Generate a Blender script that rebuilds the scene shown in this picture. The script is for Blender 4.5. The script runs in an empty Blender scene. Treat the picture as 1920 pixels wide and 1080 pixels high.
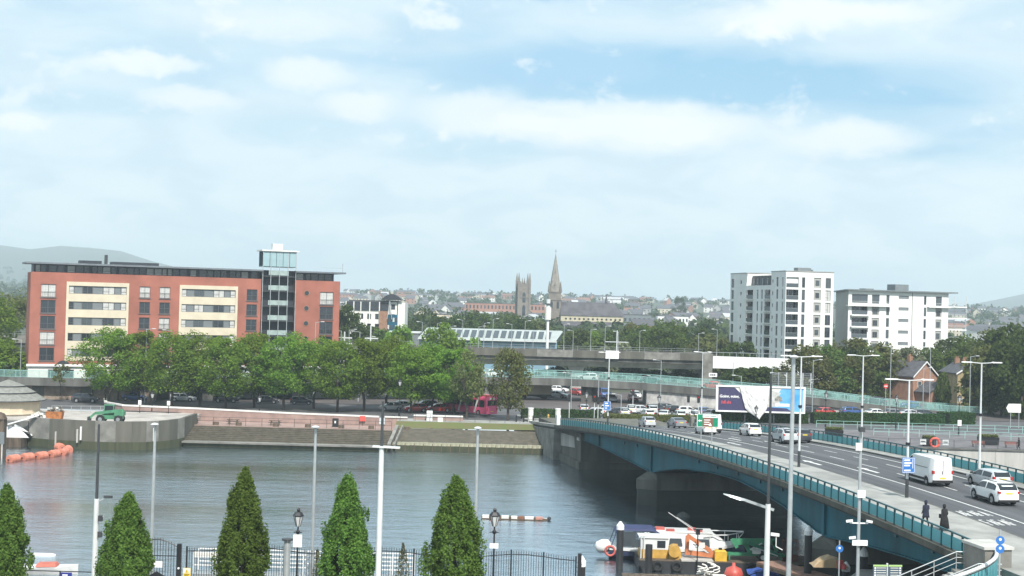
import bpy, math, random
import numpy as np
from mathutils import Vector, Matrix
rnd = random.Random(7)
S = bpy.context.scene
COL = S.collection
# ---------------------------------------------------------------- camera, sky, sun, exposure
FPX, CAMZ, PITCH, ROLL = 2664.0, 22.0, math.radians(0.744), math.radians(1.5)  # scene depths were stretched about the camera when the focal length was raised
cam = bpy.data.cameras.new('camera'); cam_o = bpy.data.objects.new('camera', cam); COL.objects.link(cam_o)
cam.sensor_width = 36.0; cam.lens = 36.0 * FPX / 1920.0; cam.clip_start = 0.5; cam.clip_end = 30000
cam_o.matrix_world = Matrix.Translation((0, 0, CAMZ)) @ Matrix.Rotation(math.pi / 2 + PITCH, 4, 'X') @ Matrix.Rotation(ROLL, 4, 'Z')
S.camera = cam_o
S.render.engine = 'CYCLES'
S.cycles.use_denoising = True
S.cycles.max_bounces = 6; S.cycles.diffuse_bounces = 3; S.cycles.glossy_bounces = 3; S.cycles.transparent_max_bounces = 10
S.cycles.volume_bounces = 2; S.cycles.caustics_reflective = False; S.cycles.caustics_refractive = False
S.view_settings.view_transform = 'Standard'; S.view_settings.look = 'None'; S.view_settings.gamma = 1.0
S.view_settings.use_curve_mapping = False
S.view_settings.exposure = 0.86
SUN_EL, SUN_AZ = math.radians(48), math.radians(164)     # azimuth clockwise from +Y (seen from above)
sd = Vector((math.sin(SUN_AZ) * math.cos(SUN_EL), math.cos(SUN_AZ) * math.cos(SUN_EL), math.sin(SUN_EL)))
sl = bpy.data.lights.new('sun', 'SUN'); sl.energy = 3.3; sl.angle = math.radians(2.5); sl.color = (1.0, 0.95, 0.88)
so = bpy.data.objects.new('sun', sl); COL.objects.link(so); so.location = sd * 500
so.rotation_euler = sd.to_track_quat('Z', 'Y').to_euler()

W = bpy.data.worlds.new('World'); S.world = W; W.use_nodes = True
def build_sky():
    nt = W.node_tree; N = nt.nodes; Lk = nt.links; N.clear()
    def nd(t, **k):
        n = N.new(t)
        for a, b in k.items(): setattr(n, a, b)
        return n
    def m(op, a, b=None, c=None, clamp=False):
        n = nd('ShaderNodeMath', operation=op, use_clamp=clamp)
        for i, v in enumerate((a, b, c)):
            if v is None: continue
            if isinstance(v, (int, float)): n.inputs[i].default_value = v
            else: Lk.new(v, n.inputs[i])
        return n.outputs[0]
    out = nd('ShaderNodeOutputWorld'); bg = nd('ShaderNodeBackground'); Lk.new(bg.outputs[0], out.inputs[0])
    sky = nd('ShaderNodeTexSky'); sky.sky_type = 'NISHITA'; sky.sun_disc = False
    sky.sun_elevation = SUN_EL; sky.sun_rotation = SUN_AZ; sky.dust_density = 2.0; sky.air_density = 1.0
    tc = nd('ShaderNodeTexCoord'); sp = nd('ShaderNodeSeparateXYZ'); Lk.new(tc.outputs['Generated'], sp.inputs[0])
    x, y, z = sp.outputs
    el = m('MULTIPLY', m('ARCSINE', z), 1.48); az = m('MULTIPLY', m('ARCTAN2', x, y), 1.48)
    def noise(sx, sy, off, scale, detail, rough, dist=0.0):
        cb = nd('ShaderNodeCombineXYZ'); Lk.new(m('MULTIPLY', az, sx), cb.inputs[0]); Lk.new(m('MULTIPLY', el, sy), cb.inputs[1])
        cb.inputs[2].default_value = off
        t = nd('ShaderNodeTexNoise'); t.inputs['Scale'].default_value = scale; t.inputs['Detail'].default_value = detail
        t.inputs['Roughness'].default_value = rough; t.inputs['Distortion'].default_value = dist
        Lk.new(cb.outputs[0], t.inputs['Vector']); return t.outputs[0]
    def sst(v, a, b):
        n = nd('ShaderNodeMapRange', interpolation_type='SMOOTHSTEP'); Lk.new(v, n.inputs[0])
        n.inputs[1].default_value = a; n.inputs[2].default_value = b; return n.outputs[0]
    def blob(a0, e0, ra, re, nz, wob):
        # soft bank of clear sky or cloud, in degrees
        da = m('DIVIDE', m('SUBTRACT', az, math.radians(a0)), math.radians(ra))
        de = m('DIVIDE', m('SUBTRACT', m('ADD', el, m('MULTIPLY', m('SUBTRACT', nz, 0.5), math.radians(wob))), math.radians(e0)), math.radians(re))
        r = m('SQRT', m('ADD', m('MULTIPLY', da, da), m('MULTIPLY', de, de)))
        return sst(r, 1.15, 0.35)
    n_big = noise(2.2, 9.0, 3.1, 1.6, 4, 0.5, 0.3)
    n_mid = noise(3.0, 8.0, 8.7, 3.4, 6, 0.55, 0.5)
    n_puff = noise(4.0, 6.5, 21.3, 4.2, 8, 0.6, 0.2)
    # how open the sky is (0 = cloud sheet, 1 = blue)
    op = m('MULTIPLY', sst(n_big, 0.47, 0.70), 0.50)
    for (a0, e0, ra, re, k) in ((4.5, 14.0, 15.5, 2.3, .88), (19, 13.0, 12, 2.2, 0.75), (2, 18.6, 7, 0.8, 0.55),
                               (-12.5, 10.0, 6, 1.4, 0.30), (-2.5, 9.8, 6, 1.8, 0.45), (24, 10.3, 9, 1.6, 0.5), (-26, 11.0, 8, 0.9, 0.35)):
        op = m('ADD', op, m('MULTIPLY', blob(a0, e0, ra, re, n_mid, 2.4), k))
    # white cloud banks inside and under the gaps
    wh = m('MULTIPLY', sst(n_puff, 0.56, 0.74), m('MULTIPLY', sst(el, 0.10, 0.16), 0.55))
    for (a0, e0, ra, re, k) in ((7, 10.8, 9.5, 1.7, 0.95), (19.5, 10.1, 5.0, 1.2, 0.7), (-28.5, 9.7, 2.2, 0.6, 0.9), (-22, 13.4, 4, 0.7, 0.8),
                               (-12.5, 13.3, 3.0, 1.1, 0.6), (-9.5, 11.5, 2.6, .9, 0.7), (18, 17.3, 8, 1.0, 0.9), (-19, 11.4, 3.5, 0.8, 0.65), (-14, 16.2, 7, 1.0, 0.4), (-2.0, 11.3, 4.5, 1.5, .6)):
        wh = m('ADD', wh, m('MULTIPLY', blob(a0, e0, ra, re, n_puff, 2.6), k))
    lowfade = sst(el, 0.085, 0.19)
    op = m('MULTIPLY', m('MULTIPLY', op, lowfade), 1.0, clamp=True)
    op = m('SUBTRACT', op, m('MULTIPLY', wh, 0.8), clamp=True)
    wh = m('MULTIPLY', wh, 1.0, clamp=True)
    def mix(f, a, b):
        n = nd('ShaderNodeMix', data_type='RGBA'); n.clamp_factor = True
        if isinstance(f, (int, float)): n.inputs[0].default_value = f
        else: Lk.new(f, n.inputs[0])
        for i, v in ((6, a), (7, b)):
            if isinstance(v, tuple): n.inputs[i].default_value = v + (1,)
            else: Lk.new(v, n.inputs[i])
        return n.outputs[2]
    # values are divided by the background strength 0.1 below
    sheet_hi, sheet_lo = (4.2, 5.1, 5.6), (5.05, 5.65, 5.85)
    sheet = mix(sst(el, 0.05, 0.22), sheet_lo, sheet_hi)
    sheet = mix(m('MULTIPLY', sst(n_mid, 0.40, 0.66), 0.5), sheet, (3.3, 4.4, 5.1))
    blue = mix(0.72, sky.outputs[0], (1.6, 3.4, 4.75))
    c = mix(op, sheet, blue)
    c = mix(wh, c, (5.6, 5.85, 6.0))
    Lk.new(c, bg.inputs[0]); bg.inputs[1].default_value = 0.1
build_sky()
# ---------------------------------------------------------------- helpers
def at(px, py, Z):
    """world point at height Z seen at a photograph pixel"""
    r = ray(px, py); t = (Z - CAMZ) / r.z; return Vector((r.x * t, r.y * t, Z))
def atY(px, py, Y):
    r = ray(px, py); t = Y / r.y; return Vector((r.x * t, Y, CAMZ + r.z * t))
def ray(px, py):
    x, y = (px - 960) / FPX, -(py - 540) / FPX
    c, s = math.cos(ROLL), math.sin(ROLL); x0, y0 = c * x - s * y, s * x + c * y
    cp, sp = math.cos(PITCH), math.sin(PITCH)
    return Vector((x0, cp - sp * y0, sp + cp * y0))

class MB:
    def __init__(s): s.v = []; s.f = []; s.m = []; s.k = 0
    def add(s, vs, fs):
        n = len(s.v); s.v += [tuple(p) for p in vs]; s.f += [tuple(i + n for i in f) for f in fs]; s.m += [s.k] * len(fs); return s
    def box(s, x0, x1, y0, y1, z0, z1):
        return s.add([(x0,y0,z0),(x1,y0,z0),(x1,y1,z0),(x0,y1,z0),(x0,y0,z1),(x1,y0,z1),(x1,y1,z1),(x0,y1,z1)],
                     [(0,3,2,1),(4,5,6,7),(0,1,5,4),(1,2,6,5),(2,3,7,6),(3,0,4,7)])
    def cbox(s, c, d, rz=0, ry=0, rx=0):
        M = Matrix.Translation(c) @ Matrix.Rotation(rz,4,'Z') @ Matrix.Rotation(ry,4,'Y') @ Matrix.Rotation(rx,4,'X')
        h = [x / 2 for x in d]
        vs = [M @ Vector((a*h[0], b*h[1], e*h[2])) for e in (-1,1) for (a,b) in ((-1,-1),(1,-1),(1,1),(-1,1))]
        return s.add(vs, [(0,3,2,1),(4,5,6,7),(0,1,5,4),(1,2,6,5),(2,3,7,6),(3,0,4,7)])
    def bar(s, p, q, w, h=None):
        """rectangular bar from p to q"""
        p, q = Vector(p), Vector(q); h = h or w; d = (q - p)
        if d.length < 1e-6: return s
        d.normalize(); up = Vector((0,0,1)) if abs(d.z) < .95 else Vector((0,1,0))
        a = d.cross(up).normalized() * w / 2; b = a.cross(d).normalized() * h / 2
        vs = [p-a-b, p+a-b, p+a+b, p-a+b, q-a-b, q+a-b, q+a+b, q-a+b]
        return s.add(vs, [(0,3,2,1),(4,5,6,7),(0,1,5,4),(1,2,6,5),(2,3,7,6),(3,0,4,7)])
    def cyl(s, p, q, r0, r1=None, n=10, caps=True):
        p, q = Vector(p), Vector(q); r1 = r0 if r1 is None else r1; d = (q - p).normalized()
        a = d.orthogonal().normalized(); b = d.cross(a)
        vs = []
        for (c, r) in ((p, r0), (q, r1)):
            vs += [c + a * (r * math.cos(2*math.pi*i/n)) + b * (r * math.sin(2*math.pi*i/n)) for i in range(n)]
        fs = [(i, (i+1) % n, n + (i+1) % n, n + i) for i in range(n)]
        if caps: fs += [tuple(range(n-1,-1,-1)), tuple(range(n, 2*n))]
        return s.add(vs, fs)
    def tube(s, pts, r, n=8):
        pts = [Vector(p) for p in pts]
        vs = []; fs = []
        for i, p in enumerate(pts):
            d = (pts[min(i+1, len(pts)-1)] - pts[max(i-1, 0)]).normalized()
            up = Vector((0,0,1)) if abs(d.z) < .9 else Vector((0,1,0))
            a = d.cross(up).normalized(); b = d.cross(a); rr = r[i] if isinstance(r, (list, tuple)) else r
            vs += [p + a * (rr*math.cos(2*math.pi*k/n)) + b * (rr*math.sin(2*math.pi*k/n)) for k in range(n)]
        for i in range(len(pts)-1):
            fs += [(i*n+k, i*n+(k+1)%n, (i+1)*n+(k+1)%n, (i+1)*n+k) for k in range(n)]
        fs += [tuple(range(n-1,-1,-1)), tuple((len(pts)-1)*n + k for k in range(n))]
        return s.add(vs, fs)
    def lathe(s, prof, c=(0,0,0), n=12):
        c = Vector(c); vs = []; fs = []
        for (r, z) in prof: vs += [c + Vector((r*math.cos(2*math.pi*k/n), r*math.sin(2*math.pi*k/n), z)) for k in range(n)]
        for i in range(len(prof)-1): fs += [(i*n+k, i*n+(k+1)%n, (i+1)*n+(k+1)%n, (i+1)*n+k) for k in range(n)]
        fs += [tuple(range(n-1,-1,-1)), tuple((len(prof)-1)*n + k for k in range(n))]
        return s.add(vs, fs)
    def poly(s, pts): return s.add(pts, [tuple(range(len(pts)))])
    def ext(s, pts, vec):
        pts = [Vector(p) for p in pts]; v = Vector(vec); n = len(pts)
        return s.add(pts + [p + v for p in pts], [tuple(range(n-1,-1,-1)), tuple(range(n, 2*n))] + [(i, (i+1)%n, n+(i+1)%n, n+i) for i in range(n)])
    def prism(s, xy, z0, z1): return s.ext([(x, y, z0) for x, y in xy], (0, 0, z1 - z0))
    def loft(s, rings, close=True, caps=True):
        n = len(rings[0]); vs = [p for r in rings for p in r]; fs = []
        rr = n if close else n - 1
        for i in range(len(rings)-1): fs += [(i*n+k, i*n+(k+1)%n, (i+1)*n+(k+1)%n, (i+1)*n+k) for k in range(rr)]
        if caps and close: fs += [tuple(range(n-1,-1,-1)), tuple((len(rings)-1)*n+k for k in range(n))]
        return s.add(vs, fs)
    def mesh(s, name, mats, smooth=False):
        me = bpy.data.meshes.new(name); me.from_pydata(s.v, [], s.f)
        if not isinstance(mats, (list, tuple)): mats = [mats]
        for x in mats: me.materials.append(x)
        if len(mats) > 1: me.polygons.foreach_set('material_index', s.m)
        if smooth: me.polygons.foreach_set('use_smooth', [True] * len(me.polygons))
        import bmesh
        bm = bmesh.new(); bm.from_mesh(me); bmesh.ops.recalc_face_normals(bm, faces=bm.faces); bm.to_mesh(me); bm.free()
        return me
    def build(s, name, mats, parent=None, smooth=False, loc=None, rz=0):
        return link(name, s.mesh(name, mats, smooth), parent, loc, rz)

KIDS = {}
def link(name, me, parent=None, loc=None, rz=0):
    o = bpy.data.objects.new(name, me); COL.objects.link(o)
    if loc is not None: o.location = loc
    if rz: o.rotation_euler.z = rz
    if parent is not None:
        o.parent = parent; KIDS.setdefault(parent.name, []).append(o)
    return o
def tag(o, label=None, cat=None, group=None, kind=None):
    if label: o['label'] = label
    if cat: o['category'] = cat
    if group: o['group'] = group
    if kind: o['kind'] = kind
    return o
def thing(name, label, cat, loc=(0,0,0), rz=0, group=None):
    o = bpy.data.objects.new(name, None); COL.objects.link(o); o.location = loc; o.rotation_euler.z = rz
    o.empty_display_size = .3
    return tag(o, label, cat, group)
def struct(o): o['kind'] = 'structure'; return o
def copy_tree(o, parent=None):
    c = o.copy(); COL.objects.link(c)
    if parent is not None:
        c.parent = parent; KIDS.setdefault(parent.name, []).append(c)
    for ch in list(KIDS.get(o.name, [])): copy_tree(ch, c)
    return c
def dup(o, loc, rz=0, label=None, cat=None, group=None, sc=None):
    c = copy_tree(o); c.location = loc; c.rotation_euler.z = rz
    if sc is not None: c.scale = sc if isinstance(sc, (tuple, list)) else (sc, sc, sc)
    tag(c, label, cat, group); return c
def paint(o, mt, slot=0):
    o.material_slots[slot].link = 'OBJECT'; o.material_slots[slot].material = mt

# ---------------------------------------------------------------- materials
def mat(name, col, rough=.7, var=.12, scale=1.5, bump=0, metal=0, streak=False, spec=.5, col2=None, bscale=None, alpha=None, coat=0, detail=5, island=0, along=None):
    mt = bpy.data.materials.new(name); mt.use_nodes = True; nt = mt.node_tree; N = nt.nodes; Lk = nt.links
    b = N['Principled BSDF']; b.inputs['Roughness'].default_value = rough; b.inputs['Metallic'].default_value = metal
    b.inputs['Specular IOR Level'].default_value = spec; b.inputs['Coat Weight'].default_value = coat
    if alpha is not None: b.inputs['Alpha'].default_value = alpha
    if var or col2:
        tc = N.new('ShaderNodeTexCoord'); mp = N.new('ShaderNodeMapping'); Lk.new(tc.outputs['Object'], mp.inputs[0])
        if streak: mp.inputs['Scale'].default_value = (1, 1, .12)
        if along is not None: mp.vector_type = 'TEXTURE'; mp.inputs['Rotation'].default_value = (0, 0, along); mp.inputs['Scale'].default_value = (.45, 14, 1)
        t = N.new('ShaderNodeTexNoise'); t.inputs['Scale'].default_value = scale; t.inputs['Detail'].default_value = detail; t.inputs['Roughness'].default_value = .6
        Lk.new(mp.outputs[0], t.inputs['Vector'])
        r = N.new('ShaderNodeValToRGB'); Lk.new(t.outputs[0], r.inputs[0])
        c2 = col2 or tuple(c * (1 - 2 * var) for c in col); c1 = col if col2 else tuple(min(1, c * (1 + var)) for c in col)
        r.color_ramp.elements[0].position = .32; r.color_ramp.elements[1].position = .68
        r.color_ramp.elements[0].color = c2 + (1,); r.color_ramp.elements[1].color = c1 + (1,)
        outc = r.outputs[0]
        if island:
            g = N.new('ShaderNodeNewGeometry'); hs = N.new('ShaderNodeHueSaturation'); mr = N.new('ShaderNodeMapRange')
            Lk.new(g.outputs['Random Per Island'], mr.inputs[0]); mr.inputs[3].default_value = 1 - island; mr.inputs[4].default_value = 1 + island
            Lk.new(mr.outputs[0], hs.inputs['Value']); Lk.new(outc, hs.inputs['Color']); outc = hs.outputs[0]
        Lk.new(outc, b.inputs['Base Color'])
        if bump:
            t2 = N.new('ShaderNodeTexNoise'); t2.inputs['Scale'].default_value = bscale or scale * 6; t2.inputs['Detail'].default_value = 4; Lk.new(tc.outputs['Object'], t2.inputs['Vector'])
            bp = N.new('ShaderNodeBump'); bp.inputs['Strength'].default_value = bump; bp.inputs['Distance'].default_value = .05
            Lk.new(t2.outputs[0], bp.inputs['Height']); Lk.new(bp.outputs[0], b.inputs['Normal'])
    else: b.inputs['Base Color'].default_value = col + (1,)
    return mt
def leafmat(name, dark, light, trans=.35, rv=.25):
    mt = bpy.data.materials.new(name); mt.use_nodes = True; nt = mt.node_tree; N = nt.nodes; Lk = nt.links; N.clear()
    out = N.new('ShaderNodeOutputMaterial'); g = N.new('ShaderNodeNewGeometry'); r = N.new('ShaderNodeValToRGB')
    tc = N.new('ShaderNodeTexCoord'); t = N.new('ShaderNodeTexNoise'); t.inputs['Scale'].default_value = .55; t.inputs['Detail'].default_value = 2; Lk.new(tc.outputs['Object'], t.inputs['Vector'])
    mx = N.new('ShaderNodeMath'); mx.operation = 'MULTIPLY_ADD'; Lk.new(g.outputs['Random Per Island'], mx.inputs[0]); mx.inputs[1].default_value = .6
    m2 = N.new('ShaderNodeMath'); m2.operation = 'MULTIPLY'; Lk.new(t.outputs[0], m2.inputs[0]); m2.inputs[1].default_value = .45; Lk.new(m2.outputs[0], mx.inputs[2])
    Lk.new(mx.outputs[0], r.inputs[0]); r.color_ramp.elements[0].color = dark + (1,); r.color_ramp.elements[1].color = light + (1,)
    oi = N.new('ShaderNodeObjectInfo'); hs = N.new('ShaderNodeHueSaturation'); mr = N.new('ShaderNodeMapRange'); Lk.new(oi.outputs['Random'], mr.inputs[0])
    mr.inputs[3].default_value = 1 - rv; mr.inputs[4].default_value = 1 + rv; Lk.new(mr.outputs[0], hs.inputs['Value']); Lk.new(r.outputs[0], hs.inputs['Color'])
    m3 = N.new('ShaderNodeMapRange'); Lk.new(oi.outputs['Random'], m3.inputs[0]); m3.inputs[3].default_value = .485; m3.inputs[4].default_value = .52; Lk.new(m3.outputs[0], hs.inputs['Hue'])
    d = N.new('ShaderNodeBsdfDiffuse'); tr = N.new('ShaderNodeBsdfTranslucent'); mix = N.new('ShaderNodeMixShader'); mix.inputs[0].default_value = trans
    Lk.new(hs.outputs[0], d.inputs[0]); Lk.new(hs.outputs[0], tr.inputs[0]); Lk.new(d.outputs[0], mix.inputs[1]); Lk.new(tr.outputs[0], mix.inputs[2]); Lk.new(mix.outputs[0], out.inputs[0])
    return mt
def glassmat(name, col=(.02,.03,.04), rough=.06, var=0): return mat(name, col, rough, var=var, spec=.8)
M = {}
M['asphalt'] = mat('asphalt', (.088,.092,.10), .9, .20, .30, bump=.15, bscale=20, detail=8, along=math.radians(9.78))
M['asphalt_far'] = mat('asphalt_far', (.10,.10,.105), .9, .18, .12)
M['red_asphalt'] = mat('red_asphalt', (.12,.10,.095), .9, .14, .4)
M['paving'] = mat('paving', (.33,.33,.31), .85, .2, .3, bump=.15, bscale=8, detail=9)
M['paving_dark'] = mat('paving_dark', (.15,.14,.145), .85, .15, .5)
M['paving_pink'] = mat('paving_pink', (.33,.23,.20), .85, .12, .6)
M['concrete'] = mat('concrete', (.22,.215,.195), .85, .2, .6, bump=.2)
M['concrete_dark'] = mat('concrete_dark', (.13,.13,.12), .85, .3, .5, streak=True)
M['concrete_light'] = mat('concrete_light', (.48,.47,.44), .85, .16, .5, streak=True)
M['concrete_stain'] = mat('concrete_stain', (.145,.14,.118), .9, .3, .5, streak=True, col2=(.075,.074,.06))
M['algae'] = mat('algae', (.07,.075,.035), .8, .3, 1.2, streak=True, col2=(.03,.035,.02))
M['stone_brown'] = mat('stone_brown', (.115,.10,.075), .95, .2, 1.2, bump=.6, col2=(.06,.053,.038))
M['grass'] = mat('grass', (.10,.13,.035), .95, .25, .8, col2=(.13,.11,.05), bump=.3)
M['grass_far'] = mat('grass_far', (.09,.13,.045), .95, .3, .02, col2=(.11,.11,.08))
M['white'] = mat('white_paint', (.80,.80,.79), .5, .04, 1)
M['offwhite'] = mat('off_white', (.72,.71,.67), .7, .06, .7)
M['line'] = mat('road_paint', (.72,.72,.70), .7, .15, 3)
M['teal'] = mat('teal_paint', (.095,.36,.40), .5, .10, .8)
M['teal_dark'] = mat('teal_dark', (.014,.085,.10), .5, .15, .6)
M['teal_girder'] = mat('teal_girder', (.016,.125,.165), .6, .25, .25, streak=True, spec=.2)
M['teal_pale'] = mat('teal_pale', (.32,.56,.52), .5, .08, 1)
M['edge'] = mat('edge_beam', (.085,.085,.07), .85, .25, .8, streak=True)
M['steel'] = mat('galvanised', (.42,.45,.46), .4, .08, 1.5, metal=.35)
M['steel_light'] = mat('painted_grey', (.60,.62,.62), .5, .06, 1.5)
M['steel_dark'] = mat('dark_steel', (.06,.065,.07), .5, .15, 1.5, metal=.3)
M['black'] = mat('black_paint', (.012,.013,.016), .45, .1, 2)
M['rubber'] = mat('rubber', (.015,.015,.016), .8, .1, 3)
M['glass'] = glassmat('window_glass')
M['brick'] = mat('red_brick', (.35,.13,.092), .85, .13, .22, bump=.2, bscale=9, detail=9)
M['brick_brown'] = mat('brown_brick', (.30,.17,.11), .9, .15, 1.2)
M['cream'] = mat('cream_render', (.62,.55,.42), .8, .06, .5)
M['slate'] = mat('slate', (.085,.085,.095), .75, .2, 1.5)
M['blue'] = mat('sign_blue', (.035,.16,.46), .4, .05, 2)
M['green'] = mat('sign_green', (.0,.22,.12), .4, .05, 2)
M['red'] = mat('red_paint', (.60,.05,.04), .5, .08, 2)
M['yellow'] = mat('yellow_paint', (.68,.42,.05), .5, .12, 2)
M['orange'] = mat('orange_paint', (.72,.20,.06), .5, .12, 2)
M['wood'] = mat('timber', (.12,.09,.065), .85, .3, 2, streak=True)
M['brown'] = mat('sign_brown', (.22,.08,.05), .5, .05)
# ---------------------------------------------------------------- terrain, water, quays
def sm(a, b, x): t = max(0., min(1., (x - a) / (b - a))); return t*t*(3-2*t)
def hz(X, Y):
    z = 3.7 + 5 * sm(520, 1180, Y) + 27 * sm(1040, 2500, Y)
    a = X / max(Y, 1) * 1.48
    left = math.exp(-((a + .46) / .17) ** 2) + (1 if a < -.46 else 0) * (1 - math.exp(-((a + .46) / .17) ** 2))
    z += 185 * left * sm(3400, 5900, Y) * (1 + .04 * math.sin(a * 40) + .03 * math.sin(a * 93 + 1))
    right = sm(.36, .62, a)
    z += 150 * right * sm(3800, 6300, Y) * (1 + .05 * math.sin(a * 37))
    z += 46 * sm(3800, 6300, Y) * (.6 + .4 * math.sin(a * 9 + 1.5)) * math.exp(-((a - .2) / .13) ** 2) * 1.6
    z -= 14 * sm(2650, 3700, Y) * (1 - left)
    return z
def build_ground():
    ys = [254.5, 274, 311, 355, 414, 488, 592, 710, 888, 1110, 1330, 1630, 1920, 2220, 2520, 2960, 3400, 3850, 4290, 4740, 5330, 5920, 6360, 7100, 8100]
    b = MB(); n = 61; vs = []
    for Y in ys:
        for i in range(n):
            a = (i / (n - 1) - .5) * 2; X = a * (220 + .6 * Y) ; vs.append((X, Y, hz(X, Y)))
    fs = [(r*n+i, r*n+i+1, (r+1)*n+i+1, (r+1)*n+i) for r in range(len(ys)-1) for i in range(n-1)]
    b.add(vs, fs); struct(b.build('ground', mat('city_ground', (.065,.085,.05), .95, .3, .03, col2=(.085,.09,.07)), smooth=True))
build_ground()
def water():
    mt = bpy.data.materials.new('river_water'); mt.use_nodes = True; nt = mt.node_tree; N = nt.nodes; Lk = nt.links; b = N['Principled BSDF']
    b.inputs['Base Color'].default_value = (.035,.055,.065,1); b.inputs['Roughness'].default_value = .16; b.inputs['IOR'].default_value = 1.45
    tc = N.new('ShaderNodeTexCoord')
    def nz(sx, sy, sc, det, rough):
        mp = N.new('ShaderNodeMapping'); mp.inputs['Scale'].default_value = (sx, sy, 1); mp.inputs['Rotation'].default_value = (0,0,.12); Lk.new(tc.outputs['Object'], mp.inputs[0])
        t = N.new('ShaderNodeTexNoise'); t.inputs['Scale'].default_value = sc; t.inputs['Detail'].default_value = det; t.inputs['Roughness'].default_value = rough
        Lk.new(mp.outputs[0], t.inputs['Vector']); return t.outputs[0]
    def mm(op, a, c):
        n = N.new('ShaderNodeMath'); n.operation = op
        for i, v in enumerate((a, c)):
            if isinstance(v, (int, float)): n.inputs[i].default_value = v
            else: Lk.new(v, n.inputs[i])
        return n.outputs[0]
    h = mm('ADD', mm('MULTIPLY', nz(.45, 1.0, .42, 6, .68), 1.6), mm('MULTIPLY', nz(.6, 1.4, 2.2, 3, .6), .35))
    patch = nz(.25, 1.0, .05, 3, .5)                                   # calmer and rougher patches of wind
    st = N.new('ShaderNodeMapRange'); Lk.new(patch, st.inputs[0]); st.inputs[1].default_value = .35; st.inputs[2].default_value = .65; st.inputs[3].default_value = .10; st.inputs[4].default_value = .38
    bp = N.new('ShaderNodeBump'); bp.inputs['Distance'].default_value = .5; Lk.new(st.outputs[0], bp.inputs['Strength']); Lk.new(h, bp.inputs['Height']); Lk.new(bp.outputs[0], b.inputs['Normal'])
    gl = N.new('ShaderNodeBsdfGlossy'); gl.inputs['Color'].default_value = (.82,.90,.96,1); gl.inputs['Roughness'].default_value = .15; Lk.new(bp.outputs[0], gl.inputs['Normal'])
    mx = N.new('ShaderNodeMixShader'); mx.inputs[0].default_value = .86; Lk.new(b.outputs[0], mx.inputs[1]); Lk.new(gl.outputs[0], mx.inputs[2]); Lk.new(mx.outputs[0], N['Material Output'].inputs['Surface'])
    m = MB(); m.add([(-500,88.8, 0), (500,88.8, 0), (500,236.8, 0), (-500,236.8, 0)], [(0,1,2,3)])
    struct(m.build('water', mt))
water()
# near bank promenade (the camera's side)
m = MB(); m.prism([(-160,-30),(160,-30),(160,77),(60,84),(44,97),(33,104),(26,104),(23,98),(20,92.5),(-160,92.5)], -1.0, 3.5); struct(m.build('promenade', M['paving']))
m = MB(); m.prism([(-158,92.52),(19.9,92.52),(19.9,92.95),(-158,92.95)], -1, 3.62); tag(m.build('quay_edge', M['concrete_stain']), kind='structure')
m = MB(); m.add([(-88,255.32,3.712),(118,255.32,3.712),(118,312,3.712),(-88,312,3.712)], [(0,1,2,3)]); struct(m.build('car_park', mat('car_park_asphalt', (.10,.085,.082), .9, .2, .1)))
# far bank: road level, stepped quay, sloping bank
m = MB(); m.add([(-330,227.18,3.7),(330,227.18,3.7),(330,255.3,3.7),(-330,255.3,3.7)], [(0,1,2,3)]); struct(m.build('road', M['asphalt_far']))
m = MB(); m.prism([(-120,207.94),(-70,207.5),(-62,204.54),(-56,204.09),(-52,205.42),(-50,208.68),(-49.1,212.53),(-49.1,227.18),(-120,227.18)], -1, 3.6); struct(m.build('quay_platform', mat('dusty_slab', (.50,.46,.42), .9, .2, .35, col2=(.27,.25,.23), detail=8)))
def quay_wall():
    t = thing('quay_wall', 'stained grey concrete quay wall bulging into the river under the telehandler', 'quay wall', (0,0,0))
    top = [(-69.6,206.61),(-66,204.68),(-62,203.65),(-59,203.2),(-56,203.2),(-53.8,203.65),(-52,204.54),(-50.6,206.02),(-49.5,207.94),(-48.8,210.16),(-48.4,212.68),(-48.4,221.26)]
    for i in range(len(top)-1):
        (x0,y0),(x1,y1) = top[i], top[i+1]; d = Vector((x1-x0,y1-y0,0)); nn = Vector((d.y,-d.x,0)).normalized(); L = d.length; d.normalize()
        p0 = Vector((x0,y0,0)); p1 = Vector((x1,y1,0))
        b = MB(); z0 = 1.15
        b.ext([p0 + nn*.02 + Vector((0,0,z0)), p1 - d*.03 + nn*.02 + Vector((0,0,z0)), p1 - d*.03 + Vector((0,0,4.1)), p0 + Vector((0,0,4.1))], -nn*.5)
        b.build('wall_panel', M['concrete_stain'] if i % 3 else M['concrete'], t)
        b = MB(); b.ext([p0 + nn*.14 + Vector((0,0,-1)), p1 + nn*.14 + Vector((0,0,-1)), p1 + nn*.14 + Vector((0,0,z0)), p0 + nn*.14 + Vector((0,0,z0))], -nn*.6)
        b.build('wall_footing', M['algae'], t)
    for px, zt in ((115,.0),(158,.4),(165,.8),(270,.3),(302,.7)):
        p = at(px, 838, 0); b = MB(); b.cbox((p.x, 203.0 if px < 250 else 204.9, 1.5 + zt), (.22,.28,1.9)); b.build('ladder_fender', M['white'] if zt > .6 else M['concrete_light'], t)
quay_wall()
m = MB(); m.prism([(-50.0,219.04),(-17.7,219.04),(-17.7,228.81),(-50.0,228.81)], -1, 2.5); struct(m.build('path', M['paving_pink']))
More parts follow.
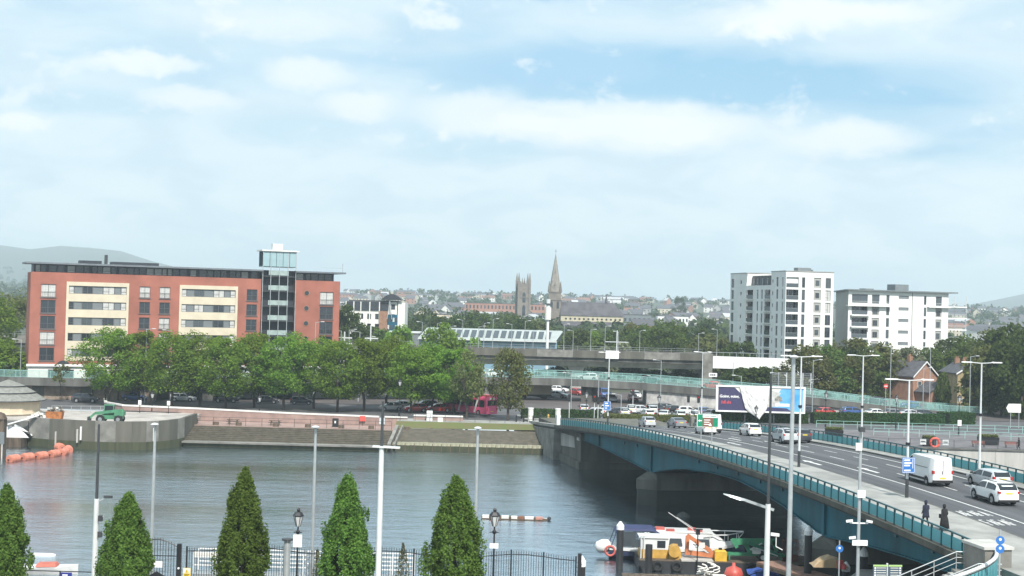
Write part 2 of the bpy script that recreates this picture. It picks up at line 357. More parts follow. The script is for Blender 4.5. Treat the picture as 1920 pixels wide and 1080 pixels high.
def steps():
    t = thing('quay_steps', 'long flight of weathered grey brown steps down to the river', 'steps', (0,0,0))
    n = 8
    for k in range(n):
        y1 = 219.04 - k * .81; z = 2.42 - k * .2
        b = MB(); b.box(-48.3, -17.9 + .0, y1 - .87, y1, z - .4, z); b.build('step', M['stone_brown'], t)
    b = MB(); b.box(-48.3, -17.9,210.6,212.53, .55, .78); b.build('landing', M['concrete'], t)
    b = MB(); b.box(-48.2, -17.9,211.05,219.04, -1, .54); b.build('footing', M['algae'], t)
    # inclined concrete parapets of the boat slip
    for (px0, px1, w) in ((752, 738, .5), (762, 748, .25)):
        p = Vector(((px0-960)/FPX*220.5, 220.5, 2.9)); q = Vector(((px1-960)/FPX*211.6, 211, .9)); b = MB(); b.bar(p, q, w, .6); b.build('side_wall', M['concrete'], t)
steps()
def bank():
    x0, x1 = -17.5, 9.5
    m = MB(); m.add([(x0,222.74,3.62),(x1,222.74,3.62),(x1,227.33,3.7),(x0,227.33,3.7)], [(0,1,2,3)]); struct(m.build('verge', M['paving']))
    m = MB(); m.add([(x0,219.93,2.75),(x1,219.93,3.0),(x1,222.74,3.62),(x0,222.74,3.62)], [(0,1,2,3)]); m.build('grass_bank', M['grass'])['kind'] = 'structure'
    t = thing('river_bank_wall', 'brown stone pitched bank with a row of pale kerb blocks above green weed', 'bank wall', (0,0,0))
    m = MB(); m.ext([(x0,214.6,1.1),(x0,219.93,2.75),(x0,219.93,0),(x0,214.6,0)], (x1-x0,0,0)); m.build('stone_pitching', M['stone_brown'], t)
    me = MB().box(-.32,.32,-.35,.35,0,.42).mesh('kerb_block', mat('pale_block', (.40,.39,.28), .9, .2, 2))
    k = 0; x = x0 + .4
    while x < x1: link('kerb_block', me, t, (x, 213.9 + rnd.uniform(-.03,.03), .78 + rnd.uniform(-.03,.02)), rnd.uniform(-.02,.02)); x += .68
    m = MB(); m.box(x0, x1,213.42,219.04, -1, .76); m.build('footing', M['algae'], t)
    me = MB().box(-.05,.05,-.06,.06,-.6,.9).mesh('pile', M['wood']); x = x0 + .4
    while x < x1: link('timber_post', me, t, (x + .34, 213.2, .2)); x += 1.36
bank()
def brick_wall():
    t = thing('quayside_wall', 'long low pink wall with white coping between the steps and the road', 'wall', (0,0,0))
    pts = [(-69.2,243.46,4.3),(-66.5,234.58,4.35),(-62,228.81,4.35),(-50,227.03,4.3),(-35,226.29,4.0),(-20.5,225.55,3.85)]
    for i in range(len(pts)-1):
        a, c = Vector(pts[i]), Vector(pts[i+1]); n = max(1, int((c-a).length / 3))
        for j in range(n):
            p = a.lerp(c, j/n); q = a.lerp(c, (j+1)/n); d = (q-p).normalized(); e = q - d*.015
            b = MB(); nn = Vector((d.y,-d.x,0)).normalized()*.16
            b.ext([Vector((p.x,p.y,2.3))+nn, Vector((e.x,e.y,2.3))+nn, e+nn, p+nn], -2*nn); b.build('wall_panel', M['paving_pink'], t)
            b = MB(); nn = nn.normalized()*.24; up = Vector((0,0,.24)); b.ext([p+nn+Vector((0,0,.002)), e+nn+Vector((0,0,.002)), e+nn+up, p+nn+up], -2*nn); b.build('coping_stone', M['offwhite'], t)
    t = thing('quayside_wall', 'short low pink wall with white coping beside the grass bank', 'wall', (0,0,0))
    for (xa, xb) in ((-19.6,-16),(-15.0,-11.2),(-11.2,-7.2)):
        b = MB(); b.box(xa, xb-.02,225.26,225.7,2.3,3.9 if xa < -16 else 4.25); b.build('wall_panel', M['paving_pink'], t)
        b = MB(); b.box(xa-.03, xb-.02,225.11,225.85,3.902 if xa < -16 else 4.252,4.08 if xa < -16 else 4.45); b.build('coping_stone', M['offwhite'], t)
    b = MB(); b.box(-12.9,-12.0,223.78,224.81,2.8,5.2); tag(b.build('utility_cabinet', M['white']), 'tall white cabinet against the short pink wall', 'cabinet')
    b = MB(); b.box(-11.1,-10.3,222.89,223.63,3.1,4.3); tag(b.build('utility_cabinet', M['offwhite']), 'small cream cabinet on the grass by the pink wall', 'cabinet')
brick_wall()
def railing(name, label, pts, h, mt, gap=2.4, rails=(1.0,.55), w=.06, group=None):
    """posts and rails along a polyline"""
    t = thing(name, label, 'railing', pts[0], 0, group); o = Vector(pts[0]); pp = []
    for i in range(len(pts)-1):
        a, c = Vector(pts[i]), Vector(pts[i+1]); n = max(1, round((c-a).length / gap))
        for j in range(n + (i == len(pts)-2)): pp.append(a.lerp(c, j/n))
    me = MB().box(-w/2,w/2,-w/2,w/2,0,h).mesh('post', mt)
    for p in pp: link('post', me, t, p - o)
    for r in rails:
        b = MB()
        for a, c in zip(pp, pp[1:]): b.bar(a - o + Vector((0,0,h*r)), c - o + Vector((0,0,h*r)), w*.8)
        b.build('rail', mt, t)
    return t
railing('quay_railing', 'dark railing along the top of the river steps', [(-48,219.34,2.5),(-18,219.34,2.5)], 1.25, M['steel_dark'])
railing('quay_railing', 'dark railing along the top of the grass bank', [(-17,223.18,3.64),(6.5,223.18,3.7)], 1.2, M['steel_dark'])
# right bank: plaza beside the bridge
m = MB(); m.prism([(36,199.8),(330,190.92),(330,227.18),(24.5,227.18),(28,207.2)], -1, 3.68); struct(m.build('plaza', M['paving_dark']))
t = thing('retaining_wall', 'pale stained river wall below the plaza right of the bridge', 'wall', (0,0,0))
for i in range(14):
    xa = 36 + i*8; y = lambda x: 199.7 - (x-36)*8.9/294
    b = MB(); b.ext([(xa,y(xa),-1),(xa+7.96,y(xa+7.96),-1),(xa+7.96,y(xa+7.96),3.62),(xa,y(xa),3.62)], (0,-.35,0)); b.build('wall_panel', M['concrete_light'], t)
    b = MB(); b.ext([(xa,y(xa),3.63),(xa+7.96,y(xa+7.96),3.63),(xa+7.96,y(xa+7.96),3.85),(xa,y(xa),3.85)], (0,-.5,0)); b.build('coping_stone', M['concrete_dark'], t)
railing('plaza_railing', 'dark thin railing along the plaza edge above the pale wall', [(38,199.21,3.85),(150,195.66,3.85)], 1.15, M['steel_dark'], 3.0, rails=(1.0,.1))
# ---------------------------------------------------------------- bridge
BA = Vector((27.59,83.7,0)); BD = Vector((-.16984,.98547,0)); BN = Vector((.98547,.16984,0)); BYAW = math.atan2(BD.y, BD.x)
def zpoly(s): return 8.9169 + .0417012*s - 6.26125e-4*s*s + 8.718e-7*s**3
def ztop(s):
    if s < 0: return 8.92 + .014*s
    if s > 114: return max(4.92, zpoly(114) - .072*(s-114) + .00038*(s-114)**2) if s < 163 else 4.92
    return zpoly(s)
def zd(s): return ztop(s) - 1.15
def BP(s, o, z): return BA + BD*s + BN*o + Vector((0,0,z))
BW = 20.3
M['soffit'] = mat('soffit_shaded', (.03,.035,.035), .8, .2, .5); M['teal_shaded'] = mat('teal_shaded', (.012,.045,.06), .6, .2, .3)  # underside and inner girders coloured darker to stand for shade beneath the bridge
M['pier_stone'] = mat('pier_stone', (.15,.148,.13), .9, .25, .5, streak=True)  # streaked concrete, its tone lowered to carry the bridge's shadow on the piers
M['wet_shaded'] = mat('wet_shaded_stone', (.022,.025,.02), .6, .2, .8, streak=True)  # wet weedy stone, taken nearly black for the gloom under the deck
def bridge():
    t = thing('road_bridge', 'teal steel girder road bridge arching over the river to the far bank', 'bridge', (0,0,0))
    def strip(name, mt, s0, s1, o0, o1, dz, th, step=2.0, parent=None):
        n = max(1, int(round((s1-s0)/step))); rings = []
        for i in range(n+1):
            s = s0 + (s1-s0)*i/n; z = zd(s) + dz
            rings.append([BP(s,o0,z), BP(s,o1,z), BP(s,o1,z-th), BP(s,o0,z-th)])
        return MB().loft(rings).build(name, mt, parent or t)
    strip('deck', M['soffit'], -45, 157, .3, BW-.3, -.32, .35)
    cw = strip('carriageway', M['asphalt'], -45, 163, 6.62, 18.38, -.02, .28)
    fl = strip('footway', M['paving'], -45, 157, .22, 6.45, .10, .4)
    fr = strip('footway', M['paving'], -45, 157, 18.58, BW-.22, .10, .4)
    strip('kerb', M['concrete_dark'], -45, 157, 6.46, 6.61, .11, .35); strip('kerb', M['concrete_dark'], -45, 157, 18.39, 18.57, .11, .35)
    strip('edge_beam', M['edge'], -1, 122, -.32, .21, .06, .40); strip('edge_beam', M['edge'], -20, 122, BW-.21, BW+.32, .06, .40)
    def line(s0, s1, o, w=.13, name='lane_line'): strip(name, M['line'], s0, s1, o-w/2, o+w/2, -.015, .004, 2.0, cw)
    line(-45, 150, 9.76, .14, 'edge_line'); line(-45, 134, 17.1, .13, 'edge_line')
    for o in (12.55, 14.95):
        s = -40
        while s < 122: line(s, s+3.4, o, .11); s += 7.4
    # arrows on the lanes: shaft and head
    def arrow(s, o, L=4.6, w=.16, side=0):
        rings = [[BP(s-L/2,o-w,zd(s-L/2)-.013), BP(s-L/2,o+w,zd(s-L/2)-.013)],[BP(s+L*.12,o+w,zd(s+L*.12)-.013),BP(s+L*.12,o-w,zd(s+L*.12)-.013)]]
        b = MB(); b.poly(rings[0]+rings[1]); h = [BP(s+L*.12,o-.42,zd(s)-.013),BP(s+L*.12,o+.42,zd(s)-.013),BP(s+L/2,o,zd(s+L/2)-.013)]; b.poly(h)
        if side: b.poly([BP(s-L*.1,o,zd(s)-.013),BP(s+L*.1,o,zd(s)-.013),BP(s+L*.22,o+side*.9,zd(s)-.013),BP(s+L*.05,o+side*.9,zd(s)-.013)])
        b.build('arrow_marking', M['line'], cw)
    arrow(46, 8.2); arrow(40, 11.0); arrow(35, 13.5); arrow(68, 8.2); arrow(76, 11.0); arrow(71, 13.5); arrow(92, 11.0); arrow(-5, 13.5)
    # worn cycle-lane legend near the camera: rows of letter strokes
    r2 = random.Random(3)
    for row, s in enumerate((14.6, 11.0)):
        b = MB()
        for k in range(5):
            o = 7.15 + k*.42; z = lambda q: zd(q) - .013
            for (u0,v0,u1,v1) in ((0,0,0,1),(0,1,.8,1),(0,.5,.7,.5)) if (k+row) % 2 else ((0,0,.5,1),(.5,1,.9,0),(.1,.45,.8,.45)):
                a = BP(s+v0*2.0, o+u0*.32, z(s+v0*2.0)); c = BP(s+v1*2.0, o+u1*.32, z(s+v1*2.0)); w = BN*.05 if abs(v1-v0) > .3 else BD*.09
                b.poly([a-w, a+w, c+w, c-w])
        b.build('road_legend', M['line'], cw)
    line(-12, 7.2, 8.35, .13, 'cycle_line')
    for s in (3.5, -3): 
        b = MB(); b.poly([BP(s,6.9,zd(s)-.013),BP(s+.25,6.9,zd(s)-.013),BP(s+.9,8.3,zd(s)-.013),BP(s+.65,8.3,zd(s)-.013)]); b.build('lane_line', M['line'], cw)
    # parapets: posts, teal panels, dark top rail
    pp = 1.336
    for side, o, s0, s1 in ((0, .03, .2, 120.3), (1, BW-.03, -18, 121.0)):
        if side: p = MB().bar(BP(-18,o,0), BP(-17,o,0), .01).build('parapet', M['teal_dark'], t)
        n = int((s1-s0)/pp)
        rings = []
        for i in range(n+1):
            s = s0 + i*pp; z = zd(s); rings.append([BP(s,o-.055,z+1.07), BP(s,o+.055,z+1.07), BP(s,o+.055,z+1.16), BP(s,o-.055,z+1.16)])
        par = MB().loft(rings).build('parapet_rail', M['teal_dark'], t) if not side else MB().loft(rings).build('parapet_rail', M['teal_dark'], t)
        if side:
            KIDS[t.name] = [k for k in KIDS[t.name] if k is not p]; bpy.data.objects.remove(p)
        post = MB().box(-.045,.045,-.06,.06,0,1.0).mesh('post', M['teal_dark']); pan = MB().box(-pp/2+.05,pp/2-.05,-.02,.02,0,.74).mesh('panel', M['teal'])
        for i in range(n+1):
            s = s0 + i*pp; link('post', post, par, BP(s,o,zd(s)+.07), BYAW)
            if i < n:
                s += pp/2; q = link('panel', pan, par, BP(s,o,zd(s)+.12), BYAW); q.rotation_euler = (0, -math.atan((zd(s+.4)-zd(s-.4))/.8), BYAW)
    # haunched girders: deep over the two piers, shallow at mid span
    prof = [(-20,5.95),(-9,6.4),(0,6.15),(9,5.86),(11.1,5.81),(13.3,5.73),(16.8,5.57),(19.3,5.46),(21.8,5.26),(24.5,5.06),(26.5,4.9),(28.5,4.95),(30.3,5.21),(34,5.64),(35.9,5.9),(38.6,6.12),(40.7,6.33),(43.9,6.48),(47.4,6.6),(50.9,6.56),(56.1,6.35),(61.5,5.94),(64.4,5.76),(68.7,5.21),(73.8,4.44),(76.8,3.88),(79.7,3.82),(84.3,3.94),(90.1,4.0),(98.8,4.12),(105,4.1),(112,4.05)]
    def soff(s):
        for (a,za),(c,zc) in zip(prof, prof[1:]):
            if a <= s <= c: return za + (zc-za)*(s-a)/(c-a)
        return prof[0][1] if s < prof[0][0] else prof[-1][1]
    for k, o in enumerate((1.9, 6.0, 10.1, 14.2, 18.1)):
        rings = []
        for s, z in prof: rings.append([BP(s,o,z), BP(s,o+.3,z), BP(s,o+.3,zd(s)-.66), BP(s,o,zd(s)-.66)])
        g = MB().loft(rings).build('girder', M['teal_girder'] if k in (0,4) else M['teal_shaded'], t)
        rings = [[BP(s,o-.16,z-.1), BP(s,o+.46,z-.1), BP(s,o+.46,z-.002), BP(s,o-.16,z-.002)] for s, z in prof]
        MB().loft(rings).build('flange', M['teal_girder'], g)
        if k == 0:
            for s in (77.6, 27.2, 103, -12):
                b = MB(); b.cbox(BP(s, o-.11, (soff(s)+zd(s)-.7)/2), (.5,.2,zd(s)-.75-soff(s)), BYAW); b.build('stiffener', M['teal_girder'], g)
            for s in (9, 14.5, 36.5, 42, 48, 54, 60, 84, 90):
                b = MB(); b.cbox(BP(s, o-.06, zd(s)-1.3), (.32,.1,.32), BYAW); b.build('bracket', M['teal_dark'], g)
    # piers with pointed noses, wet bases also darkened for the shade under the deck
    for s, zt in ((78, 3.72), (27, 4.75)):
        pier = MB(); hw = 1.5
        pl = [(s-hw,2.2),(s-.15,.3),(s+.15,.3),(s+hw,2.2),(s+hw,18.2),(s+.15,20.1),(s-.15,20.1),(s-hw,18.2)]
        pier.ext([BP(a,b2,zt-1.9) for a,b2 in pl], (0,0,1.1)); 
        pl2 = [(s-hw,2.2),(s-.1,1.5),(s+.1,1.5),(s+hw,2.2),(s+hw,18.2),(s+.1,18.9),(s-.1,18.9),(s-hw,18.2)]
        n = len(pl); pier.loft([[BP(a,b2,zt-.8) for a,b2 in pl], [BP(s+(a-s)*.8,b2,zt) for a,b2 in pl2]])
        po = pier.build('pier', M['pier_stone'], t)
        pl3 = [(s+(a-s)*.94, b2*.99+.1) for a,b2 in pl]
        b = MB(); b.ext([BP(a,b2,-2) for a,b2 in pl3], (0,0,zt-1.9+2-.003)); b.build('pier_base', M['wet_shaded'], po)
    # abutments
    a0, o0 = 112.3, 1.5
    b = MB(); b.ext([BP(a0,o0,-1),BP(140,o0-.6,-1),BP(140,BW-1,-1),BP(a0,BW-1,-1)], (0,0,zd(112)-.66+1-.36)); ab = b.build('abutment', M['concrete_stain'], t)
    b = MB(); b.ext([BP(a0-.4,o0-.3,-1),BP(140,o0-.9,-1),BP(140,BW-.7,-1),BP(a0-.4,BW-.7,-1)], (0,0,2.0)); b.build('abutment_base', M['concrete_stain'], ab)
    b = MB(); b.ext([BP(115.5,o0-.1,2.6),BP(127,o0-.36,1.9),BP(125,o0-.34,3.9),BP(116,o0-.12,4.1)], BN*-.06); b.build('white_patch', M['concrete_light'], ab)
    b = MB(); b.cbox(BP(113.6,o0-.1,4.0), (1.3,.16,.4), BYAW); b.build('plaque', M['steel_light'], ab)
    b = MB(); b.loft([[BP(s,0.05,0),BP(s,BW-.05,0),BP(s,BW-.05,zd(s)-.62),BP(s,.05,zd(s)-.62)] for s in (124,130,138,147,157)]); b.build('embankment', M['concrete'], t)
    b = MB(); b.ext([BP(-20,-.2,0),BP(-40,-.2,0),BP(-40,BW,0),BP(-20,BW,0)], (0,0,7.4)); b.build('abutment', M['concrete'], t)
    b = MB(); b.cbox(BP(121.3,.1,zd(121.3)+.75), (.9,.6,1.5), BYAW); b.build('end_post', M['steel_light'], t)
    b = MB(); b.cbox(BP(121.9,BW-.1,zd(121.9)+.75), (.9,.6,1.5), BYAW); b.build('end_post', M['concrete'], t)
    return t
BRIDGE = bridge()
def stair():
    t = thing('bridge_stair', 'grey concrete stair with steel handrails down from the near end of the bridge', 'stair', (0,0,0))
    z = zd(-2)
    b = MB(); b.ext([BP(-.1,-.75,3.5),BP(-2.6,-.75,3.5),BP(-2.6,.9,3.5),BP(-.1,.9,3.5)], (0,0,z+1.12-3.5)); b.build('end_block', M['concrete'], t)
    b = MB(); b.ext([BP(0,-.85,z+1.125),BP(-2.7,-.85,z+1.125),BP(-2.7,1.0,z+1.125),BP(0,1.0,z+1.125)], (0,0,.16)); b.build('cap_stone', M['concrete_light'], t)
    lz = z - .45
    b = MB(); b.ext([(26.2,78.2,lz-.5),(28.6,78.2,lz-.5),(28.2,83.6,lz-.5),(26.2,83.6,lz-.5)], (0,0,.5)); b.build('landing', M['concrete'], t)
    n = 26; x0 = 26.2; st = .31
    for k in range(n):
        zt = lz - (k+1)*(lz-3.5)/(n+.5); x = x0 - k*st
        b = MB(); b.box(x-st-.02, x, 79.5, 83.2, zt-.32, zt); b.build('step', M['concrete_light'], t)
    for y in (79.4, 83.3):
        b = MB(); b.ext([(x0+.1,y-.09,lz-.1),(x0+.1,y-.09,lz-.7),(x0-n*st,y-.09,3.5),(x0-n*st,y-.09,3.9)], (0,.18,0)); b.build('stringer', M['concrete'], t)
        for h in (1.05,.72,.4):
            b = MB(); b.tube([(x0+1.5,y,lz+h),(x0+.2,y,lz+h),(x0-n*st*.5,y,(lz+3.5)/2+h),(x0-n*st,y,3.6+h)], .02 if h < 1 else .032); b.build('handrail', M['steel'], t)
        for k in range(7):
            x = x0 - k*1.3 + .2; zz = lz - max(0,(x0-x))/(n*st)*(lz-3.5); b = MB(); b.cyl((x,y,zz-.2),(x,y,zz+1.05),.03,n=6); b.build('baluster', M['steel'], t)
    # curved balustrade round the stair head
    raw = [at(px, py, z+1.06) for px, py in ((1868,1033),(1869,1039),(1866,1046),(1858,1053),(1845,1061),(1826,1069),(1802,1078),(1772,1088),(1735,1098))]; raw = [Vector((p.x,p.y,0)) for p in raw]
    pts = []
    for i in range(len(raw)-1):
        p0, p1, p2, p3 = raw[max(0,i-1)], raw[i], raw[i+1], raw[min(len(raw)-1,i+2)]
        for u in (0,.34,.67): pts.append(.5*((2*p1)+(p2-p0)*u+(2*p0-5*p1+4*p2-p3)*u*u+(3*p1-p0-3*p2+p3)*u**3))
    pts.append(raw[-1]); c = Vector((20.5,86,0))
    wall = MB(); wall.loft([[p + Vector((0,0,3.5)), p + Vector((0,0,z+.98)), p*.985 + c*.015 + Vector((0,0,z+.98)), p*.985+c*.015+Vector((0,0,3.5))] for p in pts]); w = wall.build('curved_wall', M['concrete'], t)
    for i in range(len(pts)-1):
        a, q = pts[i], pts[i+1]; d = (q-a).normalized(); o = (a+q)/2 - c; o.z = 0; o.normalize(); a2 = a + o*.06 + d*.05; q2 = q + o*.06 - d*.05
        b = MB(); b.ext([a2+Vector((0,0,z-1.0)), q2+Vector((0,0,z-1.0)), q2+Vector((0,0,z+.9)), a2+Vector((0,0,z+.9))], o*.03); b.build('panel', M['teal'], w)
    b = MB(); b.tube([p + Vector((0,0,z+1.06)) for p in pts], .11, 8); b.build('rail', M['steel_light'], w)
stair()
# ---------------------------------------------------------------- buildings
M['pane_dark'] = glassmat('pane_dark', (.02,.026,.034), .08); M['pane_mid'] = glassmat('pane_mid', (.06,.075,.085), .1)
M['curtain'] = mat('net_curtain', (.52,.52,.50), .5, .12, 2.5); M['panel_grey'] = mat('grey_panel', (.17,.19,.20), .5, .06, 1)
M['frame'] = mat('window_frame', (.10,.105,.11), .5, 0); M['frame_w'] = mat('white_frame', (.62,.63,.63), .5, 0)
M['dark_clad'] = mat('dark_cladding', (.035,.04,.05), .5, .15, 1); M['glass_blue'] = mat('stair_glass', (.10,.16,.18), .08, var=.1, scale=.4, spec=.8)
M['render'] = mat('white_render', (.74,.74,.72), .8, .04, .25, streak=True); M['render_grey'] = mat('grey_render', (.36,.36,.34), .8, .06, .3)
def rotz(b, a):
    c, s = math.cos(a), math.sin(a); b.v = [(x*c-y*s, x*s+y*c, z) for x, y, z in b.v]; return b
def wall_holes(b, u0, u1, z0, z1, holes, y=0, th=.28):
    us = sorted({u0,u1,*[h[0] for h in holes],*[h[1] for h in holes]}); zs = sorted({z0,z1,*[h[2] for h in holes],*[h[3] for h in holes]})
    us = [u for u in us if u0 <= u <= u1]; zs = [z for z in zs if z0 <= z <= z1]
    for i in range(len(us)-1):
        # merge vertically where possible
        for j in range(len(zs)-1):
            uc, zc = (us[i]+us[i+1])/2, (zs[j]+zs[j+1])/2
            if any(h[0] < uc < h[1] and h[2] < zc < h[3] for h in holes): continue
            b.poly([(us[i],y,zs[j]),(us[i+1],y,zs[j]),(us[i+1],y,zs[j+1]),(us[i],y,zs[j+1])])
    for (a,c,d,e,*_) in holes:
        b.poly([(a,y,d),(a,y+th,d),(a,y+th,e),(a,y,e)]); b.poly([(c,y,d),(c,y,e),(c,y+th,e),(c,y+th,d)])
        b.poly([(a,y,d),(c,y,d),(c,y+th,d),(a,y+th,d)]); b.poly([(a,y,e),(a,y+th,e),(c,y+th,e),(c,y,e)])
    return b
def flat_build(b, name, mt, parent): 
    me = bpy.data.meshes.new(name); me.from_pydata(b.v, [], b.f); me.materials.append(mt); return link(name, me, parent)
_wc = {}
def window(parent, u, z, w, h, kind='w', y=.2, rot=0, frame='frame'):
    """window at lower-left (u,z): frame with mullions, pane as sub-part"""
    k = (round(w,2), round(h,2), kind, frame)
    if k not in _wc:
        f = MB(); t = .07
        f.box(0,w,-.05,.05,0,t); f.box(0,w,-.05,.05,h-t,h); f.box(0,t,-.05,.05,t,h-t); f.box(w-t,w,-.05,.05,t,h-t)
        if w > 1.3 and kind != 'g': f.box(w/2-.035,w/2+.035,-.05,.05,t,h-t)
        if kind in 'fd': f.box(.0,w,-.16,-.12,.95,1.0); f.box(0,w,-.16,-.12,.05,.1); [f.box(x-.015,x+.015,-.155,-.125,.1,.95) for x in [w*i/9 for i in range(10)]]
        elif kind != 'g' and h > 1.0: f.box(t,w/2-.04,-.045,.045,h*.32,h*.32+.05) if w > 1.3 else f.box(t,w-t,-.045,.045,h*.32,h*.32+.05)
        p = MB(); p.box(.03,w-.03,0,.02,.03,h-.03)
        pm = {'w':'pane_dark','m':'pane_mid','c':'curtain','g':'panel_grey','f':'pane_dark','d':'curtain','r':'red'}[kind]
        _wc[k] = (f.mesh('window', M[frame]), p.mesh('pane', M[pm]))
    f, p = _wc[k]
    c, s = math.cos(rot), math.sin(rot)
    o = link('window', f, parent, (u*c-y*s, u*s+y*c, z), rot); link('pane', p, o)
    return o
def red_block():
    t = thing('apartment_building', 'long red brick apartment block with cream window bays and a glass stair tower', 'building', (-84.23,248.6,0), math.atan2(22.2,51.58)); t.scale = (1.0455,1,1)
    D, DZ = 7.0, 2.79; r = random.Random(5); holes = []; wins = []
    cols = [(1.7,4.1,21.5,23.8,5),(17.9,19.7,21.8,23.85,6),(21.3,23.1,21.8,23.85,6),(36.5,38.4,21.8,23.9,6),(49.9,52.4,21.4,23.8,6)]
    for a, c, z0, z1, n in cols:
        for k in range(n): holes.append((a,c,z0-DZ*k,z1-DZ*k)); wins.append((a,z0-DZ*k,c-a,z1-z0,r.choice('fffdd')))
    bays = [(5.8,16.1),(24.7,34.9)]
    for (a, c) in bays: holes.append((a,c,10.4,24.35))
    holes.append((39.1,45.2,3.7,25.9))
    b = wall_holes(MB(), 0, 53.6, 9.75, 25.9, [h for h in holes]); w = flat_build(b, 'wall', M['brick'], t)
    b = MB(); b.box(0,39.05,.3,D,9.75,25.85); b.box(45.25,53.6,.3,D,9.75,25.85); b.box(39.05,45.25,3.0,D,3.7,27); b.build('wall', M['brick'], t)
    b = MB(); [b.box(x0,x1,y0,y1,z0,z1) for x0,x1,y0,y1,z0,z1 in ((0,.02,0,.3,9.75,25.9),(53.58,53.6,0,.3,9.75,25.9),(39.05,39.1,0,3,3.7,25.9),(45.2,45.25,0,3,3.7,25.9))]; b.build('wall_return', M['brick'], t)
    for (u,z,ww,h,k) in wins:
        window(t, u, z, ww, h, k, y=.18)
        b = MB(); b.box(u-.12,u+ww+.12,-.12,-.003,z-.16,z-.02); b.build('sill', M['frame'], t)
    for (a, c) in bays:
        b = MB(); zs = []
        for x0, x1, z0, z1 in ((a,a+.4,10.4,24.35),(c-.4,c,10.4,24.35),(a+.4,c-.4,23.65,24.35)): b.box(x0,x1,-.12,.3,z0,z1)
        for k in range(5):
            zt = 22.25 - DZ*k; zb = max(10.4, zt-DZ+1.4); b.box(a+.4,c-.4,-.06,.3,zb,zt)
        b.build('cream_bay', M['cream'], t)
        for k in range(5):
            zb = 22.25 - DZ*k; u = a + .4; W_ = c - a - .8
            for fr, kd in ((.09,'wc'),(.145,'g'),(.175,'wmc'),(.18,'g'),(.2,'cwc'),(.115,'g'),(.095,'cwc')):
                window(t, u, zb, W_*fr - .01, 1.38, r.choice(kd), y=.12); u += W_*fr
    for k in range(6):
        z = 23.5 - 2.85*k; b = MB(); b.cyl((47.4,-.06,z),(47.4,.05,z),.52,n=18); o = b.build('round_window', M['brick_brown'], t); b = MB(); b.cyl((47.4,-.09,z),(47.4,-.02,z),.40,n=18); b.build('pane', M['pane_dark'], o)
    # penthouse and roof
    for (a, c) in ((.5,39.0),(45.4,52.7)):
        b = MB(); b.box(a,c,1.2,D-1,25.86,27.3); b.build('penthouse_wall', M['dark_clad'], t); u = a + .3
        while u < c - 1.2:
            ww = r.choice((.8,1.1,1.3)); window(t, u, 25.95, ww, 1.25, r.choice('wwwmc' if u > 6 and not 20 < u < 32 else 'cwmc'), y=1.15); u += ww + r.choice((.06,.1,.5))
    for (a, c) in ((-.9,39.2),(45.1,54.4)):
        b = MB(); b.box(a,c,-1.0,D+.6,27.32,27.62); b.build('roof', mat('roof_edge', (.16,.18,.20), .5, .1, 1), t)
    b = MB(); b.box(8.2,11.8,3,6,27.63,28.25); b.box(13.5,21.5,3,6,27.63,28.2); b.build('solar_panels', M['dark_clad'], t)
    b = MB(); b.box(12.4,12.9,4,4.6,27.63,29.4); b.build('flue', M['steel_dark'], t)
    b = MB(); b.cyl((54,0,27.62),(54,0,29.3),.05); b.bar((50,0,28.4),(54,0,28.4),.06); b.build('roof_aerial', M['steel'], t)
    # glazed stair tower
    tw = link('stair_tower', MB().box(39.12,45.18,.9,3,3.7,27.6).mesh('stair_tower', M['dark_clad']), t)
    for k in range(9):
        z = 3.9 + k*2.79 + .3
        b = MB(); b.box(39.15,45.15,-.5,.89,z-.16,z); b.build('floor_slab', M['steel_dark'], tw)
        b = MB(); b.box(40.3,43.9,-.3,-.24,z+.15,z+1.05); b.build('landing_screen', M['teal_pale'] if False else mat_pale, tw)
    for i in range(5):
        for k in range(10):
            if k == 9 : zz0, zz1 = 28.3, 31.1
            else: zz0, zz1 = 3.9 + k*2.79, 3.9 + (k+1)*2.79
            if k < 9: continue
            u = 39.2 + i*1.2; b = MB(); b.box(u,u+1.12,-.6,-.57,zz0,zz1); b.build('glass_panel', mat_sky, tw)
    for u in (39.15,40.6,42.15,43.7,45.15):
        b = MB(); b.box(u-.05,u+.05,-.66,-.56,3.7,31.1); b.build('mullion', M['steel'], tw)
    b = MB(); b.box(39.2,45.1,-.5,3,28.2,28.35); b.box(39.2,45.1,2.9,3,28.2,31.1); b.box(44.2,45.1,-.45,2.9,28.3,31.1); b.build('lift_motor_room', M['glass_blue'], tw)
    b = MB(); b.box(38.8,45.6,-.9,3.4,31.12,31.36); b.build('roof', M['offwhite'], tw)
    b = MB(); b.box(41.1,42.9,.5,2.2,31.37,32.6); b.build('roof_vent', M['steel_light'], tw)
    # ground floor
    b = MB(); b.box(0,39,.1,D,3.7,9.3); b.box(45.25,53.6,.1,D,3.7,9.3); b.build('ground_floor', M['offwhite'], t)
    b = MB(); b.box(-.3,39,-.3,.3,9.35,9.74); b.box(45.3,53.8,-.3,.3,9.35,9.74); b.build('canopy', M['white'], t)
    for u, ww, k in ((3.2,4.2,'w'),(9.5,3.4,'m'),(13.4,3.2,'m'),(17.5,3,'w')): window(t, u, 6.6, ww, 2.2, k, y=.03)
    b = MB(); b.cyl((5.6,-.2,9.2),(5.6,.0,9.2),1.2,n=20); b.build('shop_sign', M['dark_clad'], t)
mat_pale = mat('pale_glass', (.34,.42,.40), .2, .1, 1.5); mat_sky = mat('clear_glass', (.30,.44,.47), .06, .05, .3, spec=.8)
red_block()
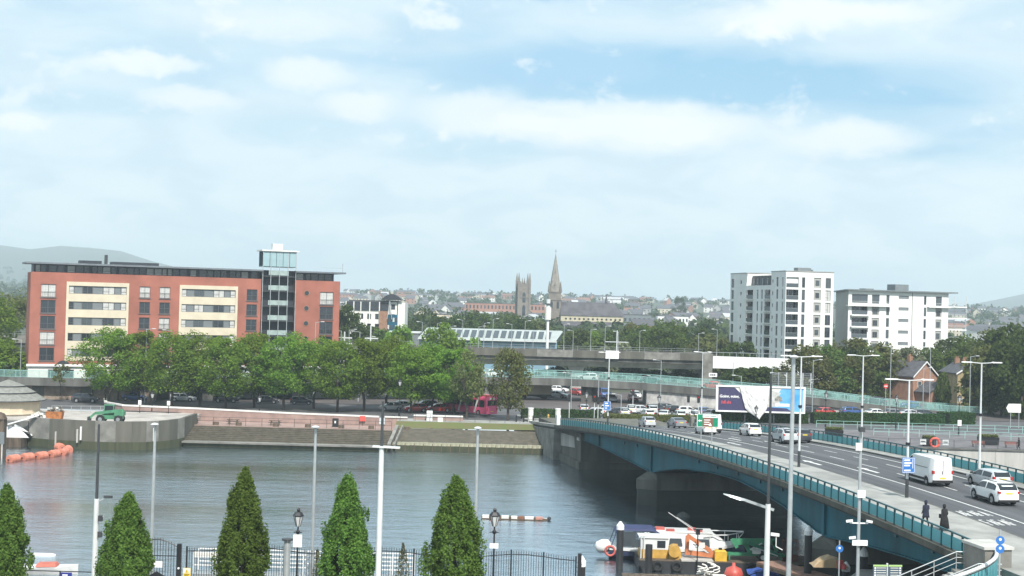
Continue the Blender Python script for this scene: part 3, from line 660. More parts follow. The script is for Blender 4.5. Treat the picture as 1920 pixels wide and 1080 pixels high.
def balcony(parent, u, z, w, h, rot=0, depth=1.5, left=False):
    """recessed balcony: dark doors at the back, thin glass front rail"""
    c, s = math.cos(rot), math.sin(rot); k = ('bal', round(w,2), round(h,2), depth)
    if k not in _wc:
        b = MB(); b.box(0,w,depth-.05,depth,0,h); f = MB(); f.box(0,w,.0,.05,1.02,1.08); f.box(0,w,.0,.05,0,.08); g = MB(); g.box(0,w,.015,.03,.1,1.0)
        d = MB(); [d.box(x-.04,x+.04,depth-.12,depth-.052,0,h) for x in (.05,w*.36,w*.68,w-.05)]
        _wc[k] = (b.mesh('pane', M['pane_dark']), f.mesh('rail', M['steel']), g.mesh('glass_screen', M['pane_mid']), d.mesh('door_frame', M['frame_w']))
    p, f, g, d = _wc[k]; loc = (u*c, u*s, z)
    o = link('balcony', f, parent, loc, rot); link('pane', p, o); link('glass_screen', g, o); link('door_frame', d, o); return o
def white_tower():
    A1, ang = (68.43,355.2), math.atan2(2.96,12.8); t = thing('apartment_tower', 'tall white apartment tower with recessed balconies and a dark rooftop box', 'building', (A1[0],A1[1],0), ang)
    FH = 3.1; r = random.Random(9); lrot = math.atan2(40,-7.72) - ang      # left face runs away from the corner
    LL = 28.2
    # front face
    holes = []; it = []
    for k in range(8):
        zt = 31.2 - FH*k; zb = zt - 2.6
        for (a, c, kd) in ((.15,3.45,'bal'),(4.35,5.2,'s'),(7.55,9.55,'g'),(10.75,12.2,'s')):
            holes.append((a,c,zb,zt)); it.append((a,zb,c-a,zt-zb,kd))
    b = wall_holes(MB(), 0, 12.95, 3.7, 32.6, holes, th=.3); flat_build(b, 'wall', M['render'], t)
    for a, zb, w, h, kd in it:
        if kd == 'bal': balcony(t, a, zb, w, h)
        elif kd == 'g':
            b = MB(); b.box(a,a+w,.2,.25,zb,zb+h); b.build('grey_infill', M['render_grey'], t); window(t, a+w*.28, zb+h*.25, w*.5, h*.5, r.choice('wm'), y=.14)
        else: window(t, a, zb, w, h, r.choice('cmmw'), y=.2)
    b = MB()
    for k in range(8): pass
    def wide(b): b.v = [(x*1.44, y, z) for x, y, z in b.v]; return b
    # left face: x runs from the corner away to the left
    holes = []; it = []
    for k in range(8):
        zt = 31.2 - FH*k; zb = zt - 2.4
        L = [(3.5,4.4,'s'),(1.2,1.7,'s'),(26.2,27.6,'s'),(22.0,22.7,'q')]
        if k >= 1: L += [(15.9,19.4,'bal'),(7.2,10.0,'bal'),(11.0,11.7,'s'),(13.2,13.9,'s')]
        L += [(5.9,6.4,'q')]
        for (a, c, kd) in L:
            z0, z1 = (zb+1.0, zb+1.9) if kd == 'q' else (zb, zt); holes.append((a,c,z0,z1)); it.append((a,z0,c-a,z1-z0,kd))
    def mirror(bm): bm.v = [(x, -y, z) for x, y, z in bm.v]; bm.f = [tuple(reversed(f)) for f in bm.f]; return bm
    # upper dark penthouse sits behind a notch between u=7 and u=19.4
    holes2 = holes + [(6.9,19.5,29.25,32.6)]
    b = wall_holes(MB(), 0, LL, 3.7, 32.6, holes2, th=.3); rotz(wide(mirror(b)), lrot); flat_build(b, 'wall', M['render'], t)
    for a, zb, w, h, kd in it:
        # the inside of the block lies on the +y side after mirroring
        if kd == 'bal':
            b = MB(); b.box(a,a+w,-1.2,-1.15,zb,zb+h); o = rotz(wide(b), lrot).build('balcony', M['pane_dark'], t)
            b = MB(); b.box(a,a+w,-.06,0,zb+1.0,zb+1.08); b.box(a,a+w,-.05,-.03,zb+.08,zb+1.0); rotz(wide(b), lrot).build('glass_screen', M['pane_mid'], o)
            b = MB(); b.box(a-.25,a+w+.25,.0,.5,zb-.22,zb-.04); rotz(wide(b), lrot).build('balcony_slab', M['render'], o)
        else:
            b = MB(); b.box(a,a+w,-.25,-.2,zb,zb+h); rotz(wide(b), lrot).build('window', M['pane_dark'] if kd != 's' else M['pane_mid'], t)
    b = MB(); b.box(7.2,19.3,-5,-1.6,29.2,31.9); pent = rotz(wide(b), lrot).build('penthouse', M['dark_clad'], t)
    for u in (8.2,11,13.5,16,18): b = MB(); b.box(u,u+.7,-1.58,-1.5,29.5,31.2); rotz(wide(b), lrot).build('window', M['pane_mid'], pent)
    b = MB(); b.box(8.5,13.8,-7,-4.8,31.91,33.2); rotz(wide(b), lrot).build('roof_plant', M['dark_clad'], t)
    # body behind the faces
    cl, sn = math.cos(lrot), math.sin(lrot); P = lambda u, w: (u + w*1.44*cl, w*1.44*sn)
    b = MB(); q = [P(1.7,1.8), P(12.7,.4), P(12.7,LL-.4), P(1.8,LL-.4)]; b.prism(q, 3.7, 29.1); b.build('core', M['render'], t)
    b = MB(); b.prism([P(.35,.3), P(12.7,.3), P(12.7,6.9), P(.3,6.9)], 29.0, 32.5); b.build('roof_block', M['render'], t); b = MB(); b.prism([P(.3,19.5), P(12.7,19.5), P(12.7,LL-.3), P(.3,LL-.3)], 29.0, 32.5); b.build('roof_block', M['render'], t)
    b = MB(); b.prism([P(-.1,-.1), P(13.05,-.1), P(13.05,6.95), P(-.1,6.95)], 32.62, 32.8); b.prism([P(-.1,19.45), P(13.05,19.45), P(13.05,LL+.1), P(-.1,LL+.1)], 32.62, 32.8); b.build('roof', M['render_grey'], t)
    b = MB(); b.box(4.3,7.9,2.5,5,32.81,33.7); b.cyl((8.4,3,32.8),(8.4,3,33.3),.25); b.build('roof_plant', M['panel_grey'], t)
    b = MB(); b.poly([(12.95,0,3.7),(12.95,0,32.6),P(12.95,LL)+(32.6,),P(12.95,LL)+(3.7,)]); flat_build(b, 'wall', M['render'], t)
white_tower()
def white_block():
    ang = math.atan2(8.9,28.83); t = thing('apartment_building', 'lower white apartment block with projecting balconies beside the white tower', 'building', (87.66,370,0), ang); t.scale = (1.025,1,1)
    FH = 3.05; r = random.Random(4); holes = []; it = []
    for k in range(6):
        zt = 27.6 - FH*k
        for (a, c, dz, h, kd) in ((1.0,5.6,0,2.3,'bal' if k else 'f'),(6.8,9.0,0,2.4,'g' if k else 's'),(11.0,11.9,0,2.3,'s'),(14.6,17.6,-.1,.85,'h'),(22.1,22.8,0,2.3,'s'),(25.6,27.4,0,2.5,'g' if k else 's')):
            holes.append((a,c,zt+dz-h,zt+dz)); it.append((a,zt+dz-h,c-a,h,kd))
    b = wall_holes(MB(), 0, 29.4, 3.7, 28.5, holes, th=.3); flat_build(b, 'wall', M['render'], t)
    for a, zb, w, h, kd in it:
        if kd == 'bal':
            balcony(t, a, zb, w, h); 
            b = MB(); b.box(a-.5,a+w+.3,-1.0,-.004,zb-.35,zb-.05); b.build('balcony_slab', M['render'], t)
        elif kd == 'g':
            b = MB(); b.box(a,a+w,.2,.25,zb,zb+h); b.build('grey_infill', M['render_grey'], t); window(t, a+w*.2, zb+h*.15, w*.6, h*.6, r.choice('wm'), y=.14)
        elif kd == 'h':
            b = MB(); b.box(a,a+w,.12,.2,zb,zb+h); b.build('louvre', M['panel_grey'], t)
        else: window(t, a, zb, w, h, r.choice('mmw'), y=.2)
    b = MB(); b.ext([(0,.02,3.7),(15.0,33,3.7),(15.0,33,28.5),(0,.02,28.5)], (.02,0,0)); b.build('wall', M['render_grey'], t)
    b = MB(); b.prism([(1.4,1.8),(29.2,1.8),(29.2,32),(15.2,32)], 3.7, 28.45); b.build('core', M['render_grey'], t)
    b = MB(); b.prism([(-.9,-1),(31.6,-1),(31.6,33),(14.2,33)], 28.52, 28.85); b.build('roof', M['panel_grey'], t)
    b = MB(); b.box(16.6,20.6,5,9,28.86,30.6); b.build('roof_plant', M['panel_grey'], t)
    b = MB(); b.box(9.5,12,8,11,28.86,29.3); b.build('roof_light', M['panel_grey'], t)
    for k in range(5):
        z = 24.95 - FH*k; b = MB(); b.box(29.42,35.4,.5,6,z-.16,z+.14); sl = b.build('side_balcony', M['render'], t)
        b = MB(); b.bar((35.2,.6,z+.14),(35.2,.6,z+FH-.16),.12); b.bar((35.2,5.9,z+.14),(35.2,5.9,z+FH-.16),.12); b.build('post', M['steel_light'], sl)
        b = MB(); b.bar((29.5,.55,z+1.1),(35.3,.55,z+1.1),.05); b.bar((35.3,.55,z+1.1),(35.3,5.9,z+1.1),.05); [b.bar((29.5+i*.25,.55,z+.14),(29.5+i*.25,.55,z+1.1),.025) for i in range(24)]; b.build('rail', M['steel_light'], sl)
    for a, c in ((-.6,12),(23,29.6)):
        b = MB(); b.bar((a,-.95,25.75),(c,-.95,25.75),.05); [b.bar((a+i*.3,-.95,24.75),(a+i*.3,-.95,25.75),.02) for i in range(int((c-a)/.3))]; b.build('terrace_rail', M['steel_light'], t)
    b = MB(); b.box(-.7,12.1,-1.05,-.004,24.45,24.73); b.box(23,29.6,-1.05,-.004,24.6,24.9); b.build('terrace_slab', M['render'], t)
    b = MB(); b.bar((18.6,-.06,6),(18.6,-.06,28.4),.09); b.build('downpipe', M['steel_dark'], t)
white_block()
def simple_block(name, label, px0, px1, Y, ztop, z0, depth, wallm, rows, cols, cat='building', winw=.55, winh=.5, roofm='slate', pitched=0, ang=0, kinds='wwm', group=None, cw=1):
    a = atY(px0, 560, Y); c = atY(px1, 560, Y); L = c.x - a.x
    t = thing(name, label, cat, (a.x, Y, 0), ang, group); holes = []; H = ztop - z0
    for i in range(cols):
        for j in range(rows):
            u = L*(i+.5-winw/2)/cols; z = z0 + H*(j+.5-winh/2)/rows; holes.append((u, u+L*winw/cols, z, z+H*winh/rows))
    b = wall_holes(MB(), 0, L, z0, ztop, holes, th=.2); flat_build(b, 'wall', M[wallm] if isinstance(wallm, str) else wallm, t)
    b = MB(); b.box(.02,L-.02,.22,depth,z0,ztop-.02); b.build('core', M[wallm] if isinstance(wallm, str) else wallm, t)
    for h in holes: window(t, h[0], h[2], h[1]-h[0], h[3]-h[2], rnd.choice(kinds), y=.15)
    b = MB()
    if pitched: b.ext([(-.3,-.3,ztop+.01),(-.3,depth+.3,ztop+.01),(-.3,depth/2,ztop+pitched)], (L+.6,0,0))
    else: b.box(-.2,L+.2,-.2,depth+.2,ztop+.01,ztop+.4)
    b.build('roof', M[roofm], t); return t, L
def office():
    Y = 444; t, L = simple_block('office_building', 'mixed brick and white office block with a curved roof fin beyond the trees', 656, 745, Y, 22.4, 3.7, 14, 'offwhite', 6, 6, winw=.5, winh=.55)
    top = 22.4
    b = MB(); b.box(-1.2,L*.82,-.3,-.02,19.6,22.3); b.build('dark_top_floor', M['dark_clad'], t)
    for u in (.0,2.4,4.6,7.4,10.4): b = MB(); b.box(u-1.2,u-.9,-.5,-.31,15.5,22.3); b.build('column', M['offwhite'], t)
    b = MB(); b.box(L*.63,L*.80,-.8,-.31,3.7,19.5); b.build('brick_pier', M['brick_brown'], t)
    b = MB(); b.box(L*.80,L*1.02,-.5,-.31,6,18.5); g = b.build('blue_glazing', mat('blue_glass', (.02,.10,.16), .1, .2, .5), t)
    for k in range(5):
        for i in range(4): b = MB(); b.box(L*.81+i*.8,L*.81+i*.8+.55,-.55,-.505,7+k*2.3,8.3+k*2.3); b.build('pane', M['pane_mid'] if (i+k)%3 else M['curtain'], g)
    b = MB(); b.box(L*1.02,L*1.17,-.4,12,3.7,22.3); b.build('stair_core', M['offwhite'], t)
    b = MB(); pts = [(L*.66+i*.75, -1.5, 23.0 + 1.9*math.sin(math.pi*i/9)) for i in range(10)]; b.ext(pts, (0,6,0)); b.build('roof_fin', M['dark_clad'], t)
    b = MB(); b.bar((L*.80,-1,17),(L*.86,-1.2,24),.2); b.bar((L*.9,-1,17),(L*.84,-1.2,24),.2); b.build('fin_strut', M['steel'], t)
office()
def shed():
    Y = 388; a = atY(788, 640, Y); c = atY(1044, 655, Y); L = c.x - a.x
    t = thing('station_building', 'blue walled station shed with a sloping glazed roof behind the viaduct', 'building', (a.x, Y, 0), .0)
    b = MB(); b.box(0,L,0,16,3.7,12.5); b.build('wall', mat('pale_blue_clad', (.20,.33,.42), .5, .08, .5), t)
    b = MB(); b.ext([(-.5,-1.2,12.6),(-.5,-1.2,12.9),(1.5,3.6,15.5),(1.5,14,15.5),(1.5,14,12.6)], (L+.2,0,0)); b.build('roof', mat('shed_roof', (.36,.40,.39), .5, .1, .3), t)
    n = 17
    for i in range(n):
        u0 = 1.2 + i*(L-2.5)/n; u1 = u0 + (L-2.5)/n*.68; f = lambda u, k: (u + .6*k, -1.2+4.8*k-.06, 12.92+2.6*k+.03)
        b = MB(); b.ext([f(u0,.15), f(u1,.15), f(u1,.88), f(u0,.88)], (0,-.03,.04)); b.build('roof_light', M['pane_mid'], t)
    b = MB(); b.box(-.6,L-.1,-1.4,-1.21,12.5,12.8); b.build('gutter', M['steel_light'], t)
    t2 = thing('pump_house', 'flat roofed light grey hut left of the blue station shed', 'building', (atY(712, 640, 397).x, 397, 0))
    b = MB(); b.box(0,11,0,8,3.7,13.8); b.build('wall', M['panel_grey'], t2); b = MB(); b.box(-.3,11.3,-.3,8.3,13.81,14.2); b.build('roof', M['steel_light'], t2)
shed()
def churches():
    sn = mat('church_stone', (.235,.205,.175), .9, .2, .4, col2=(.15,.13,.115)); sr = mat('church_roof', (.085,.08,.09), .8, .2, .3)
    # square tower with four pinnacles
    Y = 1006; p = atY(980.5, 560, Y); w = 3.9; t = thing('church_tower', 'square stone church tower with tall corner pinnacles', 'tower', (p.x, Y, 0), .18)
    top = 38.5; b = MB(); b.box(-w,w,-w,w,8,top); b.build('tower_shaft', sn, t)
    for sx in (-1,1):
        for sy in (-1,1):
            b = MB(); b.box(sx*w-.75,sx*w+.75,sy*w-.75,sy*w+.75,8,top+1.2); b.build('buttress', sn, t); b = MB(); b.cyl((sx*w,sy*w,top+1.2),(sx*w,sy*w,top+7.6),1.0,.08,8); b.build('pinnacle', sn, t)
        b = MB(); b.cyl((sx*0,sx*w,top),(0,sx*w,top+4.2),.6,.05,6); b.build('pinnacle', sn, t)
    for z in (16,25): 
        b = MB(); b.ext([(-1.1,-w-.05,z),(1.1,-w-.05,z),(1.1,-w-.05,z+6),(0,-w-.05,z+7.6),(-1.1,-w-.05,z+6)], (0,.04,0)); b.build('belfry_opening', M['pane_dark'], t)
    for i in range(5): b = MB(); b.box(-w+.9+i*1.5,-w+1.6+i*1.5,-w-.1,-w+.4,top,top+1.3); b.build('merlon', sn, t)
    b = MB(); b.box(-w-.4,w+.4,-w-.4,w+.4,28.5,29.1); b.build('string_course', sn, t)
    # spired church with long nave
    Y = 829; p = atY(1040, 560, Y); x0 = p.x; w = 3.6; t = thing('church', 'stone church with a tall needle spire and a long slate nave', 'church', (x0, Y, 0), 0)
    zt = 31.2; b = MB(); b.box(-w,w,-w,w,4,zt); b.build('tower_shaft', sn, t)
    b = MB(); b.box(-w-.35,w+.35,-w-.35,w+.35,26.2,26.8); b.box(-w-.3,w+.3,-w-.3,w+.3,zt-.5,zt+.1); b.build('string_course', sn, t)
    b = MB(); b.cyl((0,0,zt+.1),(0,0,53.5),w*1.0,.12,8); b.build('spire', mat('spire_stone', (.27,.245,.215), .9, .15, .5), t)
    b = MB(); b.bar((0,0,53.4),(0,0,56),.18); b.bar((-.6,0,55),(.6,0,55),.16); b.build('cross', M['steel_dark'], t)
    for sx in (-1,1):
        for sy in (-1,1): b = MB(); b.cyl((sx*w*.92,sy*w*.92,zt),(sx*w*.92,sy*w*.92,zt+6.2),.85,.05,6); b.build('pinnacle', sn, t)
    for z, k in ((35,.75),(42,.5)): b = MB(); b.ext([(-k,-w*(1-(z-zt)/22)-.3,z),(k,-w*(1-(z-zt)/22)-.3,z),(0,-w*(1-(z-zt)/22)-.1,z+2.6)], (0,.8,0)); b.build('lucarne', sn, t)
    for sx in (-.5,.5): b = MB(); b.ext([(sx*w-.7,-w-.06,24.5-3),(sx*w+.7,-w-.06,21.5),(sx*w+.7,-w-.06,25),(sx*w,-w-.06,26),(sx*w-.7,-w-.06,25)], (0,.05,0)); b.build('belfry_opening', M['pane_dark'], t)
    for sx in (-1,1): b = MB(); b.box(sx*w-.5,sx*w+.5,-w-1.6,-w,4,19); b.build('buttress', sn, t)
    L = 36; b = MB(); b.box(w,w+L,-7,7,4,17.8); b.build('nave_wall', mat('cream_stone', (.52,.47,.33), .85, .1, .3), t)
    b = MB(); b.add([(w-.2,-7.5,17.7),(w+L+1.5,-7.5,17.7),(w+L-5.5,0,25.6),(w-.2,0,25.6),(w-.2,7.5,17.7),(w+L+1.5,7.5,17.7)], [(0,1,2,3),(3,2,5,4),(1,5,2),(0,3,4)]); b.build('roof', sr, t)
    for i in range(13): b = MB(); b.cyl((w+3+i*2.6,-7.06,15.8),(w+3+i*2.6,-6.9,15.8),.62,n=10); b.build('clerestory_window', M['pane_dark'], t)
    b = MB(); b.ext([(w,-12,12.0),(w,-12,4),(w,-7.02,4),(w,-7.02,14.4)], (L,0,0)); b.build('aisle', sr, t)
    b = MB(); b.ext([(w+L,-10,4),(w+L+7,-10,4),(w+L+7,-10,10.5),(w+L+3.5,-10,14),(w+L,-10,10.5)], (0,8,0)); b.build('porch', M['brick_brown'], t)
    b = MB(); b.cyl((w+26.5,0,25.5),(w+26.5,0,30.5),.9,.05,8); b.build('fleche', sr, t)
churches()
simple_block('mill_building', 'long red brick mill with a flat roof left of the square tower', 872, 1022, 1184, 24, 6, 30, mat('mill_brick', (.36,.19,.14), .9, .1, .2), 3, 22, winw=.45, winh=.5)
simple_block('white_terrace', 'long white walled building with two rows of dark windows', 1234, 1292, 947, 18.2, 8, 14, 'render', 2, 9, winw=.45, winh=.42)
simple_block('grey_hall', 'low grey commercial building right of the church nave', 1160, 1222, 918, 18.6, 6, 14, 'panel_grey', 2, 7, winw=.5, winh=.35)
simple_block('orange_hall', 'orange brick gabled hall below the white terrace', 1188, 1238, 770, 13.5, 4, 10, mat('orange_brick', (.50,.24,.14), .9, .08, .3), 2, 4, winw=.3, winh=.3, pitched=3.5)
simple_block('warehouse', 'low cream warehouse with long roof left of the mill', 800, 880, 918, 15.5, 5, 16, 'cream', 1, 8, winw=.5, winh=.3)
def brick_house(label, px, Y, L, Wd, ze, rise, ang, wallm, extra=False):
    p = atY(px, 730, Y); t = thing('brick_house', label, 'house', (p.x, Y, 3.7), ang)
    h = ze - 3.7; b = MB(); b.ext([(0,0,0),(L,0,0),(L,0,h),(L/2,0,h+rise-.2),(0,0,h)], (0,Wd,0)); b.build('wall', wallm, t)
    for sgn in (0,1):
        a = (-.4,-.35,h-.25) if not sgn else (L+.4,-.35,h-.25); r_ = (L/2,-.35,h+rise); b = MB(); b.ext([a, r_, (r_[0],r_[1],r_[2]+.18), (a[0],a[1],a[2]+.18)], (0,Wd+.7,0)); b.build('roof', M['slate'], t)
        b = MB(); b.ext([(a[0],-.42,a[2]-.12), (r_[0],-.42,r_[2]-.12), (r_[0],-.42,r_[2]+.2), (a[0],-.42,a[2]+.2)], (0,.06,0)); b.build('barge_board', M['white'], t)
    for y in (Wd*.35, Wd*.8):
        b = MB(); b.box(L/2-.5,L/2+.5,y-.4,y+.4,h+rise-.6,h+rise+1.1); b.cyl((L/2-.2,y,h+rise+1.1),(L/2-.2,y,h+rise+1.5),.13); b.cyl((L/2+.2,y,h+rise+1.1),(L/2+.2,y,h+rise+1.5),.13); b.build('chimney', M['brick_brown'], t)
    for u in (L*.18, L*.62):
        for z in (.9, 3.5): 
            if h > z + 1.3: window(t, u, z, 1.2, 1.2, 'm', y=-.05, frame='frame_w')
    if extra:
        b = MB(); b.ext([(L*.1,-4,0),(L*.95,-4,0),(L*.95,-4,2.6),(L*.52,-4,4.3),(L*.1,-4,2.6)], (0,3.98,0)); x = b.build('porch_wing', wallm, t)
        b = MB(); b.ext([(L*.02,-4.3,2.45),(L*.52,-4.3,4.55),(L*.52,-4.3,4.75),(L*.02,-4.3,2.65)], (0,4.2,0)); b.ext([(L*1.02,-4.3,2.45),(L*.52,-4.3,4.55),(L*.52,-4.3,4.75),(L*1.02,-4.3,2.65)], (0,4.2,0)); b.build('roof', M['slate'], x)
        b = MB(); b.box(L*.3,L*.7,-4.06,-4.0,.2,2.2); b.build('garage_door', M['offwhite'], x)
M['house_brick'] = mat('house_brick', (.36,.20,.14), .9, .12, 1); M['yellow_brick'] = mat('yellow_brick', (.38,.30,.17), .9, .15, .8)
brick_house('brown brick house with white barge boards and twin chimneys', 1712, 300, 7.6, 12, 9.5, 3.0, .6, M['house_brick'], True)
brick_house('yellow brick gabled house half hidden by dark trees', 1795, 288, 5.4, 9, 10.9, 1.7, .08, M['yellow_brick'])
def rotunda():
    p = atY(14, 780, 217.5); t = thing('rotunda', 'round cream pavilion with a stepped grey conical roof on the quay', 'pavilion', (p.x, 217.5, 1.9))
    n = 8
    pr = lambda r, z0, z1, nm, mt, par=t, r2=None: MB().lathe([(r,z0),(r2 or r,z1)], n=16).build(nm, mt, par)
    pr(4.75,0,3.9,'wall', mat('cream_stone_wall', (.62,.52,.38), .85, .08, .6)); pr(4.95,1.9,2.15,'string_course', M['cream']); pr(4.9,-.4,.5,'plinth', M['cream'])
    r0 = M['slate']; tr = mat('grey_tiles', (.22,.22,.20), .85, .15, 2)
    b = MB(); b.lathe([(5.6,3.95),(3.9,5.0)], n=16); b.build('roof_tier', tr, t); b = MB(); b.lathe([(4.1,5.02),(2.4,5.95)], n=16); b.build('roof_tier', tr, t); b = MB(); b.lathe([(2.6,5.97),(.15,6.9)], n=16); b.build('roof_tier', tr, t)
    for r, z in ((5.7,3.82),(4.15,4.99),(2.65,5.94)): b = MB(); b.lathe([(r,z),(r,z+.1)], n=16); b.build('eaves_band', M['steel_dark'], t)
    for k in range(10):
        a = k/10*2*math.pi; b = MB(); b.cbox((4.78*math.cos(a),4.78*math.sin(a),1.0), (.12,.5,.7), a); b.build('slot_window', M['frame'], t)
rotunda()
# ---------------------------------------------------------------- viaduct, ramp and what stands on them
def viaduct():
    t = thing('viaduct', 'long grey concrete viaduct crossing behind the teal railed ramp', 'viaduct', (0,318,0))
    x = -330.0; k = 0
    while x < 44:
        b = MB(); b.box(x, x+7.94, 0, .35, 10.95, 12.55); b.build('parapet_panel', M['concrete_stain'] if k % 3 else M['concrete'], t); x += 8; k += 1
    b = MB(); b.box(-330,46,.5,11,10.2,11.0); b.build('deck', M['concrete_dark'], t)
    b = MB(); b.ext([(-330,.9,10.2),(-330,2.2,8.9),(-330,9,8.9),(-330,10,10.2)], (374,0,0)); b.build('box_girder', M['concrete_light'], t)
    b = MB(); b.box(-330,46,10.6,10.95,11.01,12.5); b.build('far_parapet', M['concrete_dark'], t)
    for i in range(13):
        xx = 15 - 28*i; b = MB(); b.loft([[(xx-1.2,3.6,3.5),(xx+1.2,3.6,3.5),(xx+1.2,7.4,3.5),(xx-1.2,7.4,3.5)], [(xx-1.2,3.2,7.4),(xx+1.2,3.2,7.4),(xx+1.2,7.8,7.4),(xx-1.2,7.8,7.4)], [(xx-2,2.6,8.88),(xx+2,2.6,8.88),(xx+2,8.4,8.88),(xx-2,8.4,8.88)]]); b.build('pier', M['concrete_light'], t)
    b = MB(); b.box(43.2,45.2,-.6,10,3.5,12.6); b.build('end_pier', M['concrete'], t)
    b = MB(); b.ext([(45.25,-.8,9.4),(64,-1.8,9.4),(64,-1.8,12.0),(45.25,-.8,12.1)], (0,.5,0)); b.build('white_beam', M['white'], t)
    b = MB(); b.box(45.3,64,0,9,9.6,11.5); b.build('deck', M['concrete_dark'], t)
    b = MB(); b.box(44.5,64,-.5,-.44,12.9,13.0); [b.box(44.5+i*1.5,44.57+i*1.5,-.5,-.44,12.05,13.0) for i in range(13)]; b.build('rail', M['steel'], t)
    for xx in (54, 63.5): b = MB(); b.box(xx,xx+1,2,7,3.5,9.6); b.build('pier', M['concrete_dark'], t)
    b = MB(); b.box(-330,43,.1,.14,13.5,13.55); b.box(-330,43,.1,.14,13.05,13.1); [b.box(-330+i*3,-329.95+i*3,.1,.14,12.55,13.55) for i in range(125)]; b.build('mesh_fence', M['steel'], t)['kind'] = 'stuff'
    p = atY(1148, 664, 317.9); b = MB(); b.box(p.x-1.5,p.x+1.5,-.2,-.05,10.9,12.7); tag(b.build('sign_board', M['white'], None, loc=(0,318,0)), 'blank white board fixed on the viaduct parapet', 'sign')
viaduct()
RP = [(-170,245.68,7.2),(-75,246.42,7.3),(-60,250.12,7.5),(-45,257.52,7.8),(-30,264.92,7.95),(-15,271.58,8),(0,276.02,8),(11,277.5,7.95),(25,274.54,7.7),(41,267.88,7.1),(58,264.18,6.2),(72,264.92,4.9),(84,267.88,4.0),(92,270.84,3.75)]
def rp_at(d):
    acc = 0
    for a, c in zip(RP, RP[1:]):
        a, c = Vector(a), Vector(c); L = (c-a).length
        if acc + L >= d: u = (d-acc)/L; dr = (c-a); dr.z = 0; return a.lerp(c, u), dr.normalized()
        acc += L
    dr = Vector(RP[-1]) - Vector(RP[-2]); dr.z = 0; return Vector(RP[-1]), dr.normalized()
def ramp():
    t = thing('road_ramp', 'curving elevated road ramp with teal railings above the car park', 'road ramp', (0,0,0))
    T = sum((Vector(c)-Vector(a)).length for a, c in zip(RP, RP[1:])); n = int(T/3); st = [rp_at(T*i/n) for i in range(n+1)]
    nr = lambda d: Vector((-d.y, d.x, 0))
    MB().loft([[p + nr(d)*.3 + Vector((0,0,0)), p + nr(d)*9, p + nr(d)*9 + Vector((0,0,-.7)), p + nr(d)*.3 + Vector((0,0,-.7))] for p, d in st]).build('deck', M['asphalt_far'], t)
    for o in (0, 8.9):
        MB().loft([[p + nr(d)*o + Vector((0,0,.25)), p + nr(d)*(o+.3) + Vector((0,0,.25)), p + nr(d)*(o+.3) + Vector((0,0,-1.15)), p + nr(d)*o + Vector((0,0,-1.15))] for p, d in st]).build('edge_beam', M['concrete_dark'], t)
    pm = {}
    for o in (.15, 9.05):
        MB().loft([[p + nr(d)*(o-.04) + Vector((0,0,1.4)), p + nr(d)*(o+.04) + Vector((0,0,1.4)), p + nr(d)*(o+.04) + Vector((0,0,1.48)), p + nr(d)*(o-.04) + Vector((0,0,1.48))] for p, d in st]).build('top_rail', M['teal_pale'], t)
        m = int(T/2.0)
        for i in range(m):
            p, d = rp_at((i+.5)*T/m); q, _ = rp_at(min(T, (i+.5)*T/m+.5)); L = T/m
            if 'p' not in pm:
                b = MB(); b.box(-L/2,L/2,-.02,.02,0,.05); [b.box(-L/2+k*.105,-L/2+k*.105+.030,-.015,.015,.05,1.08) for k in range(int(L/.105))]; b.box(-L/2,-L/2+.07,-.04,.04,-.2,1.1)
                pm['p'] = b.mesh('rail_panel', M['teal_pale'])
            z = link('rail_panel', pm['p'], t, p + nr(d)*o + Vector((0,0,.3)), 0); z.rotation_euler = (0, -math.atan2(q.z-p.z, max(.01,(q-p).length)), math.atan2(d.y, d.x))
    # piers, end wall with faded spray paint, stone wall on the left
    for d0 in (118, 146, 172, 191):
        p, d = rp_at(d0); b = MB(); b.cbox(p + nr(d)*4.6 + Vector((0,0,-(p.z-1.1-3.4)/2-1.15)), (2.2,6.5,p.z-1.1-3.4), math.atan2(d.y,d.x)); b.build('pier', M['concrete_dark'], t)
    graf = mat('sprayed_concrete', (.62,.60,.56), .85, .2, .8, col2=(.26,.26,.27), detail=9)
    b = MB(); seg = [rp_at(d0) for d0 in (203,210,217,224,231,238,245,252,259,264)]
    for (p, d), (q, e) in zip(seg, seg[1:]):
        b = MB(); b.ext([Vector((p.x,p.y+.45,3.5)), Vector((q.x-.03,q.y+.45,3.5)), Vector((q.x-.03,q.y+.45,q.z-1.0)), Vector((p.x,p.y+.45,p.z-1.0))], (0,8,0)); b.build('abutment_wall', graf, t)
    stone = mat('graffiti_stone', (.34,.27,.21), .9, .25, .9, col2=(.17,.13,.10), bump=.5)
    for i in range(18):
        xa = -100 + i*2.1; b = MB(); b.box(xa, xa+2.07, 248 + max(0,(xa+75)*.2), 249 + max(0,(xa+75)*.2), 3.4, 6.1); b.build('wall_panel', stone if i % 4 else M['concrete_stain'], t)
    b = MB(); b.box(-101,-63,252,258,3.4,6.1); b.build('wall_fill', M['concrete_dark'], t)
    return t
ramp()
def mast():
    p = atY(1026, 650, 343); t = thing('phone_mast', 'white monopole phone mast with a thick antenna head behind the viaduct', 'mast', (p.x, 343, 3.7))
    b = MB(); b.cyl((0,0,0),(0,0,15.3),.42,.3,10); b.build('pole', M['white'], t)
    b = MB(); b.cyl((0,0,15.3),(0,0,18.4),.75,.75,10); b.build('antenna_head', M['offwhite'], t)
    b = MB(); b.cyl((0,0,18.4),(0,0,20.3),.5,.5,8); b.build('antenna_head', M['steel_light'], t); b = MB(); b.cyl((0,0,19.0),(0,0,19.25),.8,.8,8); b.build('collar', M['steel_dark'], t)
mast()
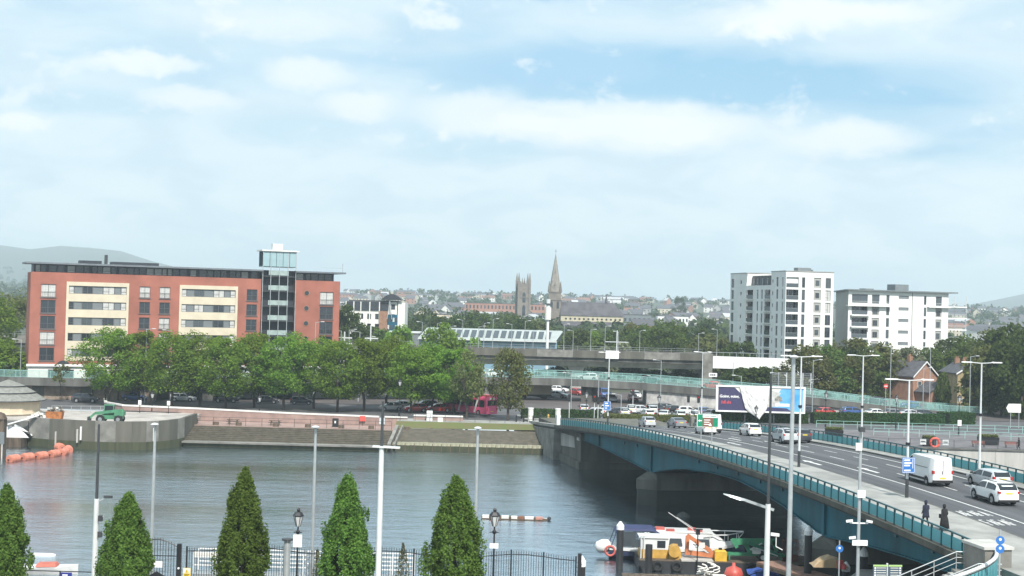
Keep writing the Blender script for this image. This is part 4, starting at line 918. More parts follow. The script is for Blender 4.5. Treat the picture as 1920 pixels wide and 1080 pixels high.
# ---------------------------------------------------------------- trees and hedges
def leaf_mesh(name, pts, nrm, size, mt, seed=0, aspect=.62):
    """one small folded leaf (two triangles) per point"""
    g = np.random.default_rng(seed); n = len(pts)
    d = nrm + g.normal(0, .75, (n,3)); d /= np.linalg.norm(d, axis=1)[:,None]
    a = np.cross(d, g.normal(0, 1, (n,3))); a /= np.linalg.norm(a, axis=1)[:,None]; b = np.cross(d, a)
    s = (size * g.uniform(.6, 1.25, n))[:,None]; a = a*s; b = b*s*aspect
    v = np.empty((n,4,3)); v[:,0] = pts - a; v[:,1] = pts - b + d*s*.12; v[:,2] = pts + a; v[:,3] = pts + b + d*s*.12
    me = bpy.data.meshes.new(name); me.vertices.add(n*4); me.vertices.foreach_set('co', v.ravel())
    me.loops.add(n*4); me.loops.foreach_set('vertex_index', np.arange(n*4, dtype=np.int32))
    me.polygons.add(n); me.polygons.foreach_set('loop_start', np.arange(0, n*4, 4, dtype=np.int32))
    me.update(); me.validate(); me.materials.append(mt); return me
def clumps(n, k, prof, seed, spread=.16, bias=.55, H=1.0, hollow=.5):
    """points in k leaf clumps; prof(z01)->radius of the crown outline"""
    g = np.random.default_rng(seed); c = []
    while len(c) < k:
        z = g.uniform(0, 1); r = prof(z); a = g.uniform(0, 2*math.pi); q = r * math.sqrt(g.uniform(hollow*hollow, 1)) * g.uniform(.84, 1.06)
        if g.uniform() < .25 + r / max(prof(x/10) for x in range(11)): c.append((q*math.cos(a), q*math.sin(a), z*H))
    c = np.array(c); i = g.integers(0, k, n); rad = spread * g.uniform(.6, 1.3, k)
    d = g.normal(0, 1, (n,3)); d /= np.linalg.norm(d, axis=1)[:,None]; rr = g.uniform(.25, 1, n) ** bias
    p = c[i] + d * (rad[i]*rr)[:,None] * np.array([1,1,.8]); return p, d*.7 + np.array([0,0,.5])
def trunk_mesh(name, h, r, seed, fork=.45, spread=.5, n=5, mt=None):
    g = random.Random(seed); b = MB(); f = h*fork
    b.tube([(0,0,-.3),(g.uniform(-.05,.05),0,f*.5),(g.uniform(-.1,.1),g.uniform(-.1,.1),f)], [r,r*.85,r*.7], 7)
    for k in range(n):
        a = 2*math.pi*k/n + g.uniform(-.4,.4); s = spread*h*g.uniform(.6,1)
        b.tube([(0,0,f*g.uniform(.8,.98)),(math.cos(a)*s*.4,math.sin(a)*s*.4,f+(h-f)*.35),(math.cos(a)*s*.75,math.sin(a)*s*.75,h*g.uniform(.75,.95))], [r*.5,r*.32,r*.1], 5)
    return b.mesh(name, mt or M['bark'], True)
M['bark'] = mat('bark', (.075,.06,.048), .95, .2, 2, streak=True)
LM = {'lime': leafmat('leaf_lime', (.088,.158,.022), (.25,.365,.055), .5), 'spring': leafmat('leaf_spring', (.09,.16,.025), (.25,.36,.07), .45), 'dark': leafmat('leaf_dark', (.032,.06,.018), (.11,.15,.045), .4),
      'olive': leafmat('leaf_olive', (.085,.10,.03), (.21,.225,.085), .42), 'horn': leafmat('leaf_hornbeam', (.042,.092,.018), (.185,.285,.06), .42), 'grey': leafmat('leaf_grey', (.09,.10,.055), (.24,.25,.15)), 'mid': leafmat('leaf_mid', (.05,.085,.022), (.16,.215,.06), .42), 'hedge': leafmat('leaf_hedge', (.02,.05,.02), (.065,.12,.04), .2, .05)}
def dome(z): return max(.05, (math.sin(math.pi*min(1, .12 + z*.86)) ** .6)) if z < .93 else .35
_cr = {}
def crown(kind, R, H, leaf, n, k, seed, spread, size):
    key = (kind, seed)
    if key not in _cr:
        p, d = clumps(n, k, lambda z: dome(z)*R, seed, spread, .6, H); _cr[key] = leaf_mesh('crown', p, d, size, LM[leaf], seed)
    return _cr[key]
def tree(name, label, x, y, z0, h, cw, leaf, seed, group=None, base=.28, n=5200, k=70, size=.26, fork=.35, spread=.15, cat='tree', trunk=True):
    """h total height, cw crown width; base = share of the height that is bare trunk"""
    R, H = .5, 1.0; key = (leaf, seed, n, k, round(size/cw,3))
    t = thing(name, label, cat, (x, y, z0), rnd.uniform(0, 6.28), group)
    if key not in _cr:
        p, d = clumps(n, k, lambda z: dome(z)*R, seed, spread, .6, H); _cr[key] = leaf_mesh('crown', p, d, size/cw, LM[leaf], seed)
    hc = h*(1-base); c = link('crown', _cr[key], t, (0,0,h*base)); c.scale = (cw, cw, hc)
    kt = ('t', round(h/3), seed % 3)
    if trunk:
        if kt not in _cr: _cr[kt] = trunk_mesh('trunk', 1.0, .022, seed, fork, .30, 6)
        o = link('trunk', _cr[kt], t); o.scale = (h,h,h*.95)
    return t
ORD = ['first','second','third','fourth','fifth','sixth','seventh','eighth','ninth','tenth','eleventh','twelfth','thirteenth','fourteenth','fifteenth','sixteenth','seventeenth','eighteenth','nineteenth','twentieth']
# the riverside row in front of the brick block
RR = [(206,239,12.8,11.5),(262,244,12.2,10),(322,238,12.3,10.5),(376,242,12.6,10.5),(424,236,11.8,10),(478,241,12.4,10),(536,238,12.6,10.5),(590,242,12.2,10),(634,236,11.8,10),(684,239,12.0,10),(728,244,12.4,10),(772,238,11.6,9.5),(812,241,11.4,9.5),(852,237,10.8,8.5)]
for i, (px, Y, h, w) in enumerate(RR):
    p = atY(px, 700, Y); tree('lime_tree', '%s tree from the left in the green riverside row' % ORD[i], p.x, Y, 3.7, h*.97, w, 'lime', 11 + i % 4, 'trees in a row along the far quay', .26, 11000, 90, .21)
p = atY(955, 700, 231); tree('birch_tree', 'loose pale young tree standing alone by the pink bus', p.x, 228.7, 3.7, 11.0, 7.0, 'olive', 31, None, .22, 5200, 60, .20, spread=.19)
p = atY(878, 700, 232); tree('birch_tree', 'thin olive leaved tree at the right end of the riverside row', p.x, 230, 3.7, 10.6, 6.2, 'olive', 32, None, .30, 2600, 45, .20, spread=.19)
p = atY(828, 700, 296); tree('spring_tree', 'tall bright green tree rising behind the riverside row', p.x, 300, 3.7, 13.8, 9.5, 'spring', 33, None, .15, 5000, 60, .34)
p = atY(118, 690, 243); tree('sapling', 'small brownish sapling before the white shop front', p.x, 242, 6.0, 4.2, 3.2, 'olive', 34, None, .3, 500, 20, .2)
# trees left of the brick block
for i, (px, py_top, Y, w, lf, lb) in enumerate(((-25,545,303,15,'lime','large green tree cut by the left edge of the photo'),(22,552,348,16,'olive','olive green tree left of the brick block behind the viaduct'),(2,640,254,11,'lime','green tree in front of the viaduct at the far left'),(-50,648,249,11,'spring','light green tree beyond the left edge of the ramp'))):
    p = atY(px, py_top, Y); tree('broadleaf_tree', lb, p.x, Y, 3.7, p.z-3.7, w, lf, 41+i, None, .15, 5200, 70, .36)
# trees between viaduct and churches
mid = [(654,580,387,12,'dark'),(690,612,444,12,'mid'),(752,618,352,9,'spring'),(720,622,362,9,'mid'),(800,582,488,16,'dark'),(840,592,488,14,'dark'),(872,585,473,14,'dark'),(905,592,510,13,'mid'),(945,585,532,17,'mid'),(985,600,488,13,'dark'),(1010,605,532,14,'olive'),(1062,628,444,11,'spring'),(1085,618,421,12,'mid'),(1108,625,429,12,'spring'),(1130,632,399,10,'mid'),(1160,620,444,12,'dark'),(1190,612,444,14,'olive'),(1215,608,429,14,'mid'),(1250,606,399,17,'mid'),(1290,612,414,14,'dark'),(1322,628,399,11,'olive'),(1350,640,392,10,'olive'),(1140,650,362,6,'grey'),(1170,648,367,6,'grey'),(890,640,352,5,'spring'),(668,640,343,10,'dark'),(640,650,337,9,'dark'),(1275,560,1332,16,'dark'),(895,588,592,9,'dark'),(1330,600,621,12,'dark'),(1385,640,347,9,'dark'),(1410,690,303,8,'dark'),(1440,692,300,9,'dark'),(1380,694,303,8,'dark'),(1040,690,328,9,'dark'),(1120,692,328,9,'dark'),(1180,690,328,9,'dark'),(1230,694,328,9,'dark'),(1280,695,328,9,'dark'),(960,690,328,9,'dark')]
nm = {'dark':'dark green','lime':'fresh green','mid':'soft green','olive':'olive brown','spring':'bright yellow green','grey':'greyish'}
_n = {}
def nth(key):
    _n[key] = _n.get(key, 0) + 1; return ORD[_n[key]-1]
mid.sort(); 
for i, (px, pt, Y, w, lf) in enumerate(mid):
    p = atY(px, pt, Y); where = 'under the viaduct' if 684 < pt < 700 else 'in the belt of trees beyond the viaduct' 
    tree('broadleaf_tree', '%s %s tree from the left %s' % (nth(lf+where), nm[lf], where), p.x, Y, hz(p.x, Y), p.z - hz(p.x, Y), w, lf, 51 + i % 5, 'trees ' + where, .12, 3600, 55, .44)
# right side
R1 = [(1510,655,290,12,'olive'),(1545,650,296,13,'mid'),(1588,640,300,14,'olive'),(1612,645,303,13,'mid'),(1650,650,306,10,'olive'),(1705,655,316,10,'grey'),(1745,660,319,10,'mid'),(1780,640,328,13,'dark'),(1820,630,318,12,'mid'),(1862,622,303,13,'olive'),(1895,612,293,13,'dark'),(1930,618,281,13,'dark'),(1845,655,273,9,'olive'),(1880,650,269,9,'dark'),(1915,660,263,10,'dark'),(1960,640,273,13,'dark'),(1768,705,280,2.6,'mid')]
R1.sort()
for i, (px, pt, Y, w, lf) in enumerate(R1):
    p = atY(px, pt, Y); left = px < 1690; where = 'in the clump below the white apartments' if left else 'around the brick houses on the right'
    tree('broadleaf_tree', '%s %s tree from the left %s' % (nth(lf+where), nm[lf], where), p.x, Y, 3.7, p.z-3.7, w, lf, 61 + i % 6, 'trees ' + where, .1, 5000, 70, .36)
# clipped hedges round the car park
def hedge(label, pts, w, h, seed, top='hedge'):
    a = Vector(pts[0]); t = thing('hedge', label, 'hedge', a)
    for i in range(len(pts)-1):
        p, q = Vector(pts[i]) - a, Vector(pts[i+1]) - a; L = (q-p).length; g = np.random.default_rng(seed+i); n = int(L*w*120 + L*h*150); d = (q-p)/L; nr = Vector((-d.y,d.x,0))
        u = g.uniform(0, L, n); side = g.integers(0, 3, n); vv = np.where(side == 0, g.uniform(-.5,.5,n), np.where(side == 1, -.5, .5))*w + g.normal(0,.07,n); zz = np.where(side == 0, h, g.uniform(.05,1,n)*h) + g.normal(0,.07,n)
        P = np.array(p)[None] + u[:,None]*np.array(d) + vv[:,None]*np.array(nr) + zz[:,None]*np.array([0,0,1]); N = np.where((side==0)[:,None], np.array([[0,0,1.]]), np.where((side==1)[:,None], -np.array(nr)[None], np.array(nr)[None]))
        link('foliage', leaf_mesh('foliage', P, N*1.5, .16, LM[top], seed), t)
        b = MB(); b.ext([p + nr*w*.42, p - nr*w*.42, p - nr*w*.42 + Vector((0,0,h*.93)), p + nr*w*.42 + Vector((0,0,h*.93))], q-p); b.build('twigs', mat('hedge_core', (.02,.035,.015), .95, .2, 2), t)
hedge('long dark clipped hedge between the bridge junction and the car park', [(2,233.1,3.72),(15,233.1,3.72)], 1.6, 1.5, 71)
hedge('low loose shrubs in front of the parked white cars', [(15.6,233.4,3.72),(24,233.6,3.72),(33,234.6,3.72)], 1.7, 1.0, 76, 'olive')
hedge('clipped green hedge under the torn billboard', [(34,237.54,3.72),(50,238.28,3.72)], 1.6, 1.7, 72)
hedge('clipped green hedge in front of the parked cars on the right', [(51,239.02,3.72),(62,241.24,3.72),(74,242.72,3.72)], 1.8, 1.7, 73)
hedge('round ended hedge on the traffic island at the right', [(74.8,244.94,3.72),(80,247.16,3.72)], 3.2, 1.9, 74)
# ---------------------------------------------------------------- vehicles
M['tyre'] = M['rubber']; M['hub'] = mat('alloy', (.45,.46,.47), .35, .1, 4, metal=.6); M['trim'] = mat('black_trim', (.02,.02,.022), .6, .1, 2)
M['lamp_red'] = mat('tail_lens', (.45,.02,.015), .25, 0); M['lamp_clear'] = mat('head_lens', (.75,.76,.78), .15, 0); M['plate_y'] = mat('plate_yellow', (.70,.55,.06), .5, 0); M['plate_w'] = mat('plate_white', (.75,.75,.74), .5, 0)
M['car_glass'] = glassmat('car_glass', (.015,.02,.024), .05)
def carpaint(n, c, r=.28): 
    mt = mat('car_' + n, c, r, .04, .8, coat=.6); return mt
PAINT = {k: carpaint(k, c) for k, c in {'white':(.78,.78,.77),'silver':(.50,.52,.54),'grey':(.20,.21,.23),'dark':(.05,.055,.065),'blue':(.04,.09,.26),'red':(.45,.04,.035),'black':(.016,.017,.02),'green':(.04,.13,.11),'pale':(.52,.58,.56)}.items()}
TYPES = { # length, half width, wheelbase, wheel r, roofline, belt, side glass span, windscreen, rear screen
 'hatch': (4.0,.86,2.5,.31,[(-2.0,.75),(-1.95,.95),(-1.55,1.40),(-1.1,1.48),(.1,1.47),(.35,1.42),(1.05,.97),(1.8,.80),(2.0,.62)],.92,(-1.6,.95),(.38,1.02),(-1.9,-1.5)),
 'saloon': (4.6,.90,2.75,.33,[(-2.3,.72),(-2.25,.98),(-1.75,1.05),(-1.0,1.40),(-.4,1.45),(.3,1.43),(.55,1.38),(1.25,.98),(2.1,.80),(2.3,.6)],.93,(-1.5,1.1),(.6,1.22),(-1.7,-1.05)),
 'suv': (4.5,.93,2.67,.37,[(-2.25,.85),(-2.2,1.1),(-1.9,1.45),(-1.5,1.62),(-.2,1.65),(.3,1.60),(.5,1.55),(1.15,1.12),(2.0,.96),(2.25,.7)],1.06,(-1.85,1.05),(.53,1.12),(-2.16,-1.58)),
 'estate': (4.6,.90,2.7,.32,[(-2.3,.75),(-2.25,1.0),(-2.0,1.40),(-1.7,1.46),(0,1.48),(.35,1.43),(1.1,.97),(2.05,.80),(2.3,.6)],.94,(-1.95,1.0),(.4,1.06),(-2.22,-1.95)),
 'van': (5.4,.99,3.45,.35,[(-2.7,1.9),(-2.68,2.2),(-2.55,2.30),(.8,2.30),(1.15,2.22),(1.5,1.95),(2.0,1.28),(2.55,1.05),(2.7,.75)],1.22,(.95,1.75),(1.45,1.98),None),
}
def interp(pts, x):
    if x <= pts[0][0]: return pts[0][1]
    for (a,za),(c,zc) in zip(pts, pts[1:]):
        if x <= c: return za + (zc-za)*(x-a)/(c-a)
    return pts[-1][1]
def car_proto(kind):
    L, w, wb, R, top, belt, sg, ws, rs = TYPES[kind]
    xs = sorted({round(v,3) for v in [p[0] for p in top] + [s*wb/2 + d for s in (-1,1) for d in (-R-.09,-R-.02,-R*.7,-R*.35,0,R*.35,R*.7,R+.02,R+.09)] + ([sg[0], sg[1]]) + [-L/2+.12, L/2-.12]})
    xs = [x for x in xs if -L/2 <= x <= L/2]
    def halfring(x):
        zt = interp(top, x); e = max(0, abs(x) - (L/2 - .55)) / .55; ww = w*(1 - .13*e*e - (.10*e if x > 0 else .04*e)); zb = .24 + .10*e*e
        for s in (-1, 1):
            d = x - s*wb/2
            if abs(d) <= R+.05: zb = max(zb, R + math.sqrt(max(0,(R+.05)**2 - d*d)))
        zbelt = min(belt + .04*(-x/L), zt-.03); low = min(zb+.05, zbelt-.06); mid = max(low+.01, min(zbelt-.2, .62)) if zbelt-.2 > low else (low+zbelt)/2
        wt = max(.3, ww*.965 - max(0, zt-zbelt)*(.30 if kind != 'van' else .10))
        rr = .05 if zt-zbelt > .2 else .015
        return [(ww*.88,zb), (ww*.97,low), (ww,mid), (ww*.975,zbelt), (wt,zt-rr), (wt*.9,zt), (wt*.5,zt+.018)]
    H = [halfring(x) for x in xs]
    rings = [[(x,-y,z) for y,z in h] + [(x,y,z) for y,z in reversed(h)] for x, h in zip(xs, H)]
    bm = MB().loft(rings); me = bm.mesh('body', PAINT['white'], True)
    import bmesh
    b2 = bmesh.new(); b2.from_mesh(me)
    for e in b2.edges: e.smooth = e.calc_face_angle(0) < .75
    b2.to_mesh(me); b2.free()
    root = bpy.data.objects.new(kind, None); COL.objects.link(root); root['kind'] = 'helper'
    link('body', me, root)
    # glass: side windows, windscreen, rear window, each a little proud of the body
    def pt(x, k, f=None):
        h = halfring(x); return h[k]
    for sgn in (-1, 1):
        b = MB(); gaps = [sg[0], (sg[0]+sg[1])/2-.32, (sg[0]+sg[1])/2+.02] if kind != 'van' else [sg[0]]
        spans = [(sg[0]+.05, sg[0]+(sg[1]-sg[0])*.47), (sg[0]+(sg[1]-sg[0])*.52, sg[1])] if kind != 'van' else [sg]
        for a, c in spans:
            n = 6
            for i in range(n):
                x0, x1 = a+(c-a)*i/n, a+(c-a)*(i+1)/n; q = []
                for x in (x0, x1):
                    (y3,z3),(y4,z4) = pt(x,3), pt(x,4); q.append([(y3+(y4-y3)*f+.012, z3+(z4-z3)*f) for f in (.08,.9)])
                b.poly([(x0,sgn*q[0][0][0],q[0][0][1]),(x1,sgn*q[1][0][0],q[1][0][1]),(x1,sgn*q[1][1][0],q[1][1][1]),(x0,sgn*q[0][1][0],q[0][1][1])])
        b.build('side_window', M['car_glass'], root)
    for nm, sp_ in (('windscreen', ws), ('rear_window', rs)):
        if not sp_: continue
        b = MB(); n = 4; a, c = sp_
        for i in range(n):
            x0, x1 = a+(c-a)*i/n, a+(c-a)*(i+1)/n; r = []
            for x in (x0, x1): y, z = pt(x,5); r.append((y*1.02, z+.016))
            o = (.012 if nm == 'windscreen' else -.012)
            b.poly([(x0+o,-r[0][0],r[0][1]),(x1+o,-r[1][0],r[1][1]),(x1+o,r[1][0],r[1][1]),(x0+o,r[0][0],r[0][1])])
        b.build(nm, M['car_glass'], root)
    b = MB(); b.cyl((0,-.1,0),(0,.1,0),R,n=16); tm = b.mesh('wheel', M['tyre']); b = MB(); b.cyl((0,-.112,0),(0,.112,0),R*.62,R*.62,10); hm = b.mesh('hub', M['hub'])
    for sx in (-1,1):
        for sy in (-1,1): o = link('wheel', tm, root, (sx*wb/2, sy*(w-.12), R)); link('hub', hm, o)
    b = MB(); b.box(-L/2+.5,L/2-.5,-w*.8,w*.8,.2,.42); b.build('underbody', M['trim'], root)
    zr = {'hatch':.88,'saloon':.82,'suv':1.0,'estate':.95,'van':1.15}[kind]; yr = w*.80
    for sy in (-1,1):
        hh = .16 if kind not in ('van','estate') else .26
        b = MB(); b.box(-L/2-.012,-L/2+.2,*sorted((sy*(yr-.08), sy*(yr+.09))),zr-hh/2,zr+hh/2); b.build('tail_light', M['lamp_red'], root)
        b = MB(); b.box(L/2-.28,L/2-.05,sy*w*.68-.16,sy*w*.68+.16,.60 if kind != 'suv' else .72,.74 if kind != 'suv' else .88); b.build('headlight', M['lamp_clear'], root)
        b = MB(); xm = ws[1]-.12; b.cbox((xm, sy*(w+.10), belt+.1), (.14,.2,.14 if kind != 'van' else .3)); b.build('mirror', M['trim'], root)
    b = MB(); b.box(-L/2-.02,-L/2+.1,-.26,.26,zr-.12 if kind != 'van' else .62,zr-.01 if kind != 'van' else .74); b.build('number_plate', M['plate_y'], root)
    b = MB(); b.box(L/2-.06,L/2+.015,-.26,.26,.42,.53); b.build('number_plate', M['plate_w'], root)
    b = MB(); b.box(-L/2-.03,-L/2+.25,-w*.86,w*.86,.30,.46 if kind != 'van' else .52); b.build('bumper', M['trim'] if kind in ('suv','van') else PAINT['white'], root)
    if kind == 'suv':
        for sy in (-1,1): b = MB(); b.bar((-1.5,sy*.6,1.69),(.3,sy*.6,1.67),.04); b.build('roof_rail', M['trim'], root); b = MB(); b.box(-1.2,1.2,sy*w-.02,sy*w+.02,.30,.42); b.build('sill_trim', M['trim'], root)
    if kind == 'van':
        for sy in (-1,1):
            b = MB(); b.box(-2.0,1.3,sy*w-.03,sy*(w)+.03,.42,.6) ; b.build('side_trim', M['trim'], root)
            b = MB(); b.box(-1.9,.6,sy*w*.985-.012,sy*w*.985+.012,1.42,1.45); b.box(.62,.645,sy*w-.02,sy*w*.99+.012,.6,1.9); b.build('door_seam', M['trim'], root)
        b = MB(); b.box(-2.718,-2.69,-.012,.012,.6,2.1); b.box(-2.72,-2.69,.05,.1,1.0,1.25); b.build('door_seam', M['trim'], root)
    return root
PROTO = {k: car_proto(k) for k in TYPES}
KIND_NAME = {'hatch':'hatchback','saloon':'saloon','suv':'suv','estate':'estate_car','van':'van'}
def car(kind, colr, label, loc, yaw, group=None, pitch=0):
    c = copy_tree(PROTO[kind]); c.name = {'hatch':'hatchback_car','saloon':'saloon_car','suv':'suv_car','estate':'estate_car','van':'white_van' if False else 'panel_van'}[kind]
    del c['kind']; c.location = loc; c.rotation_euler = (0, -pitch, yaw); tag(c, label, 'van' if kind == 'van' else 'car', group)
    for o in KIDS[c.name] if c.name in KIDS else []:
        pass
    return c
def copy_car(kind, colr, label, loc, yaw, group=None, pitch=0):
    r = PROTO[kind]; c = r.copy(); COL.objects.link(c); c.name = {'hatch':'hatchback_car','saloon':'saloon_car','suv':'suv_car','estate':'estate_car','van':'panel_van'}[kind]
    if 'kind' in c: del c['kind']
    c.location = loc; c.rotation_euler = (0, -pitch, yaw); tag(c, label, 'van' if kind == 'van' else 'car', group)
    for ch in KIDS[r.name]:
        k = copy_tree(ch, c)
        if ch.name.startswith('body') or (ch.name.startswith('bumper') and kind not in ('suv','van')): paint(k, PAINT[colr])
    return c
GB = 'cars driving over the bridge'
for kind, colr, s, o, lb in (('hatch','silver',117.6,12.2,'silver hatchback leaving the far end of the bridge'),('saloon','grey',112.3,15.0,'dark grey saloon beside the silver hatchback at the far end of the bridge'),
        ('hatch','white',88,11.4,'white car partly behind the green direction sign on the bridge'),('hatch','white',85,16.0,'white hatchback near the right parapet in mid bridge'),
        ('van','white',93,13.4,'white van mostly hidden behind the green direction sign'),
        ('suv','silver',69.8,14.5,'silver car in mid bridge crossed by two lamp posts'),('estate','dark',72.0,16.9,'dark car hugging the right kerb beside the silver car'),
        ('van','white',31.2,12.3,'large white panel van on the bridge'),('suv','white',20.8,12.5,'white suv with black trim behind the white van'),('estate','silver',28.8,16.4,'older silver estate car beside the white suv')):
    p = BP(s, o, zd(s)); copy_car(kind, colr, lb, p, BYAW, GB, math.atan((zd(s+1)-zd(s-1))/2))
def dh(deg): return math.radians(deg)
GC = 'cars parked in the car park behind the hedge'
for kind, colr, px, Y, yaw, lb in (('hatch','white',1214,242.0,100,'white hatchback parked behind the hedge above the blue sign'),('saloon','white',1246,241.2,75,'white saloon parked behind the hedge with its tail to the bridge'),('hatch','pale',1274,241.2,95,'pale green grey hatchback parked behind the low hedge'),
        ('suv','white',1304,239.8,80,'white suv parked next to the traffic light'),('saloon','silver',1200,251.6,10,'silver saloon parked in the second row'),('estate','dark',1236,254.6,0,'dark estate car parked before the dark opening under the ramp'),('hatch','black',1268,253.1,20,'black hatchback parked by the sprayed wall'),
        ('hatch','grey',1330,245.7,170,'grey hatchback parked left of the billboard'),('saloon','dark',1160,244.2,175,'dark saloon parked behind the long hedge'),('hatch','silver',1112,242.0,178,'silver car with only its roof showing above the long hedge'),('hatch','white',1290,251.6,5,'white hatchback parked beneath the sprayed wall'),('hatch', 'silver', 1222, 252, 95, 'silver hatchback in the second row above the white saloon'),('suv', 'white', 1184, 250, 85, 'white suv beside the lamp with the small blue sign'),('saloon', 'blue', 1318, 251, 100, 'blue saloon in the second row left of the billboard'),('hatch', 'white', 1136, 250, 80, 'white hatchback behind the long hedge near the traffic light'),('estate', 'silver', 1095, 250, 90, 'silver estate at the left end of the car park'),('hatch', 'dark', 1252, 258, 5, 'dark hatchback in the back row under the ramp'),('suv', 'silver', 1170, 242, 92, 'silver suv at the right end of the long hedge')):
    p = at(px, 770, 3.7); copy_car(kind, colr, lb, (atY(px, 770, Y).x, Y, 3.71), dh(yaw), GC)
GT = 'cars queueing on the road under the ramp'
for kind, colr, px, Y, yaw, lb in (('van','blue',1131,291.6,-80,'blue panel van queueing under the ramp'),('hatch','silver',1146,281.2,-80,'silver car at the head of the queue under the ramp'),('hatch','red',1187,284.2,-85,'red car waiting under the ramp right of the blue van'),('estate','white',1192,294.5,-85,'white estate waiting behind the red car under the ramp'),
        ('hatch','red',1022,290.1,-20,'red car on the road under the ramp beside the cream lorry'),('saloon','white',1046,307.8,-15,'white car on the road behind the red cars'),('hatch','red',1083,299.0,-60,'red car just left of the ramp pier'),('saloon','silver',1046,288.6,-30,'silver car in front of the two red cars')):
    copy_car(kind, colr, lb, (atY(px, 745, Y).x, Y, 3.71), dh(yaw), GT)
GR = 'cars parked behind the hedge on the right'
for kind, colr, px, Y, yaw, lb in (('hatch','red',1549,258.6,35,'red hatchback parked right of the billboard'),('suv','blue',1598,259.4,15,'bright blue suv parked between the red and white cars'),('saloon','white',1642,258.6,20,'white saloon parked behind the hedge on the right'),('hatch','grey',1678,259.4,15,'grey hatchback parked to the right of the white saloon'),('saloon','silver',1706,259.4,10,'silver saloon last but one in the row behind the hedge'),('estate','dark',1733,260.1,10,'dark estate car at the right end of the parked row'),('hatch','dark',1515,260.1,25,'dark hatchback half hidden by the billboard edge')):
    copy_car(kind, colr, lb, (atY(px, 775, Y).x, Y, 3.71), dh(yaw), GR)
GP = 'cars driving on the raised ramp'
for kind, colr, d0, off, rev, lb in (('saloon','green',158,3,0,'dark green car behind the teal railing at the left of the ramp'),('suv','white',173,2.6,1,'white suv driving on the ramp behind the teal railing'),('hatch','pale',191,2.8,1,'pale car behind the railing in the middle of the ramp'),('saloon','green',203,2.6,1,'dark green saloon descending the ramp'),('hatch','red',215,2.6,1,'red car on the ramp near the white beam'),('suv','dark',247,3,1,'dark suv on the ramp above the billboard corner'),('hatch','blue',256,5.2,1,'blue hatchback near the foot of the ramp')):
    p, d = rp_at(d0); q, _ = rp_at(d0+1); nr = Vector((-d.y,d.x,0)); copy_car(kind, colr, lb, p + nr*off + Vector((0,0,.02)), math.atan2(d.y,d.x) + (math.pi if rev else 0), GP, math.asin((q.z-p.z)/1.0)*(-1 if rev else 1))
GL = 'cars parked under the riverside trees'
for kind, colr, px, Y, yaw, lb in (('suv','dark',160,242.7,5,'dark blue suv parked by the sprayed stone wall'),('saloon','blue',252,250.1,0,'blue car in the shade at the left of the tree row'),('estate','silver',343,251.6,3,'silver estate under the left half of the tree row'),('suv','black',424,251.6,4,'black suv parked in the shade of the trees'),('saloon','dark',500,251.6,0,'dark saloon under the middle of the tree row'),('hatch','dark',566,251.6,2,'dark hatchback right of the dark saloon under the trees'),
        ('hatch','silver',733,242.7,-165,'silver hatchback in the line of traffic beside the bus'),('saloon','white',752,247.2,-165,'white saloon following the silver hatchback by the river'),('hatch','red',779,241.2,-165,'bright red hatchback in the line of traffic by the river'),('suv','black',798,247.2,-165,'black suv between the two red cars by the river'),('saloon','red',822,242.0,-165,'dark red saloon just ahead of the bus')):
    copy_car(kind, colr, lb, (atY(px, 760, Y).x, Y, 3.71), dh(yaw), GL)
for r in PROTO.values():
    for ch in KIDS[r.name]:
        for g in KIDS.get(ch.name, []): bpy.data.objects.remove(g)
    for ch in KIDS[r.name]: bpy.data.objects.remove(ch)
    bpy.data.objects.remove(r)
def bus():
    pk = mat('bus_pink', (.72,.10,.22), .35, .05, .6, coat=.4); rd = mat('bus_red', (.55,.05,.06), .35, .05, .6, coat=.4)
    p = atY(910, 775, 237.3); t = thing('city_bus', 'long pink red single deck bus seen from behind under the trees', 'bus', (p.x, 237.3, 3.71), math.radians(133))
    L = 11.0; b = MB(); ring = lambda x, k=1: [(x,-1.25*k,.35),(x,-1.27*k,1.2),(x,-1.25*k,2.9),(x,-1.1*k,3.25),(x,1.1*k,3.25),(x,1.25*k,2.9),(x,1.27*k,1.2),(x,1.25*k,.35)]
    b.loft([ring(-1.6,.97), ring(-1.5), ring(L-1.7), ring(L-1.55,.95)]); b.build('body', pk, t)
    b = MB(); b.box(-1.5,L-2,-1.1,1.1,3.26,3.5); b.build('roof_pod', rd, t)
    for sy in (-1,1):
        for i in range(7): b = MB(); b.box(-1.1+i*1.42,.2+i*1.42,sy*1.275-.012,sy*1.275+.012,1.45,2.6); b.build('side_window', M['car_glass'], t)
        b = MB(); b.ext([(1.2,sy*1.295,.5),(1.6,sy*1.295,.5),(.6,sy*1.295,3.0),(.2,sy*1.295,3.0)], (0,.008,0)); b.ext([(5.2,sy*1.295,.5),(5.6,sy*1.295,.5),(4.6,sy*1.295,3.0),(4.2,sy*1.295,3.0)], (0,.008,0)); b.build('stripe', M['white'], t)
        for x in (.4, 6.6): b = MB(); b.cyl((x,sy*1.05,.48),(x,sy*1.29,.48),.48,n=16); o = b.build('wheel', M['tyre'], t); b = MB(); b.cyl((x,sy*1.05,.48),(x,sy*1.30,.48),.26,n=10); b.build('hub', M['hub'], o)
        b = MB(); b.box(-1.63,-1.56,sy*1.05-.1,sy*1.05+.1,.9,1.4); b.build('tail_light', M['lamp_red'], t)
    b = MB(); b.box(-1.64,-1.58,-1.0,1.0,1.75,2.6); b.build('rear_window', M['car_glass'], t); b = MB(); b.box(-1.64,-1.58,-.55,.55,2.72,3.0); b.build('number_board', M['offwhite'], t); b = MB(); b.box(-1.64,-1.58,-.3,.3,.7,.83); b.build('number_plate', M['plate_y'], t)
bus()
